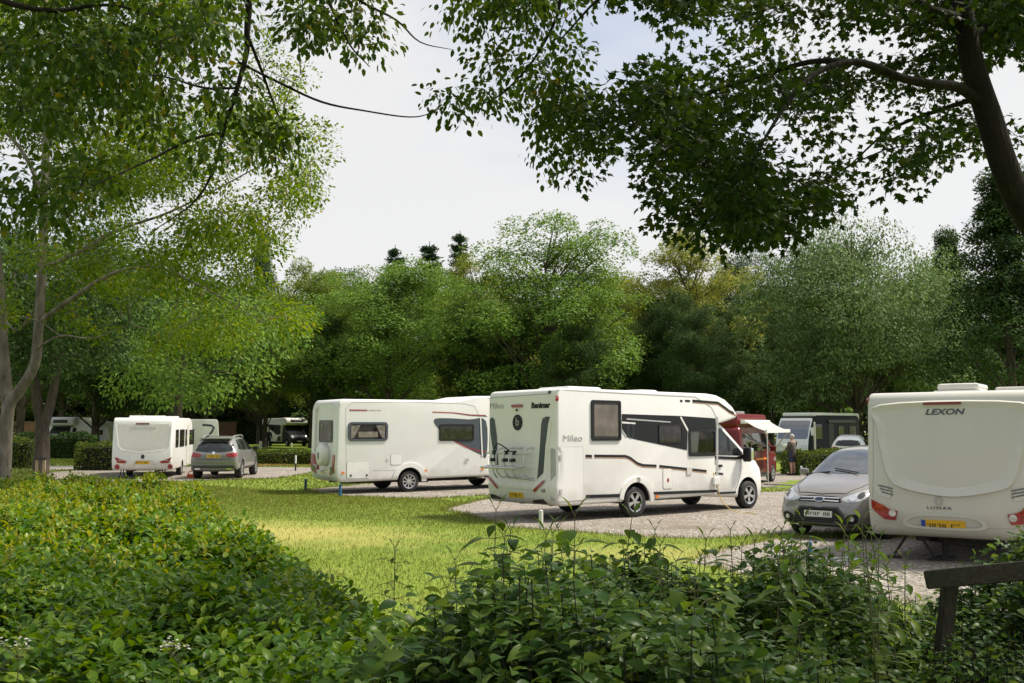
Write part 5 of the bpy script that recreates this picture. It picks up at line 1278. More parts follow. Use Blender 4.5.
# ------------------------------------------------------------------ background trees
def crown_mesh(seed, H, Rr, base, nclump, ncard, card, kind='round'):
    rng = np.random.default_rng(seed); lc = LeafCloud(); tb = Tubes()
    zc = (H + base) / 2; hz = (H - base) / 2
    top = Vector((0, 0, base + hz * .9))
    cl = []
    for i in range(nclump):
        d = rdir(1, rng)[0]
        if d[2] < -0.85: d[2] *= -1
        rad = rng.uniform(.62, 1.0) if rng.random() < .8 else rng.uniform(.15, .6)
        lump = 1 + .16 * math.sin(3 * math.atan2(d[1], d[0]) + seed) + .10 * math.sin(5 * d[2] + seed * 2)
        if kind == 'cone': sx = max(.12, 1 - max(0, d[2] * .5 + .5)) * 1.15
        else: sx = 1.0
        c = np.array([d[0] * Rr * rad * lump * sx, d[1] * Rr * rad * lump * sx, zc + d[2] * hz * rad * (1 if kind != 'round' else lump ** .5)])
        cl.append((c, Rr * rng.uniform(.12, .24), d))
    for c, r, dd in cl:
        n = int(ncard * (r / (Rr * .20)) ** 2)
        d = rdir(n, rng); low = rng.random(n) < (.22 if kind != 'willow' else .45)
        d[:, 2] = np.where(low, -np.abs(d[:, 2]) * .5, np.abs(d[:, 2])); d = unit(d)
        rr = r * (.55 + .45 * rng.random(n) ** .5)
        flat = .55 if kind != 'willow' else .85
        rr = rr * (1 + .22 * np.sin(d[:, 0] * 5 + c[0]) * np.sin(d[:, 1] * 5 + c[1]))
        p = c + d * rr[:, None] * np.array([1.1, 1.1, flat])
        p[:, 2] -= (np.hypot(d[:, 0], d[:, 1]) ** 2) * r * (.20 if kind != 'willow' else .5)
        nr = unit(d * np.array([.5, .5, .35]) + np.array([0, 0, .8]) + dd * .25 + rng.normal(size=(n, 3)) * .32)
        out = unit(d * np.array([1, 1, .2]) + rng.normal(size=(n, 3)) * .5 + np.array([0, 0, -.3 if kind != 'willow' else -.9]))
        lc.add(p, out, nr, card * rng.uniform(.6, 1.25, n), T_DIA, 1.25 if kind != 'willow' else .7)
    return lc.mesh("crown"), cl
def trunk_mesh(seed, H, Rr, base, cl, r0):
    rr = random.Random(seed); tb = Tubes()
    lean = rr.uniform(-.5, .5), rr.uniform(-.5, .5)
    n = 8
    core = [Vector((lean[0] * (i / n) ** 2 + rr.uniform(-.1, .1) * (i > 0), lean[1] * (i / n) ** 2, -0.15 + (H * .8) * i / n)) for i in range(n + 1)]
    tb.add(smooth_path(core, 3), interp([r0 * 1.35, r0, r0 * .92, r0 * .8, r0 * .62, r0 * .5, r0 * .36, r0 * .22, r0 * .08], n * 3 + 1), 10)
    for c, r, d in cl[::3]:
        c = Vector(c); zz = max(base * .75, c.z - (c.xy.length) * .75)
        i = min(n, max(1, int((zz + .15) / (H * .8) * n)))
        s = core[i]; m = s.lerp(c, .5) + Vector((rr.uniform(-.3, .3), rr.uniform(-.3, .3), .4))
        tb.add(smooth_path([s, m, c], 3), interp([r0 * .28, r0 * .16, r0 * .04], 7), 6)
    return tb.mesh("trunk")
def pine_mesh(seed, H, Rr, base, card, n_tier=14, ncard=90):
    rng = np.random.default_rng(seed); lc = LeafCloud(); tb = Tubes()
    for t in range(n_tier):
        z = base + (H - base) * t / n_tier; rt = Rr * (1 - (t / n_tier) ** 1.4) * rng.uniform(.7, 1.1) + .25
        for b in range(5):
            a = rng.uniform(0, 2 * math.pi); ln = rt * rng.uniform(.6, 1.05)
            k = np.linspace(.15, 1, 12); u = np.array([math.cos(a), math.sin(a), 0])
            cen = np.array([0, 0, z]) + u * (k * ln)[:, None] + np.array([0, 0, 1]) * (.25 * ln * k ** 2 - .05)[:, None]
            tb.add([Vector(q) for q in cen[::3]], .04, 4)
            m = ncard // 2
            ii = rng.integers(0, 12, m * 3); p = cen[ii] + rng.normal(size=(m * 3, 3)) * np.array([.16, .16, .14]) * (1 + ln * .25)
            lc.add(p, unit(u + rng.normal(size=(m * 3, 3)) * .6), unit(np.array([0, 0, 1]) + rng.normal(size=(m * 3, 3)) * .5), card * rng.uniform(.6, 1.2, m * 3), T_DIA, .7)
    core = [Vector((0, 0, z)) for z in np.linspace(-.1, H, 10)]; tb.add(core, np.linspace(.28, .03, 10), 8)
    return lc.mesh("crown"), tb.mesh("trunk")

PROTO = {}
def proto(key, *a, r0=.35, kind='round'):
    cm, cl = crown_mesh(*a, kind=kind); tm = trunk_mesh(a[0], a[1], a[2], a[3], cl, r0); PROTO[key] = (cm, tm, a[1], a[2])
proto('A', 11, 20.0, 8.0, 2.2, 190, 400, .21)
proto('B', 23, 20.0, 6.6, 3.2, 160, 400, .21)
proto('C', 35, 20.0, 8.5, 2.8, 210, 390, .21)
proto('W', 47, 18.0, 9.0, 3.2, 200, 380, .30, kind='willow')
proto('K', 59, 21.0, 6.5, 2.0, 180, 390, .21, kind='cone')
proto('U', 63, 4.0, 2.6, .3, 40, 130, .22, r0=.06)
for k, sd in (('P', 5), ('Q', 9)):
    c_, t_ = pine_mesh(sd, 22, 2.8, 9, .36); PROTO[k] = (c_, t_, 22, 2.4)
TREES = []
def tree(key, x, y, h, wide, lm, rz, name, label, cat="tree", group="trees of the wood beyond the pitches", bark=None):
    cm, tm, H, Rr = PROTO[key]
    r = empty(name, (x, y, gz(x, y) - .05), rz, label, cat, group)
    s = h / H; sx = wide / (2 * Rr)
    for nm, me, m in (("crown", cm, LM[lm]), ("trunk", tm, bark or BARK)):
        if len(me.materials) == 0: me.materials.append(m)
        o = bpy.data.objects.new(nm, me); link(o, r); o.scale = (sx, sx, s)
        o.material_slots[0].link = 'OBJECT'; o.material_slots[0].material = m
    TREES.append((x, y)); return r
def ptree(key, px, topy, wpx, d, lm, rz, name, label, **k):
    b = P(px, 437, d); t = P(px, topy, d)
    return tree(key, b.x, d, t.z - gz(0, d), wpx / F * d, lm, rz, name, label, **k)
ptree('A', 548, 221, 205, 76, 'oak', 0.4, "oak_tree", "broad round crowned green tree rising behind the black banded motorhome, tallest in the middle")
ptree('C', 388, 258, 185, 80, 'oak', 2.2, "oak_tree", "wide green tree with layered foliage behind the motorhome with the spare wheel cover")
ptree('B', 312, 262, 105, 92, 'bright', 1.2, "broadleaf_tree", "lighter green tree between the near ash and the wide layered tree")
ptree('B', 690, 226, 135, 84, 'yellow', 0.2, "maple_tree", "yellow green tree right of the tall round one, below the overhanging maple")
ptree('A', 752, 246, 110, 92, 'dark', 3.0, "broadleaf_tree", "dark tree between the yellow green tree and the grey green one")
ptree('W', 858, 226, 225, 68, 'willow', 1.0, "willow_tree", "grey green feathery tree with a thick trunk, behind the cream caravan's left side")
ptree('K', 1015, 160, 190, 56, 'dark', .5, "broadleaf_tree", "dark pointed tree at the right edge behind the cream caravan")
ptree('K', 955, 225, 100, 84, 'dark', 1.5, "broadleaf_tree", "dark tree filling the gap between the grey green tree and the right edge tree")
ptree('P', 393, 244, 48, 118, 'pine', 0, "pine_tree", "left of the three thin dark conifers rising over the wide layered tree", group="conifers over the tree line")
ptree('Q', 428, 241, 56, 120, 'pine', 1, "pine_tree", "bushy middle one of the three dark conifers over the tree line", group="conifers over the tree line")
ptree('P', 459, 230, 44, 116, 'pine', 2, "pine_tree", "tallest dark conifer, just left of the big round tree", group="conifers over the tree line")
ptree('B', 478, 262, 100, 94, 'yellow', 2.6, "broadleaf_tree", "olive green tree squeezed between the layered tree and the tall round tree")
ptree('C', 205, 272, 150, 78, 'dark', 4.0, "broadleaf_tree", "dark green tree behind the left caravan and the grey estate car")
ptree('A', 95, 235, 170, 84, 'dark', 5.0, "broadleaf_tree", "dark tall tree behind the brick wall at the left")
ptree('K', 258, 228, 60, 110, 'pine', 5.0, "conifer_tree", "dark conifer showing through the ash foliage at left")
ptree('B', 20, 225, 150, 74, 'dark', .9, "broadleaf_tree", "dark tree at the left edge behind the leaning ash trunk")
ptree('C', 620, 270, 130, 98, 'bright', .9, "broadleaf_tree", "fresh green tree peeping between the round tree and the yellow green tree")
ptree('C', 265, 285, 120, 96, 'bright', 3.9, "broadleaf_tree", "sunlit green tree above the far motorhome at left")
k = 0
rs = random.Random(12)
HID = "tall tree of the dark back row, showing only through gaps between the nearer crowns"
for row, (d, ty, step) in enumerate(((112, 275, 92), (130, 268, 84))):
    px = -30 + 30 * row
    while px < 1080:
        ptree(rs.choice('ABC'), px + rs.uniform(-14, 14), ty + rs.uniform(0, 26), 130, d + rs.uniform(-5, 5), rs.choice(['dark', 'oak', 'dark', 'bright']), rs.uniform(0, 6), "broadleaf_tree", HID, group="back row of the wood")
        px += step
# slim trunks of the wood under the crowns
POLE = []
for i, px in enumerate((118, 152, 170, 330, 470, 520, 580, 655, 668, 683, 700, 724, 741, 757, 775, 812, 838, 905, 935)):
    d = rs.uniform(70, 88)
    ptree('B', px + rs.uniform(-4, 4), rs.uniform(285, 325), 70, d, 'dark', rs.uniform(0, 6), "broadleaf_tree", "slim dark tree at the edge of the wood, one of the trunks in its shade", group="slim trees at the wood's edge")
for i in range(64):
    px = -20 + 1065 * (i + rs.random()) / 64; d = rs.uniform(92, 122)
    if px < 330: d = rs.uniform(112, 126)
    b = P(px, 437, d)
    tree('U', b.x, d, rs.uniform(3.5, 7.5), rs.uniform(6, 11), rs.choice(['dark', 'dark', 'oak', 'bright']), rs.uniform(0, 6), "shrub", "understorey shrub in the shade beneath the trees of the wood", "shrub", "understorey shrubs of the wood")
rng = np.random.default_rng(500); lc = LeafCloud(); n = 70000
x = rng.uniform(-95, 95, n); y = rng.uniform(138, 150, n); hh = 13 + 2.5 * np.sin(x * .21) + 2 * np.sin(x * .53 + 1)
z = gzv(y) + hh * rng.random(n) ** .8
lc.add(np.column_stack([x, y, z]), rdir(n, rng) + np.array([0, 0, -.3]), unit(rng.normal(size=(n, 3)) * .6 + np.array([0, -.3, .7])), rng.uniform(.5, .95, n), T_DIA, 1.3)
tag(mobj("far_wood", lc.mesh("far_wood"), LM['dark']), "dense dark wood closing the view behind the trees", "wood", kind="stuff")
# ------------------------------------------------------------------ near trees
def poly_sample(rng, poly, n):
    xs = [p[0] for p in poly]; ys = [p[1] for p in poly]; out = np.zeros((0, 2))
    while len(out) < n:
        q = np.stack([rng.uniform(min(xs), max(xs), n * 3), rng.uniform(min(ys), max(ys), n * 3)], 1)
        out = np.concatenate([out, q[inpoly(q[:, 0], q[:, 1], poly)]])
    return out[:n]
def clumped(rng, poly, n, k=7, s=15):
    """sprays gathered in tufts with gaps between"""
    par = poly_sample(rng, poly, max(1, n // k)); q = par[rng.integers(0, len(par), n)] + rng.normal(size=(n, 2)) * np.array([s * 1.25, s * .8])
    return q[inpoly(q[:, 0], q[:, 1], [(a + (0), b) for a, b in poly])]
def limb(pts, rad, n=5): return (smooth_path([Vector(p) for p in pts], n), rad)
def near_tree(name, label, limbs, centers, rng, leafm, barkm, T, lsize, lrad, nleaf, wid, droop, twig=.010, group=None, cat="tree", maxtwig=3.0, loc=None):
    """limbs: (path, radii); centers: cluster centres; every cluster hangs on a twig of the nearest limb"""
    root = empty(name, loc or limbs[0][0][0], 0, label, cat, group); off = root.location
    tb = Tubes(); tw = Tubes(); nodes = []
    for i, (path, rad) in enumerate(limbs):
        rr = interp(rad, len(path)); tb.add([p - off for p in path], rr, 12 if rr[0] > .08 else 7)
        for p, r in zip(path, rr): nodes.append((p.x, p.y, p.z))
    nodes = np.array(nodes); lc = LeafCloud(); rr = random.Random(4)
    # clusters are hooked up nearest first, so that twigs branch off twigs
    cs = np.array([tuple(c) for c in centers]); d0 = np.array([np.min(np.linalg.norm(nodes - c, axis=1)) for c in cs])
    for i in np.argsort(d0):
        c = cs[i]; dist = np.linalg.norm(nodes - c, axis=1); j = int(np.argmin(dist)); a = nodes[j]
        ln = dist[j]
        m = a * .5 + c * .5 + np.array([rr.uniform(-.1, .1), rr.uniform(-.1, .1), .10]) * ln
        pth = smooth_path([Vector(a) - off, Vector(m) - off, Vector(c) - off], 3)
        r0 = twig * (.5 + min(1.5, ln)); tw.add(pth, np.linspace(r0, .0025, len(pth)), 4)
        nodes = np.concatenate([nodes, [c, m]])
        n = int(nleaf * rng.uniform(.6, 1.4)); d = rdir(n, rng)
        p = c - np.array(off) + d * (lrad * rng.random(n) ** .45)[:, None] * np.array([1.15, 1.15, .75])
        u = unit(c - a) if ln > .05 else np.array([0, 0, 1.0])
        out = unit(d * .8 + u * .5 + np.array([0, 0, -droop]) + rng.normal(size=(n, 3)) * .35)
        nr = unit(np.array([0, 0, 1.0]) + rng.normal(size=(n, 3)) * .55 + d * .25)
        lc.add(p, out, nr, lsize * rng.uniform(.6, 1.25, n), T, wid)
    for V_, F_ in zip(tw.V, tw.F): tb.V.append(V_)
    tb.F += [f + tb.n for f in tw.F]; tb.n += tw.n
    mobj("trunk", tb.mesh("trunk"), barkm, root, smooth=True)
    mobj("crown", lc.mesh("crown"), leafm, root)
    return root
def pp(lst, d): return [P(q[0], q[1], q[2] if len(q) > 2 else d) for q in lst]

# ash on the left (about 20 m away)
D = 20.0
rng = np.random.default_rng(101)
base = G(2, 530); base = Vector((P(2, 437, D).x, D, 0))
limbs = [limb([base, *pp([(4, 470), (8, 410), (18, 393)], D)], [0.165, 0.133, 0.121, 0.108]),
         limb(pp([(8, 410), (3, 345), (0, 290), (-10, 200), (-20, 90), (-25, -80)], D + .2), [0.121, 0.101, 0.095, 0.083, 0.064, 0.032]),
         limb(pp([(16, 396), (34, 366), (38, 335), (41, 285), (43, 230), (46, 150), (52, 60), (58, -40), (62, -160)], D), [0.108, 0.099, 0.095, 0.092, 0.086, 0.077, 0.064, 0.045, 0.019]),
         limb(pp([(40, 322, 20), (70, 300, 19.6), (112, 274, 19.2), (155, 267, 18.8), (196, 284, 18.4), (225, 300, 18.2), (262, 322, 18)], D), [0.058, 0.048, 0.038, 0.028, 0.021, 0.014, 0.006]),
         limb(pp([(44, 268, 20), (78, 252, 20.4), (118, 230, 20.8), (165, 214, 21.2), (215, 190, 21.6), (262, 165, 22), (318, 140, 22.2)], D), [0.054, 0.045, 0.035, 0.026, 0.019, 0.013, 0.005]),
         limb(pp([(46, 205, 20), (30, 165, 20.3), (8, 135, 20.6), (-30, 110, 21)], D), [0.058, 0.045, 0.035, 0.019]),
         limb(pp([(48, 120, 20), (85, 85, 19.5), (135, 70, 19), (190, 30, 18.5), (250, 10, 18)], D), [0.051, 0.038, 0.028, 0.019, 0.008]),
         limb(pp([(42, 300, 20), (18, 330, 20.8), (4, 318, 21)], D), [0.038, 0.026, 0.013]),
         limb(pp([(34, 350), (60, 336, 19.4), (92, 338, 19), (130, 325, 18.6)], D), [0.028, 0.019, 0.013, 0.006])]
ASHP = [(-60, -60), (230, -60), (255, 20), (262, 90), (298, 90), (322, 130), (346, 146), (338, 178), (318, 205), (300, 232), (268, 248), (282, 275), (304, 300), (298, 325), (262, 340), (225, 346), (180, 345), (130, 352), (100, 338), (60, 340), (30, 320), (-60, 330)]
q = clumped(rng, ASHP, 640, 6, 15)
keep = []
for a, b in q:
    e = max(0, (a - 235) / 110) if b < 260 else 0
    if rng.random() < e * .55: continue
    keep.append(P(a, b, rng.uniform(20.3, 24.5) if (a < 75 and rng.random() < .85) else rng.uniform(17, 24)))
# the crown goes on above and left of the frame
c0 = Vector((base.x, D, 11.5))
for i in range(170):
    d = rdir(1, rng)[0]; pnt = c0 + Vector(d) * 6.2 * rng.uniform(.5, 1)
    if pnt.z > 8.5 or pnt.x < -11.5: keep.append(pnt)
near_tree("ash_tree", "pale barked ash tree with leaning forked trunk and feathery lit leaves at the left edge", limbs, keep, rng, LM['ash'], ASHBARK, T_DIA, .092, .42, 145, .85, .45)

# second forked tree, behind the hedge
base = Vector((P(42, 437, 44).x, 44, gz(0, 44))); rng = np.random.default_rng(102)
limbs = [limb([base, *pp([(42, 452), (42, 428)], 44)], [.36, .33, .30]),
         limb(pp([(42, 428), (38, 406), (34, 380), (28, 345), (24, 310)], 44), [.24, .22, .20, .15, .08]),
         limb(pp([(43, 428), (48, 412), (53, 392), (60, 350), (66, 310)], 44), [.24, .21, .19, .14, .08])]
cs = [P(a, b, rng.uniform(40, 48)) for a, b in poly_sample(rng, [(-40, 240), (130, 240), (150, 300), (138, 345), (100, 372), (20, 360), (-40, 380)], 150)]
near_tree("forked_tree", "dark tree forking low down into two stems, behind the rough bank at left", limbs, cs, rng, LM['dark'], BARK, T_DIA, .22, 1.1, 120, 1.0, .4, twig=.02)

# sunlit lower bough tree between the ash and the wood (pale feathery foliage above the left caravan)
base = Vector((P(176, 437, 58).x, 58, gz(0, 58))); rng = np.random.default_rng(103)
limbs = [limb([base, *pp([(178, 410), (184, 360), (190, 320), (200, 285)], 58)], [.30, .26, .22, .16, .06])]
cs = [P(a, b, rng.uniform(53, 63)) for a, b in poly_sample(rng, [(90, 300), (140, 280), (250, 290), (290, 315), (296, 345), (255, 385), (190, 402), (120, 395), (86, 350)], 120)]
near_tree("broadleaf_tree", "mid green tree with drooping boughs standing between the left caravan and the wood", limbs, cs, rng, LM['oak'], BARK, T_DIA, .26, 1.25, 110, .9, .6, twig=.02)

# maple leaning in from the right
K = .83; D = 8.2 * K; rng = np.random.default_rng(104)
base = Vector((5.25 * K, 8.9 * K, 0))
ppk = lambda lst, d: [P(q[0], q[1], q[2] * K if len(q) > 2 else d) for q in lst]
limbs = [limb([base, Vector((4.2, 7.25, 1.5)), *ppk([(1062, 285, 8.5), (1022, 208, 8.3), (1004, 165, 8.2), (990, 120), (972, 62), (962, 0), (950, -110, 8.4), (930, -260, 8.8)], D)], [0.115, 0.098, 0.095, 0.092, 0.090, 0.087, 0.078, 0.066, 0.046, 0.017]),
         limb(ppk([(986, 108), (960, 88, 8.1), (930, 84, 7.9), (902, 78, 7.8), (876, 67, 7.7), (852, 62, 7.6), (822, 70, 7.4), (796, 92, 7.2), (770, 130, 7.0), (745, 175, 6.9)], D), [0.044, 0.036, 0.032, 0.029, 0.026, 0.023, 0.019, 0.015, 0.010, 0.005]),
         limb(ppk([(850, 62, 7.6), (810, 62, 7.8), (760, 76, 8.0), (710, 92, 8.3), (660, 108, 8.6), (610, 130, 8.9), (570, 150, 9.1)], D), [0.020, 0.019, 0.016, 0.013, 0.010, 0.007, 0.003]),
         limb(ppk([(966, 20), (930, 10, 8.0), (890, -15, 7.8), (830, -40, 7.6), (760, -50, 7.4), (680, -40, 7.3), (610, -10, 7.2), (560, 40, 7.2)], D), [0.046, 0.037, 0.032, 0.026, 0.021, 0.016, 0.010, 0.005]),
         limb(ppk([(968, 40), (1000, 20, 8.5), (1040, 20, 8.8), (1090, 40, 9)], D), [0.034, 0.029, 0.023, 0.012]),
         limb(ppk([(985, 96), (940, 110, 8.8), (890, 130, 9.2), (850, 165, 9.4)], D), [0.023, 0.017, 0.012, 0.005])]
MAP1 = [(600, -50), (1080, -50), (1080, 110), (1024, 140), (985, 165), (960, 160), (936, 150), (938, 185), (915, 205), (880, 190), (862, 225), (842, 228), (812, 200), (790, 228), (772, 245), (748, 240), (730, 250), (702, 268), (682, 245), (655, 215), (634, 228), (620, 190), (565, 182), (545, 150), (560, 110), (588, 92), (585, 40)]
q = clumped(rng, MAP1, 640, 11, 16); keep = []
HOLES = [(905, 150, 10), (790, 150, 9), (735, 110, 10), (680, 170, 10), (660, 60, 9), (745, 30, 9), (1000, 60, 9), (850, 195, 10), (720, 215, 9), (600, 160, 9), (890, 40, 8), (925, 120, 9), (770, 215, 9), (830, 30, 8), (862, 52, 16), (935, 190, 30), (640, 130, 14), (775, 180, 12), (615, 65, 10), (700, 150, 8), (958, 150, 18), (815, 110, 9), (1005, 150, 16)]
for a, b in q:
    if any((a - hx) ** 2 + (b - hy) ** 2 < hr ** 2 for hx, hy, hr in HOLES): continue
    if a < 640 and rng.random() < .4: continue
    dmin = 5.5
    if abs(b - (62 + max(0, a - 850) * .22)) < 26 and a > 790: dmin = 6.9
    if abs(a - (962 + b * .26)) < 34: dmin = 7.0
    keep.append(P(a, b, rng.uniform(dmin, 8.7)))
c0 = Vector((3.4, 4.6, 6.6))
for i in range(760):  # unseen crown sprays added outside the frame to block the sun
    d = rdir(1, rng)[0]; pnt = c0 + Vector((d[0] * 4.6 + .6, d[1] * 5.0, d[2] * 2.8)) * rng.uniform(.4, 1)
    pr = (pnt.z - CAMZ) / max(pnt.y, .5)
    if pr > .47 or (pnt.y < .8 and pnt.z > 3.4) or (pnt.y > .8 and pnt.x / pnt.y > .58 and pnt.z > 3.2): keep.append(pnt)
near_tree("maple_tree", "dark maple leaning in from the right edge, boughs hanging across the top", limbs, keep, rng, LM['maple'], DARKBARK, T_MAPLE, .056, .20, 50, 1.0, .3, twig=.005)

# lighter leafed boughs hanging in at the top centre
rng = np.random.default_rng(105); D = 7.0
trunk = Vector((1.2, 1.2, 0))
# a tree just behind the camera on the left, its boughs reach over into the frame
base = Vector((-3.6, 3.2, 0))
limbs = [limb([base, Vector((-3.5, 3.3, 2)), Vector((-3.2, 3.6, 4)), Vector((-2.9, 3.9, 6.2)), Vector((-2.8, 4.2, 8))], [.19, .16, .14, .10, .03]),
         limb([Vector((-3.1, 3.7, 4.6)), Vector((-2.6, 4.6, 5.2)), P(228, -40, 6.2), P(247, 34, 6.4), P(240, 78, 6.4), P(224, 130, 6.4), P(214, 168, 6.4), P(194, 202, 6.4), P(150, 233, 6.3)], [.05, .042, .026, .020, .016, .013, .010, .006, .003]),
         limb(pp([(247, 34, 6.4), (262, 72, 6.5), (274, 105, 6.6), (287, 137, 6.6)], D), [.012, .010, .007, .003]),
         limb(pp([(238, 62, 6.4), (278, 82, 6.5), (322, 102, 6.6), (366, 111, 6.7), (410, 117, 6.8), (432, 112, 6.8), (443, 100, 6.8)], D), [.010, .009, .008, .006, .005, .003, .002]),
         limb(pp([(224, 132, 6.4), (190, 140, 6.2), (150, 160, 6.0), (110, 178, 5.8), (74, 195, 5.7)], D), [.009, .009, .007, .005, .003]),
         limb(pp([(236, 88, 6.4), (205, 88, 6.2), (160, 76, 6.0), (110, 75, 5.8), (84, 76, 5.7)], D), [.009, .008, .006, .005, .003]),
         limb([Vector((-2.6, 4.6, 5.2)), P(300, -60, 6.6), P(330, 5, 6.8), P(350, 45, 6.8), P(370, 67, 6.8)], [.03, .016, .010, .007, .003]),
         limb([P(300, -60, 6.6), P(352, -5, 6.9), P(396, 20, 7.0), P(420, 42, 7.0), P(454, 50, 7.0)], [.016, .011, .008, .005, .002]),
         limb([Vector((-2.9, 3.9, 6.0)), P(420, -150, 6.6), P(520, -80, 6.9), P(560, -10, 7.0), P(540, 50, 7.0), P(500, 95, 7.0), P(462, 110, 7.0)], [.04, .03, .018, .014, .010, .006, .003]),
         limb([P(520, -80, 6.9), P(470, -20, 6.9), P(455, 10, 6.9), P(448, 35, 6.9)], [.012, .008, .005, .002]),
         limb([Vector((-3.2, 3.6, 4.2)), P(-40, -20, 5.2), P(40, 10, 5.4), P(110, 5, 5.6), P(170, 20, 5.8)], [.03, .022, .015, .009, .004])]
cs = []
for poly, n, d0, d1 in (([(-40, -60), (250, -60), (262, 40), (240, 70), (262, 110), (240, 125), (200, 95), (150, 110), (100, 95), (60, 120), (30, 95), (-40, 110)], 270, 5.2, 7.2),
                        ([(-30, 90), (240, 80), (235, 150), (190, 180), (120, 190), (60, 240), (-30, 230)], 55, 5.2, 6.8),
                        ([(250, -50), (395, -50), (398, 10), (385, 48), (366, 62), (340, 48), (305, 40), (270, 30)], 62, 6.3, 7.4),
                        ([(440, -40), (600, -40), (600, 20), (570, 40), (585, 90), (556, 110), (530, 85), (500, 118), (455, 112), (450, 92), (490, 70), (462, 30), (445, 25)], 105, 6.5, 7.6),
                        ([(505, 60), (590, 70), (600, 150), (575, 172), (545, 176), (530, 140), (540, 110)], 48, 6.8, 7.8),
                        ([(255, 120), (290, 125), (285, 160), (258, 150)], 8, 6.4, 6.6), ([(440, 90), (452, 95), (462, 112), (446, 112)], 4, 6.8, 6.9)):
    cs += [P(a, b, rng.uniform(d0, d1)) for a, b in (clumped(rng, poly, n, 5, 14) if n > 40 else poly_sample(rng, poly, n))]
c0 = Vector((-2.6, 0.5, 6.8))
for i in range(760):  # unseen sprays added over and behind the camera to block the sky
    d = rdir(1, rng)[0]; pnt = c0 + Vector((d[0] * 6.0, d[1] * 6.5, d[2] * 2.6)) * rng.uniform(.4, 1)
    if (pnt.y < .8 and pnt.z > 3.6) or (pnt.z - CAMZ) / max(pnt.y, .5) > .47: cs.append(pnt)
near_tree("birch_tree", "tree with thin dark twigs and small hanging leaves, reaching in at the top left", limbs, cs, rng, LM['birch'], DARKBARK, T_OVAL, .056, .20, 34, 1.35, .9, twig=.004)

# ------------------------------------------------------------------ hedges and bushes
def shoots(rng, xy, ztop, size, per, T, lift=60, wid=1.0, gap=.035, lean=.35):
    """upright shoots with leaves set around the stem; xy (n,2), ztop (n,)"""
    n = len(xy); lc = LeafCloud()
    ax = rng.normal(size=(n, 2)) * lean
    for k in range(per):
        tl = .15 if lift > 45 else .38 if lift > 30 else .5
        az = rng.uniform(0, 6.28, n) + k * 2.4; el = R(lift) - R(lift + 15) * k / max(1, per - 1) + rng.normal(size=n) * .25
        z = ztop - gap * k * (size / .08) - rng.random(n) * .02
        p = np.stack([xy[:, 0] - ax[:, 0] * gap * k, xy[:, 1] - ax[:, 1] * gap * k, z], 1)
        d = np.stack([np.cos(az) * np.cos(el), np.sin(az) * np.cos(el), np.sin(el)], 1)
        nr = np.stack([-np.cos(az) * np.sin(el), -np.sin(az) * np.sin(el), np.cos(el)], 1) + rng.normal(size=(n, 3)) * tl
        s = size * (.55 + .45 * min(1, k / 3)) * rng.uniform(.7, 1.25, n)
        lc.add(p, d, nr, s, T, wid)
    return lc
def field(rng, poly, density):
    xs = [p[0] for p in poly]; ys = [p[1] for p in poly]
    a = abs(sum(poly[i][0] * poly[(i + 1) % len(poly)][1] - poly[(i + 1) % len(poly)][0] * poly[i][1] for i in range(len(poly)))) / 2
    return poly_sample(rng, poly, int(a * density))
def edge_dist(q, poly):
    d = np.full(len(q), 1e9)
    for i in range(len(poly)):
        a = np.array(poly[i]); b = np.array(poly[(i + 1) % len(poly)]); ab = b - a
        t = np.clip(((q - a) @ ab) / (ab @ ab), 0, 1); d = np.minimum(d, np.linalg.norm(q - a - t[:, None] * ab, axis=1))
    return d
def wob(q, s=1.0, a=.1, ph=0.0):
    x, y = q[:, 0] * s, q[:, 1] * s
    return a * (np.sin(1.7 * x + 2.1 * y + ph) + np.sin(3.1 * x - 1.3 * y + 1 + ph) * .7 + np.sin(5.3 * y + 2.2 * x + 2 + ph) * .5 + np.sin(9 * x + 4 * y + ph) * .3)
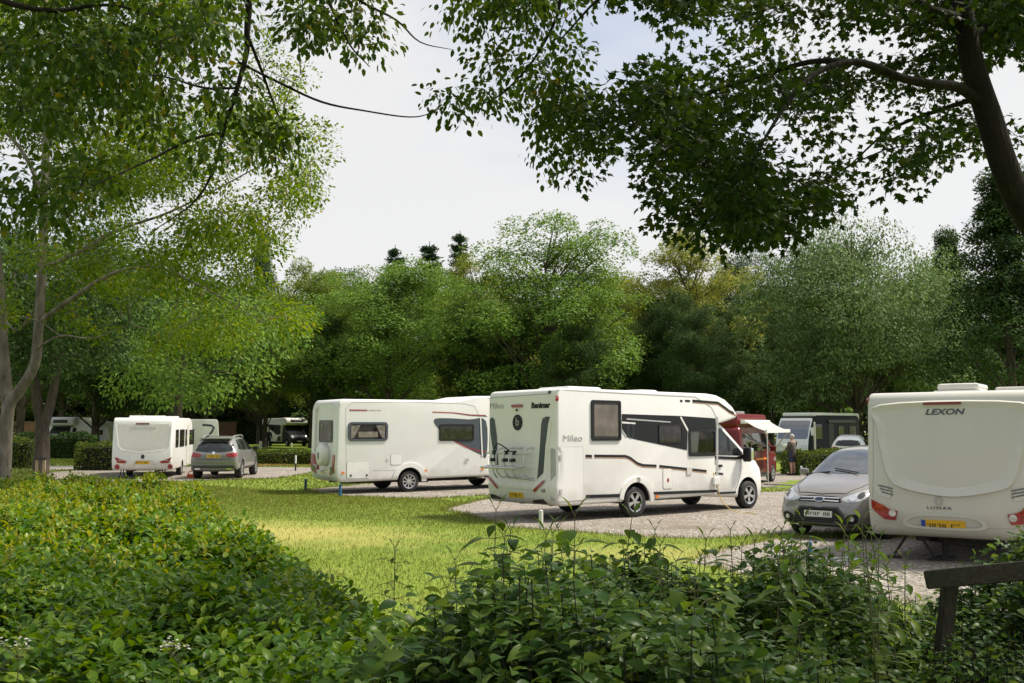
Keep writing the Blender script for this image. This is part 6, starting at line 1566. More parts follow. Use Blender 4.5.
def bush(name, label, cat, poly, h, dens, size, per, lm, T, rng, edge=.8, wid=1.0, group=None, lift=60, rough=.08, inner=True, soil=True, far=None, lean=.35, hfun=None):
    cx = sum(p[0] for p in poly) / len(poly); cy = sum(p[1] for p in poly) / len(poly)
    root = empty(name, (cx, cy, gz(cx, cy)), 0, label, cat, group); off = np.array(root.location)
    q = field(rng, poly, dens)
    if far:                                          # fewer, larger shoots far from the camera
        k = rng.random(len(q)) < np.clip(far / np.linalg.norm(q, axis=1), .25, 1); q = q[k]
    e = edge_dist(q, poly)
    prof = np.sqrt(np.clip(e / edge, 0.02, 1) * (2 - np.clip(e / edge, 0.02, 1)))
    hh = h if hfun is None else hfun(q)
    z = gzv(q[:, 1]) + hh * prof + wob(q, 1.0, rough) * prof + rng.normal(size=len(q)) * .05 * h
    z -= (rng.random(len(q)) ** 2) * .35 * h * (1 if inner else 0)
    z = np.maximum(z, gzv(q[:, 1]) + .06)
    sz = size if not far else size * np.clip(np.linalg.norm(q, axis=1) / far, 1, 1.7) ** .75
    P3 = np.column_stack([q[:, 0] - off[0], q[:, 1] - off[1]])
    order = np.argsort(np.linalg.norm(q, axis=1)); lc = LeafCloud()
    for part in np.array_split(order, 4):
        s = float(np.mean(sz[part])) if far else size
        t = shoots(rng, P3[part], z[part] - off[2], s, per, T, lift, wid, lean=lean)
        for V, Fs in ((t.V, t.F),):
            base = lc.n
            lc.V += V; lc.F += [f + base for f in Fs]; lc.n += t.n
    mobj("foliage", lc.mesh("foliage"), LM[lm], root, smooth=True)
    tb = Tubes(); m = rng.choice(len(q), min(len(q), 900), replace=False)
    for i in m:
        b = np.array([P3[i, 0] + rng.normal() * .06, P3[i, 1] + rng.normal() * .06, gz(0, q[i, 1]) - off[2]])
        tb.add([Vector(b), Vector((b + np.array([*P3[i], z[i] - off[2]])) / 2 + np.array([.02, .02, 0])), Vector((*P3[i], z[i] - off[2]))], [.0045, .0035, .002], 4)
    mobj("stems", tb.mesh("stems"), DARKBARK, root)
    return root
rng = np.random.default_rng(201)
LEFTP = [(-15, 22.5), (-9, 20.8), (-5.2, 18.4), (-3.45, 13.0), (-1.95, 9.6), (-.8, 7.0), (.05, 5.5), (.25, 4.2), (.1, 3.0), (-2.2, 2.9), (-4.5, 3.6), (-7.5, 7), (-15, 14)]
sheet("bed_soil", LEFTP, SOIL, 0.012)
bush("hedge", "wide glossy leaved evergreen hedge covering the left foreground, yellow green where the sun reaches it", "hedge", LEFTP, .90, 700, .086, 6, 'laurel', T_LEAF, rng, edge=.9, far=6.0, rough=.10, lift=38, wid=1.15, lean=.6)
# pale new growth standing up out of the hedge
hg = [o for o in C.objects if o.name == "hedge"][0]; q = field(rng, LEFTP, 110); e_ = edge_dist(q, LEFTP); q = q[(rng.random(len(q)) < np.clip((np.linalg.norm(q, axis=1) - 6) / 7, .0, 1)) & (e_ > .15)]; e_ = edge_dist(q, LEFTP)
pf = np.clip(e_ / .9, .02, 1); pf = np.sqrt(pf * (2 - pf)); zz = gzv(q[:, 1]) + .90 * pf + wob(q, 1.0, .10) * pf + rng.uniform(-.05, .06, len(q))
lc = shoots(rng, np.column_stack([q[:, 0] - hg.location.x, q[:, 1] - hg.location.y]), zz - hg.location.z, .095, 6, T_LEAF, 68, .9, gap=.03)
mobj("young_shoots", lc.mesh("young_shoots"), LM['young'], hg, smooth=True)
RIGHTP = [(-.55, 3.3), (-.35, 4.9), (.2, 5.9), (1.0, 6.3), (2.0, 6.2), (2.7, 6.5), (2.9, 5.4), (2.2, 3.6), (1.0, 2.7), (-.2, 2.6)]
sheet("bed_soil", [(-1.2, 2.5), (-.6, 5.2), (.2, 6.8), (3.0, 7.4), (5.5, 7.6), (6, 3), (2, 1)], SOIL, 0.016)
bush("dogwood_bush", "broad leaved dark green bush in the middle foreground, in front of the black banded motorhome", "bush", [(-.75, 3.2), (-.40, 4.6), (.1, 5.7), (.9, 6.2), (1.3, 5.6), (1.5, 4.0), (1.1, 2.7), (-.2, 2.6)], 1.14, 850, .080, 7, 'dogwood', T_LEAF, rng, edge=.75, lift=12, rough=.13, wid=1.15, lean=.9)
bush("elder_bush", "dark small leaved bush between the broad leaved bush and the wooden fence", "bush", [(.75, 3.1), (.85, 5.4), (1.5, 6.6), (2.3, 6.7), (2.5, 6.3), (2.0, 5.2), (1.35, 3.4), (1.1, 2.8)], 1.22, 850, .062, 7, 'dogwood', T_LEAF, rng, edge=.75, lift=18, rough=.13, wid=1.15, lean=.8)
bush("bramble_bush", "dark glossy bramble behind the wooden fence at the right edge", "bush", [(2.5, 5.95), (2.75, 7.3), (4.2, 7.6), (5.2, 6.8), (4.6, 5.4), (3.4, 5.0)], 1.0, 700, .068, 7, 'dogwood', T_LEAF, rng, edge=.5, lift=15, rough=.09, lean=.8, wid=1.2, hfun=lambda q: .74 + .50 * np.clip((q[:, 0] / q[:, 1] - .475) / .06, 0, 1))
bush("weed_clump", "low pale weeds in front of the hedge at the bottom left corner", "plant", [(-2.5, 2.9), (-2.4, 3.7), (-1.6, 3.6), (-1.1, 3.2), (-1.4, 2.8)], .82, 420, .06, 6, 'bramble', T_LEAF, rng, edge=.3, lift=50, rough=.05)
bush("weed_bush", "low leafy weeds at the left end of the wooden fence", "plant", [(1.75, 5.5), (1.95, 6.6), (2.6, 6.8), (2.75, 6.0), (2.35, 5.75)], .86, 700, .06, 7, 'dogwood', T_LEAF, rng, edge=.45, lift=25, rough=.08, lean=.8)
bush("weed_bush", "dark low weeds in front of the leaning fence post", "plant", [(1.85, 4.4), (1.95, 5.15), (2.7, 5.1), (2.8, 4.3)], .70, 800, .055, 7, 'dogwood', T_LEAF, rng, edge=.3, lift=25, rough=.07, lean=.8)
BANK = [(-19, 26), (-13.2, 25.0), (-12.3, 27.5), (-14, 31), (-19, 33), (-26, 30)]
bush("bramble_bank", "rough bank of grass and brambles under the leaning ash trunk, behind the hedge", "bush", BANK, .95, 130, .14, 6, 'bramble', T_OVAL, rng, edge=2.0, lift=75, rough=.10, wid=.7)

# saplings sticking up from the bushes
def sapling(px, topy, basez, d, seed, label, big=.12, lm='sapling', n=9, name="sapling", group="saplings over the foreground bushes"):
    rr = random.Random(seed); t = P(px, topy, d); b = Vector((t.x + rr.uniform(-.12, .12), d + rr.uniform(-.1, .1), 0))
    root = empty(name, b, 0, label, "sapling", group); t = t - b; bm_ = Tubes()
    path = smooth_path([Vector((0, 0, 0)), Vector((t.x * .3 + rr.uniform(-.03, .03), t.y * .3, t.z * .5)), t], 6)
    bm_.add(path, np.linspace(.006, .0022, len(path)), 6); lc = LeafCloud(); g = np.random.default_rng(seed)
    pos, dr, nr, sz = [], [], [], []
    for k in range(n):
        f = 1 - .55 * (k / n) ** 1.1; i = f * (len(path) - 1); p = path[int(i)].lerp(path[min(int(i) + 1, len(path) - 1)], i % 1)
        for s in (0, math.pi):
            a = s + k * 1.57 + rr.uniform(-.4, .4); el = R(rr.uniform(-25, 25)) if k > 0 else R(55)
            dd = Vector((math.cos(a) * math.cos(el), math.sin(a) * math.cos(el), math.sin(el)))
            e = p + dd * .03 * (1 + k * .3); bm_.add([p, p.lerp(e, .5), e], [.0025, .002, .0015], 4)
            pos.append(e); dr.append(dd + Vector((0, 0, -.35 if k else 0))); nr.append(Vector((-dd.x * .3, -dd.y * .3, 1))); sz.append(1.3 * big * rr.uniform(.7, 1.1) * (.55 if k == 0 else .8 if k == 1 else 1))
    lc.add(np.array([tuple(v) for v in pos]), np.array([tuple(v) for v in dr]), np.array([tuple(v) for v in nr]), np.array(sz), T_LEAF, 1.1)
    mobj("stem", bm_.mesh("stem"), mat("green stem", (.09, .10, .03), .6), root); mobj("foliage", lc.mesh("foliage"), LM[lm], root, smooth=True)
for i, (px, ty, d, bg_, lab) in enumerate([
    (496, 510, 5.4, .13, "sapling with drooping paired leaves standing against the lawn, left of the motorhome's tail"),
    (575, 515, 4.9, .16, "tallest broad leaved sapling in the middle, below the motorhome's rear corner"),
    (558, 528, 5.6, .11, "slim small leaved sapling just left of the tallest broad leaved one"),
    (632, 518, 5.6, .12, "thin sapling with flat leaves in front of the motorhome's rear wheel"),
    (655, 530, 5.9, .10, "small sapling right of the motorhome's rear wheel"),
    (706, 540, 5.5, .11, "sapling with a bent red tinted tip on the gravel's lower edge, below the motorhome's front"),
    (742, 545, 5.8, .09, "narrow leaved sapling left of the bronze grey hatchback"),
    (770, 538, 5.9, .09, "narrow leaved sapling below the hatchback's left headlamp"),
    (803, 520, 5.8, .10, "taller sapling in front of the hatchback's number plate"),
    (845, 528, 5.8, .11, "sapling below the hatchback's right headlamp"),
    (862, 522, 5.9, .11, "sapling right in front of the hatchback's front wheel"),
    (455, 560, 4.8, .09, "wispy small leaved sapling over the lawn at the left end of the bush"),
    (395, 548, 5.6, .05, "thin seed stalk rising from the hedge edge against the lawn"),
    (905, 560, 5.9, .08, "leafy sapling left of the wooden fence end")]):
    sapling(px, ty, 0, d, 300 + i, lab, bg_, n=9 if bg_ > .1 else 13)
rr_ = random.Random(9)
for i in range(34):
    px = rr_.uniform(440, 915); ty = rr_.uniform(528, 575) + (22 if px < 490 else 0)
    sapling(px, ty, 0, rr_.uniform(4.6, 6.2), 400 + i, "leafy shoot standing up out of the foreground bushes", rr_.choice([.06, .075, .09, .11]), rr_.choice(['sapling', 'dogwood', 'sapling']), n=rr_.randint(7, 12), name="leafy_shoot", group="leafy shoots of the foreground bushes")
# sycamore shoots with lobed leaves low in the middle
def lobed(px, py, d, label, seed, k=5, s=.14):
    rr = random.Random(seed); t = P(px, py, d); b = Vector((t.x, d + .1, 0)); root = empty("sycamore_seedling", b, 0, label, "sapling", "sycamore seedlings in the bushes")
    tb = Tubes(); t = t - b; path = smooth_path([Vector((0, 0, 0)), Vector((t.x + .03, t.y, t.z * .6)), t], 5); tb.add(path, np.linspace(.006, .003, len(path)), 5)
    lc = LeafCloud(); pos, dr, nr = [], [], []
    for i in range(k):
        a = i * 2 * math.pi / k + rr.uniform(-.4, .4); dd = Vector((math.cos(a), math.sin(a), rr.uniform(-.1, .2))); e = t + dd * .10 + Vector((0, 0, -.06 * (i % 2)))
        tb.add([t, e], [.002, .0015], 4); pos.append(tuple(e)); dr.append(tuple(dd + Vector((0, 0, -.5)))); nr.append((-dd.x * .1, -.5 - dd.y * .1, .9))
    lc.add(np.array(pos), np.array(dr), np.array(nr), s * np.random.default_rng(seed).uniform(.8, 1.15, k), T_MAPLE, 1.0)
    mobj("stem", tb.mesh("stem"), mat("green stem", (.09, .10, .03), .6), root); mobj("foliage", lc.mesh("foliage"), LM['sapling'], root)
lobed(405, 640, 3.7, "sycamore seedling with large lobed leaves at the bottom, between hedge and bush", 1, 5, .14)
lobed(706, 600, 4.5, "sycamore seedling with light lobed leaves in the middle of the foreground bushes", 2, 5, .13)
# white umbels bottom left
for i, (px, py, d) in enumerate(((16, 655, 3.5), (176, 658, 3.4))):
    t = P(px, py, d); r = empty("umbel_flower", (t.x, t.y, 0), 0, ("small white flower head at the bottom left corner of the hedge", "small white flower head low in the hedge, right of the corner one")[i], "flower", "white umbels in the foreground")
    tb = Tubes(); tb.add([Vector((0, 0, 0)), Vector((.01, 0, t.z))], [.004, .002], 5); g = np.random.default_rng(i + 50); pos = []
    for k in range(5):
        e = Vector((g.uniform(-.05, .05), g.uniform(-.05, .05), t.z + .04 + g.uniform(0, .01))); tb.add([Vector((.01, 0, t.z - .02)), e], [.0015, .001], 4)
        pos += [np.array(e) + g.normal(size=3) * .008 for _ in range(9)]
    mobj("stem", tb.mesh("stem"), mat("green stem", (.09, .10, .03), .6), r); lc = LeafCloud(); n = len(pos)
    lc.add(np.array(pos), rdir(n, g) * np.array([1, 1, .2]), np.array([[0, 0, 1.0]] * n) + g.normal(size=(n, 3)) * .2, .011, T_DIA, 1.6)
    mobj("flower_head", lc.mesh("flower_head"), mat("creamy white petals", (.62, .6, .48), .7), r)

# clipped hedges
def clipped(name, label, pts, w, h, size, dens, lm='box', seed=1):
    rng = np.random.default_rng(seed); a, b = Vector(pts[0]), Vector(pts[-1])
    mid = (a + b) / 2; root = empty(name, (mid.x, mid.y, gz(0, mid.y)), 0, label, "hedge"); off = np.array(root.location); lc = LeafCloud(); bm = bmesh.new()
    for p, q in zip(pts, pts[1:]):
        p, q = Vector(p), Vector(q); d = q - p; L = d.length; d.normalize(); n = Vector((-d.y, d.x))
        N_ = int(dens * (L * (w + 2 * h) + w * h * 2))
        u = rng.uniform(-w / 2, L + w / 2, N_); per = w + 2 * h; t = rng.uniform(0, per, N_)
        v = np.where(t < h, -w / 2, np.where(t < h + w, t - h - w / 2, w / 2)); z = np.where(t < h, t, np.where(t < h + w, h, per - t))
        nv = np.where(t < h, -1.0, np.where(t < h + w, 0.0, 1.0)); nz = np.where((t >= h) & (t < h + w), 1.0, .15)
        ends = rng.random(N_) < (w * h * 2) / (L * per + w * h * 2)
        u = np.where(ends, np.where(rng.random(N_) < .5, -w / 2, L + w / 2), u); v = np.where(ends, rng.uniform(-w / 2, w / 2, N_), v); z = np.where(ends, rng.uniform(0, h, N_), z)
        du = np.where(ends, np.sign(u - L / 2), 0.)
        r_ = np.clip((z - h * .7) / (h * .3), 0, 1); v = v * (1 - .10 * r_ ** 3)
        bump = 1 + .05 * np.sin(u * 2.3 + seed) + .04 * np.sin(u * 5.1 + v * 3)
        z = z * bump * (.97 + rng.normal(size=N_) * .03); v = v * (1 + rng.normal(size=N_) * .03) * bump
        x = p.x + d.x * u + n.x * v; y = p.y + d.y * u + n.y * v
        pos = np.column_stack([x - off[0], y - off[1], z + gzv(y) - off[2]])
        nn = unit(np.column_stack([n.x * nv + d.x * du, n.y * nv + d.y * du, nz]) + rng.normal(size=(N_, 3)) * .5)
        out = unit(nn * .7 + rng.normal(size=(N_, 3)) * .7 + np.array([0, 0, .3]))
        lc.add(pos, out, unit(nn + rng.normal(size=(N_, 3)) * .4), size * rng.uniform(.6, 1.3, N_), T_DIA, 1.2)
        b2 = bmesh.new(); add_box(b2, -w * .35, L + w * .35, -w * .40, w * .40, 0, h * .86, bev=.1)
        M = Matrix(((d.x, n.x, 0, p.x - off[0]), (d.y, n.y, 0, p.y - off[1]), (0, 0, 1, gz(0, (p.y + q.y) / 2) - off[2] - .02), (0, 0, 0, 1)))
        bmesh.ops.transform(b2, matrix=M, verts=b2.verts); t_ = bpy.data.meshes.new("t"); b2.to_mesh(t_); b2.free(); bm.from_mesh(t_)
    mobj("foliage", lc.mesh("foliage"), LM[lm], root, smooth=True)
    bmobj("dark_core", bm, mat("hedge interior", (.012, .014, .007), .95), root)  # solid near black box filling the hedge behind its leaves
xy = lambda px, d: (P(px, 437, d).x, d)
clipped("clipped_hedge", "long clipped hedge with sunlit top beyond the road, in front of the far motorhome", [xy(257, 57), (xy(330, 56)), xy(480, 53)], 2.6, .68, .10, 520, seed=3)
clipped("clipped_hedge", "clipped hedge on the right behind the standing man, in front of the white hatchback", [xy(805, 44), xy(900, 45.5), xy(1010, 46)], 1.5, 1.0, .09, 620, seed=4)
clipped("round_hedge", "rounded clipped bush left of the white caravan with red arrow lamps", [xy(98, 48.5), xy(108, 48.5)], 1.5, 1.3, .10, 620, 'box', seed=5)
clipped("clipped_hedge", "long dark clipped hedge at the far left, before the brick wall", [xy(20, 64), xy(84, 64)], 1.2, 1.55, .12, 420, 'dark', seed=6)
clipped("clipped_hedge", "short green hedge at the left edge behind the ash trunk", [xy(-10, 50), xy(24, 50)], 1.5, 1.5, .10, 420, 'box', seed=7)
clipped("clipped_hedge", "low hedge deep in the shade beside the far motorhome, right of the brick wall", [xy(244, 112), xy(258, 112)], 2, 2.2, .16, 260, 'dark', seed=8)

# ------------------------------------------------------------------ walls, posts, fence, logs
BRICK = None
def brick():
    m, nt, b = nodes_of("old red brick"); N, L = nt.nodes, nt.links; tc = N.new("ShaderNodeTexCoord"); mp = N.new("ShaderNodeMapping"); mp.inputs["Rotation"].default_value = (R(90), 0, 0)
    L.new(tc.outputs["Object"], mp.inputs[0]); bt = N.new("ShaderNodeTexBrick"); bt.inputs["Scale"].default_value = 2.2; L.new(mp.outputs[0], bt.inputs[0])
    bt.inputs["Color1"].default_value = (.20, .085, .045, 1); bt.inputs["Color2"].default_value = (.13, .06, .035, 1); bt.inputs["Mortar"].default_value = (.22, .18, .14, 1); bt.inputs["Mortar Size"].default_value = .015
    L.new(bt.outputs[0], b.inputs["Base Color"]); b.inputs["Roughness"].default_value = .9; return m
BRICK = brick()
wl_ = empty("brick_wall", (P(130, 437, 96).x, 96, gz(0, 96)), 0, "old red brick garden wall running behind the left caravans", "wall"); wx = wl_.location.x
bmobj("masonry", box_bm(P(15, 437, 96).x - wx, P(236, 437, 96).x - wx, -.18, .18, -.2, 2.30), BRICK, wl_)
bmobj("coping", box_bm(P(14, 437, 96).x - wx, P(237, 437, 96).x - wx, -.23, .23, 2.303, 2.42, bev=.02), mat("wall coping", (.17, .10, .07), .9, var=.2), wl_)
bmobj("pier", box_bm(P(217.5, 437, 96).x - wx, P(236.5, 437, 96).x - wx, -.30, -.183, -.2, 2.38), BRICK, wl_)

def post(px, topy, basey, wpx, m, label, name="marker_post", cap=None, capm=None, grp="pitch marker posts", square=False, split=None):
    b = G(px, basey); t = P(px, topy, b.y).z - b.z; r = wpx / F * b.y / 2
    o = empty(name, b, 0, label, "post", grp)
    def seg(z0, z1, nm, mm, k=1.0):
        bm = box_bm(-r * k, r * k, -r * k, r * k, z0, z1, bev=min(r * .25, .02)) if square else lathe_bm([(z0, .0001), (z0, r * k), (z1 - r * .4, r * k), (z1, r * .55 * k), (z1, .0001)], 14, 'Z')
        bmobj(nm, bm, mm, o, smooth=False)
    if split: seg(-.05, t * split, "shaft", m); seg(t * split, t, "band", capm, 1.02)
    else:
        seg(-.05, t - (cap or 0), "shaft", m)
        if cap: seg(t - cap, t, "cap", capm, 1.06)
    return o
BLUE = mat("blue painted post", (.02, .12, .26), .5); DKBLUE = mat("navy post", (.02, .05, .09), .5); WHITEP = mat("white post", (.7, .7, .66), .55); BLK = mat("black post", (.02, .02, .022), .5)
post(305.5, 479, 490.5, 2.6, DKBLUE, "dark blue marker post on the lawn left of the motorhome with the spare wheel cover", cap=.05, capm=BLUE)
post(340, 484, 496.5, 2.8, BLUE, "bright blue marker post at the rear corner of the motorhome with the spare wheel cover", cap=.05, capm=DKBLUE)
post(295.5, 455.5, 471, 1.7, BLK, "black and white marker post in front of the clipped hedge beside the road", split=.5, capm=WHITEP)
post(541, 510, 529, 4.2, WHITEP, "short white marker post by the black banded motorhome's rear corner", cap=.03, capm=OFFWHITE)
post(811, 541, 566, 3.2, WHITEP, "marker post with a blue top at the gravel edge below the bronze hatchback", split=.55, capm=BLUE)
post(801.5, 466, 477, 2.0, WHITEP, "thin white marker post beside the standing man's feet", cap=.03, capm=OFFWHITE)
post(105, 447.5, 468, 4.2, PALEWOOD, "pale timber post in front of the rounded bush at left", "timber_post", grp=None, square=True)
post(20, 444, 458, 3.6, PALEWOOD, "pale timber post at the left edge before the short hedge", "timber_post", grp=None, square=True)
post(260.5, 441, 449, 3.2, WHITEP, "white bollard on the grass beside the far motorhome", "bollard", grp=None, cap=.05, capm=OFFWHITE)
post(291.5, 443, 447, 1.4, WHITEP, "tiny white stake before the far motorhome's cab", "bollard", grp=None)
# hook-up pillar and lamp by the man
b = G(786, 470); hp = empty("service_pillar", b, 0, "pale electric hook-up pillar beside the standing man", "pillar")
bmobj("pillar_body", box_bm(-.11, .11, -.10, .10, -.05, 1.12, bev=.02), OFFWHITE, hp); bmobj("pillar_hood", box_bm(-.14, .14, -.13, .13, 1.12, 1.24, bev=.03), WHITE, hp); bmobj("socket", box_bm(-.07, .07, -.125, -.10, .8, 1.02, bev=.01), mat("blue socket cover", (.03, .1, .35), .4), hp)
post(815.5, 422, 462, 2.0, mat("pale mast", (.55, .52, .46), .6), "tall pale pole standing in front of the dark blue motorhome", "mast", grp=None)
b = P(772, 437, 47); o = empty("aerial_mast", (b.x, 47, gz(0, 47)), 0, "thin dark aerial rising behind the maroon campervan", "mast"); bm = bmesh.new(); tube_bm(bm, [(0, 0, 0), (0, 0, 3.1)], .014, 6); bmobj("pole", bm, BLK, o); bm = bmesh.new(); tube_bm(bm, [(0, 0, 3.1), (0, 0, 3.3)], .008, 5); bmobj("tip", bm, BLK, o)
# bench like ledge at the forked tree
b = P(42, 437, 42.2); o = empty("notice_board", (b.x, 42.2, gz(0, 42.2)), 0, "small dark topped timber board at the foot of the forked tree", "board")
bmobj("board_top", box_bm(-.22, .22, -.10, .12, .72, .80, bev=.01), BLK, o)
for x in (-.17, .14): bmobj("leg", box_bm(x - .05, x + .06, -.04, .05, -.05, .72, bev=.01), PALEWOOD, o)
# fence at the bottom right
p0 = P(926, 580, 5.4); p1 = P(1040, 570, 5.05)
fe = empty("wooden_fence", (P(946, 437, 5.45).x, 5.45, 0), 0, "weathered wooden rail fence with a leaning post at the bottom right corner", "fence"); off = fe.location
POSTWOOD = ramp_mat("weathered wood post", [(0.3, (0.032, 0.030, 0.019)), (0.7, (0.085, 0.077, 0.052))], 9, 0.9, 0.6, bscale=30, stretch=(6, 6, 1), big=[(2.0, (.03, .042, .015), .5, .7)])
def plank(a, b, hgt, th, nm):
    a, b = Vector(a) - off, Vector(b) - off; d = (b - a).normalized(); s = Vector((d.y, -d.x, 0)).normalized(); u = s.cross(d) * -1
    if u.z < 0: u = -u
    bm = bmesh.new(); vs = []
    for e in (a, b):
        for i, j in ((-1, -1), (1, -1), (1, 1), (-1, 1)): vs.append(bm.verts.new(e + s * th / 2 * i + u * hgt / 2 * j))
    for f in ((0, 1, 2, 3), (7, 6, 5, 4), (0, 4, 5, 1), (1, 5, 6, 2), (2, 6, 7, 3), (3, 7, 4, 0)): bm.faces.new([vs[i] for i in f])
    bmesh.ops.recalc_face_normals(bm, faces=bm.faces); bmesh.ops.bevel(bm, geom=list(bm.edges), offset=.006, segments=2, affect='EDGES'); return bmobj(nm, bm, POSTWOOD if nm == "post" else WOOD, fe)
plank(p0, P(1075, 566, 4.95), .095, .05, "rail"); plank(P(985, 676, 5.3), P(1075, 664, 5.0), .085, .05, "rail")
t = P(950, 583, 5.47); pb = P(938, 690, 5.47); pb.z = -.1; pb.x = t.x - .17
plank(pb, t, .072, .07, "post"); plank(P(1062, 700, 5.06) - Vector((0, 0, .4)), P(1066, 560, 5.06), .09, .075, "post")
# logs in the mulch bed
for i, (px, ln) in enumerate(((263, .95), (284, 1.1))):
    b = G(px, 463.5); o = empty("log", (b.x, b.y, b.z + .01), .1, ("left pale log on the mulch bed before the clipped hedge", "right pale log on the mulch bed before the clipped hedge")[i], "log", "logs on the mulch bed")
    tb = bmesh.new(); tube_bm(tb, smooth_path([(-ln / 2, 0, .08), (-.2, .05, .16), (.2, -.04, .20), (ln / 2, .06, .10)], 4), list(interp([.03, .09, .11, .04], 13)), 9); bmobj("log_body", tb, ASHBARK, o, smooth=True)
    tb = bmesh.new(); tube_bm(tb, [(.1, 0, .2), (.05, -.1, .38), (-.1, -.12, .5)], [.07, .05, .02], 7); bmobj("branch_stub", tb, ASHBARK, o)
# yellow hook-up cable
mp_ = MH[1]; tw_ = lambda x, y, z: mp_.loc + mp_.M3 @ Vector((x, y, z))
a = pl_q = tw_(5.02, -1.2, .95)
cp_ = [a, tw_(5.08, -1.27, .6), tw_(5.15, -1.35, .25), tw_(5.3, -1.6, .015), tw_(5.35, -2.0, .012), tw_(5.15, -2.3, .012)]
bm = bmesh.new(); tube_bm(bm, smooth_path(cp_, 6), .010, 6); cb = bmobj("power_cable", bm, mat("yellow cable", (.55, .38, .04), .5), smooth=True); tag(cb, "yellow power cable hanging from the black banded motorhome onto the gravel", "cable")
# levelling ramp and small orange item under the left caravan
b = G(191, 478); o = empty("wheel_clamp", (b.x, b.y, b.z), .2, "small orange wheel clamp on the ground between the left caravan and the grey estate car", "clamp")
ORP = mat("orange plastic", (.6, .10, .03), .5); bmobj("clamp_body", box_bm(-.16, .16, -.08, .08, 0.0, .16, bev=.03), ORP, o); bm = bmesh.new(); tube_bm(bm, smooth_path([(-.12, 0, .15), (-.08, 0, .26), (.08, 0, .27), (.12, 0, .15)]), .02, 6); bmobj("clamp_handle", bm, ORP, o)
b = G(845, 562); o = empty("step_frame", b, .35, "thin white metal frame lying on the gravel left of the caravan's support legs", "frame"); bm = bmesh.new(); tube_bm(bm, [(-.35, 0, .02), (.35, .05, .02), (.33, .3, .02), (-.33, .26, .02), (-.35, 0, .02)], .014, 6); bmobj("frame_tube", bm, WHITEP, o); bmobj("foot_pad", box_bm(-.38, -.32, -.03, .03, 0, .03, bev=.005), BLK, o)

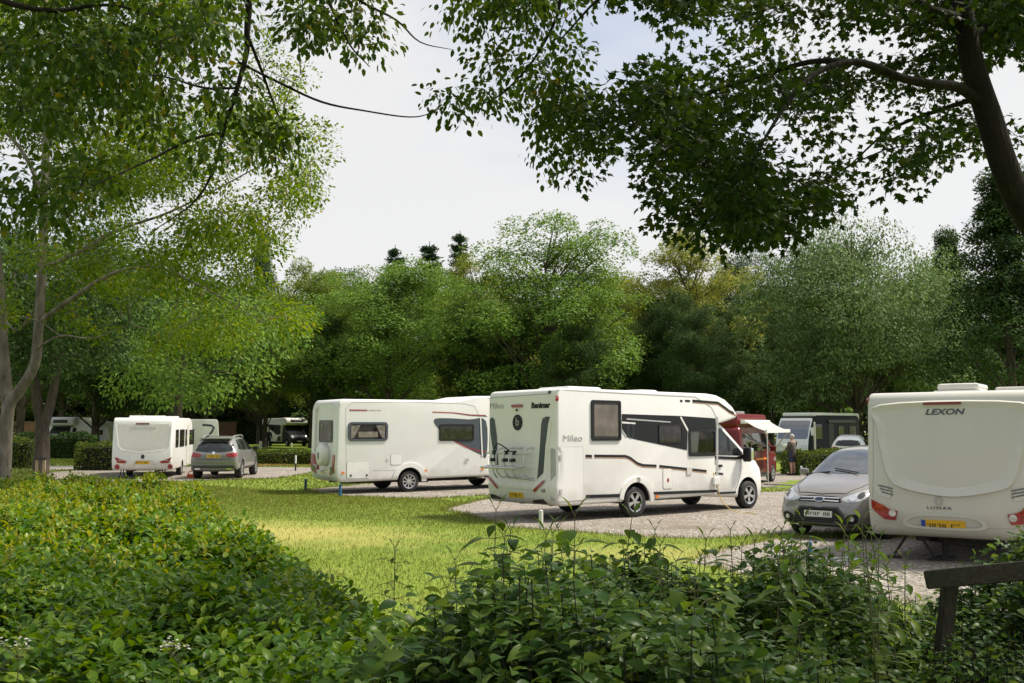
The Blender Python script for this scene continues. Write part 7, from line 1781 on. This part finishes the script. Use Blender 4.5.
# ------------------------------------------------------------------ people
SKIN = mat("skin", (.42, .24, .17), .5, var=.06); HAIR = mat("grey hair", (.42, .40, .37), .8, var=.25, scale=30)
def skin_body(verts, edges, radii, root_i=0, sub=2):
    me = bpy.data.meshes.new("figure"); me.from_pydata([tuple(v) for v in verts], edges, []); o = bpy.data.objects.new("t", me); C.objects.link(o)
    o.modifiers.new("s", 'SKIN'); lay = me.skin_vertices[0].data if me.skin_vertices else None
    for i, r in enumerate(radii): me.skin_vertices[0].data[i].radius = r if isinstance(r, tuple) else (r, r)
    me.skin_vertices[0].data[root_i].use_root = True
    md = o.modifiers.new("u", 'SUBSURF'); md.levels = sub; md.render_levels = sub; bpy.context.view_layer.update()
    res = bpy.data.meshes.new_from_object(o.evaluated_get(dg())); bpy.data.objects.remove(o); return res
def person(loc, rz, label, H=1.74, cloth=None, legs=None, arms=((.28, .12, .98), (.30, .10, .95)), seated=False, hairm=None, head_turn=0.0, bare_legs=True):
    """faces +x; arms: elbow-less hint positions of each hand (forward, out, up)"""
    r = empty("person", loc, rz, label, "person"); k = H / 1.74
    hipz = .92 if not seated else .47
    V = [(0, 0, hipz)]; E = []; Rr = [(.13, .15)]
    def ad(p, rad, par): V.append(p); E.append((par, len(V) - 1)); Rr.append(rad); return len(V) - 1
    b1 = ad((.01, 0, hipz + .20), (.115, .14), 0); b2 = ad((0, 0, hipz + .40), (.12, .17), b1); nk = ad((.0, 0, hipz + .54), (.055, .055), b2); hd_ = ad((.015, 0, hipz + .64), (.072, .068), nk); hd2 = ad((.025, 0, hipz + .70), (.092, .078), hd_); ad((.015, 0, hipz + .79), (.065, .06), hd2)
    fingers = []
    for s, h in ((1, arms[0]), (-1, arms[1])):
        sh = ad((0, s * .18, hipz + .45), (.065, .065), b2); hand = Vector((h[0], s * (.18 + h[1]), h[2])); shv = Vector(V[sh]); mid = (shv + hand) / 2 + Vector((-.06, s * .05, -.06))
        el = ad(tuple(mid), .042, sh); wr = ad(tuple(hand), .027, el); d = (hand - mid).normalized(); pm = ad(tuple(hand + d * .06), (.018, .036), wr)
        side = Vector((-d.y, d.x, 0)); side = side.normalized() if side.length > .01 else Vector((0, 1, 0))
        if abs(d.z) > .8: side = Vector((1, 0, 0))
        for j, (o_, ln) in enumerate(((-.030, .065), (-.010, .078), (.010, .072), (.030, .055))):
            f0 = ad(tuple(hand + d * .095 + side * o_), .010, pm); ad(tuple(hand + d * (.095 + ln * .6) + side * o_ + Vector((.01, 0, -.01))), .009, f0)
        ad(tuple(hand + d * .07 + side * .055), .010, pm)
    for s in (1, -1):
        if seated:
            kn = ad((.42, s * .11, hipz + .02), .062, 0); an = ad((.44, s * .11, .08), .04, kn); ad((.56, s * .11, .04), .035, an)
        else:
            hp_ = ad((0, s * .09, hipz - .08), .085, 0); kn = ad((.02, s * .105, .50), .058, hp_); cf = ad((-.01, s * .11, .34), .056, kn); an = ad((-.02, s * .115, .09), .038, cf); ad((.12, s * .13, .04), (.035, .045), an)
    me = skin_body([Vector(v) * k for v in V], E, [tuple(x * k for x in q) if isinstance(q, tuple) else q * k for q in Rr]); bo = mobj("body", me, SKIN, r, smooth=True)
    # head details: ears, nose, eyes
    bm = bmesh.new(); z = hipz + .70
    for s in (1, -1):
        add_box(bm, .0, .035, s * .078 - .012, s * .078 + .012, z - .03, z + .03, bev=.008)
    add_box(bm, .10, .125, -.012, .012, z - .03, z + .01, bev=.008)
    bmesh.ops.scale(bm, vec=(k, k, k), verts=bm.verts); bmobj("ears_and_nose", bm, SKIN, r)
    for s in (1, -1):
        e = lathe_bm([(-.008, .0001), (-.005, .008), (.005, .008), (.008, .0001)], 8); bmesh.ops.translate(e, verts=e.verts, vec=(.104, s * .03, z + .012)); bmesh.ops.scale(e, vec=(k, k, k), verts=e.verts); bmobj("eye", e, BLACKPL, r)
    m_ = box_bm(.098, .108, -.022, .022, z - .058, z - .05, bev=.002); bmesh.ops.scale(m_, vec=(k, k, k), verts=m_.verts); bmobj("mouth", m_, mat("lips", (.3, .12, .1), .5), r)
    hb = bmesh.new(); bmesh.ops.create_icosphere(hb, subdivisions=3, radius=1)
    for v in hb.verts:
        c = v.co
        v.co = Vector((.0 + c.x * .105, c.y * .094, z + .025 + c.z * .105 + .01 * math.sin(c.x * 9 + c.y * 7)))
    bmesh.ops.delete(hb, geom=[v for v in hb.verts if (v.co.x > .055 and v.co.z < z + .075) or v.co.z < z - .05], context='VERTS'); bmesh.ops.scale(hb, vec=(k, k, k), verts=hb.verts); bmobj("hair", hb, hairm or HAIR, r, smooth=True)
    # jacket: torso and sleeves; shorts or trousers
    tv, te, tr = [(0, 0, hipz - .16), (.01, 0, hipz + .2), (0, 0, hipz + .42), (0, 0, hipz + .49)], [(0, 1), (1, 2), (2, 3)], [(.168, .205), (.15, .18), (.142, .196), (.085, .11)]
    for s, h in ((1, arms[0]), (-1, arms[1])):
        hand = Vector((h[0], s * (.18 + h[1]), h[2])); shv = Vector((0, s * .18, hipz + .45)); mid = (shv + hand) / 2 + Vector((-.06, s * .05, -.06)); n0 = len(tv)
        tv += [tuple(shv), tuple(mid), tuple(mid.lerp(hand, .86))]; te += [(2, n0), (n0, n0 + 1), (n0 + 1, n0 + 2)]; tr += [.085, .062, .047]
    mobj("jacket", skin_body([Vector(v) * k for v in tv], te, [tuple(x * k for x in q) if isinstance(q, tuple) else q * k for q in tr]), cloth, r, smooth=True)
    if seated: lv = [(0, 0, hipz), (.40, .11, hipz + .02), (.43, .11, .14), (.40, -.11, hipz + .02), (.43, -.11, .14)]; le = [(0, 1), (1, 2), (0, 3), (3, 4)]; lr = [(.15, .18), .082, .06, .082, .06]
    else:
        z1_ = .52 if bare_legs else .12
        lv = [(0, 0, hipz), (0, 0, hipz + .22)]; le = [(0, 1)]; lr = [(.16, .185), (.12, .15)]
        for s in (1, -1): n0 = len(lv); lv += [(0, s * .095, hipz - .12), (.02, s * .108, .68), (.01, s * .112, z1_)]; le += [(0, n0), (n0, n0 + 1), (n0 + 1, n0 + 2)]; lr += [.108, .098, .085 if bare_legs else .06]
    mobj("shorts" if bare_legs else "trousers", skin_body([Vector(v) * k for v in lv], le, [tuple(x * k for x in q) if isinstance(q, tuple) else q * k for q in lr]), legs, r, smooth=True)
    for s in (1, -1):
        sx = .50 if seated else .05; bm = box_bm(sx - .12, sx + .15, s * .12 - .05, s * .12 + .05, .0, .09, bev=.035); bmesh.ops.scale(bm, vec=(k, k, k), verts=bm.verts); bmobj("shoe", bm, BLACKPL, r)
    return r
b = G(793, 475.5)
man = person((b.x, b.y, b.z), R(128), "grey haired man in brown jacket and navy shorts, standing with his back turned", 1.78, mat("brown jacket", (.075, .062, .048), .85, var=.15), mat("navy shorts", (.022, .028, .05), .85), arms=((.26, -.02, 1.06), (.22, .05, 1.08)))
b = G(268.5, 448.0)
person((b.x, b.y, b.z), R(-60), "dark haired person in dark clothes standing beside the far motorhome", 1.80, mat("black top", (.02, .02, .024), .85), mat("black trousers", (.018, .018, .02), .85), arms=((.05, .10, .80), (.05, .10, .80)), hairm=mat("dark hair", (.02, .016, .012), .7), bare_legs=False)
# someone sitting inside the near motorhome
sp_ = tw_(lw1 - .20, -.93, lz0 - .62)
pe = person(sp_, mp_.a + R(180), "dark clothed person sitting behind the lounge window of the black banded motorhome", 1.70, mat("black top", (.02, .02, .024), .85), mat("black trousers", (.018, .018, .02), .85), arms=((.26, -.02, .62), (.26, -.02, .62)), seated=True, hairm=mat("dark hair", (.02, .016, .012), .7), bare_legs=False)

# ------------------------------------------------------------------ grass blades on the lawn
rng = np.random.default_rng(77)
def blades(n, poly, h, wd, dens_far=None):
    q = poly_sample(rng, poly, n); bad = np.zeros(len(q), bool)
    for pg in POLY: bad |= inpoly(q[:, 0], q[:, 1], pg) & (edge_dist(q, pg) > .12)
    bad |= inpoly(q[:, 0], q[:, 1], LEFTP) & (edge_dist(q, LEFTP) > .4)
    for cx, cy, rx, ry, an in ((-4.6, 19.2, 4.6, 2.6, -.55), (2.6, 15.6, 3.4, 1.7, -.1), (4.6, 14, 2.2, 1, 0)):
        dx, dy = q[:, 0] - cx, q[:, 1] - cy; u = (dx * math.cos(an) + dy * math.sin(an)) / rx; v = (-dx * math.sin(an) + dy * math.cos(an)) / ry
        bad |= (np.hypot(u, v) + rng.normal(size=len(q)) * .25 < .9) & (rng.random(len(q)) < .8)
    q = q[~bad]; n = len(q); a = rng.uniform(0, 6.28, n); ln = h * rng.uniform(.5, 1.4, n); t = rng.normal(size=(n, 2)) * .4
    p = np.column_stack([q, gzv(q[:, 1])]); s = np.column_stack([np.cos(a), np.sin(a), np.zeros(n)]) * (wd * np.maximum(1, q[:, 1:2] / 18)) / 2
    top = p + np.column_stack([t[:, 0] * ln, t[:, 1] * ln, ln])
    return np.concatenate([(p - s)[:, None], (p + s)[:, None], top[:, None]], 1).reshape(-1, 3), np.arange(n * 3).reshape(-1, 3)
V1, F1 = blades(150000, [(-3.5, 7.5), (4, 7.5), (5, 16), (4, 22), (-3, 30), (-16, 40), (-18, 36), (-8, 20)], .045, .010)
V2, F2 = blades(60000, [(-6, 26), (12, 34), (14, 48), (-30, 66), (-40, 60), (-22, 34)], .07, .02)
eq = []
for pg in POLY[1:5]:
    for a, b in zip(pg, pg[1:] + pg[:1]):
        L_e = math.dist(a, b)
        if max(a[1], b[1]) < 42 and L_e < 1.5: t_ = rng.random(int(L_e * 55)); eq.append(np.array(a) + t_[:, None] * (np.array(b) - np.array(a)) + rng.normal(size=(len(t_), 2)) * .09)
eq = np.concatenate(eq); n_e = len(eq); a_e = rng.uniform(0, 6.28, n_e); h_e = rng.uniform(.03, .11, n_e)
p_e = np.column_stack([eq, gzv(eq[:, 1])]); s_e = np.column_stack([np.cos(a_e), np.sin(a_e), np.zeros(n_e)]) * .009 * np.maximum(1, eq[:, 1:2] / 16); t_e = p_e + np.column_stack([rng.normal(size=n_e) * .03, rng.normal(size=n_e) * .03, h_e])
V4 = np.concatenate([(p_e - s_e)[:, None], (p_e + s_e)[:, None], t_e[:, None]], 1).reshape(-1, 3); F4 = np.arange(n_e * 3).reshape(-1, 3)
V3, F3 = blades(9000, [(-4, 4), (4, 5), (4, 9), (-4, 10)], .16, .008)
me = np_mesh("grass", np.concatenate([V1, V2, V3, V4]), [np.concatenate([F1, F2 + len(V1), F3 + len(V1) + len(V2), F4 + len(V1) + len(V2) + len(V3)])])
gm = leaf_mat("grass blades", [(0, (.105, .15, .026)), (.6, (.155, .195, .04)), (1, (.24, .225, .08))], .35, .1, .6)
tag(mobj("grass", me, gm), "short mown grass of the lawn", "grass", kind="stuff")
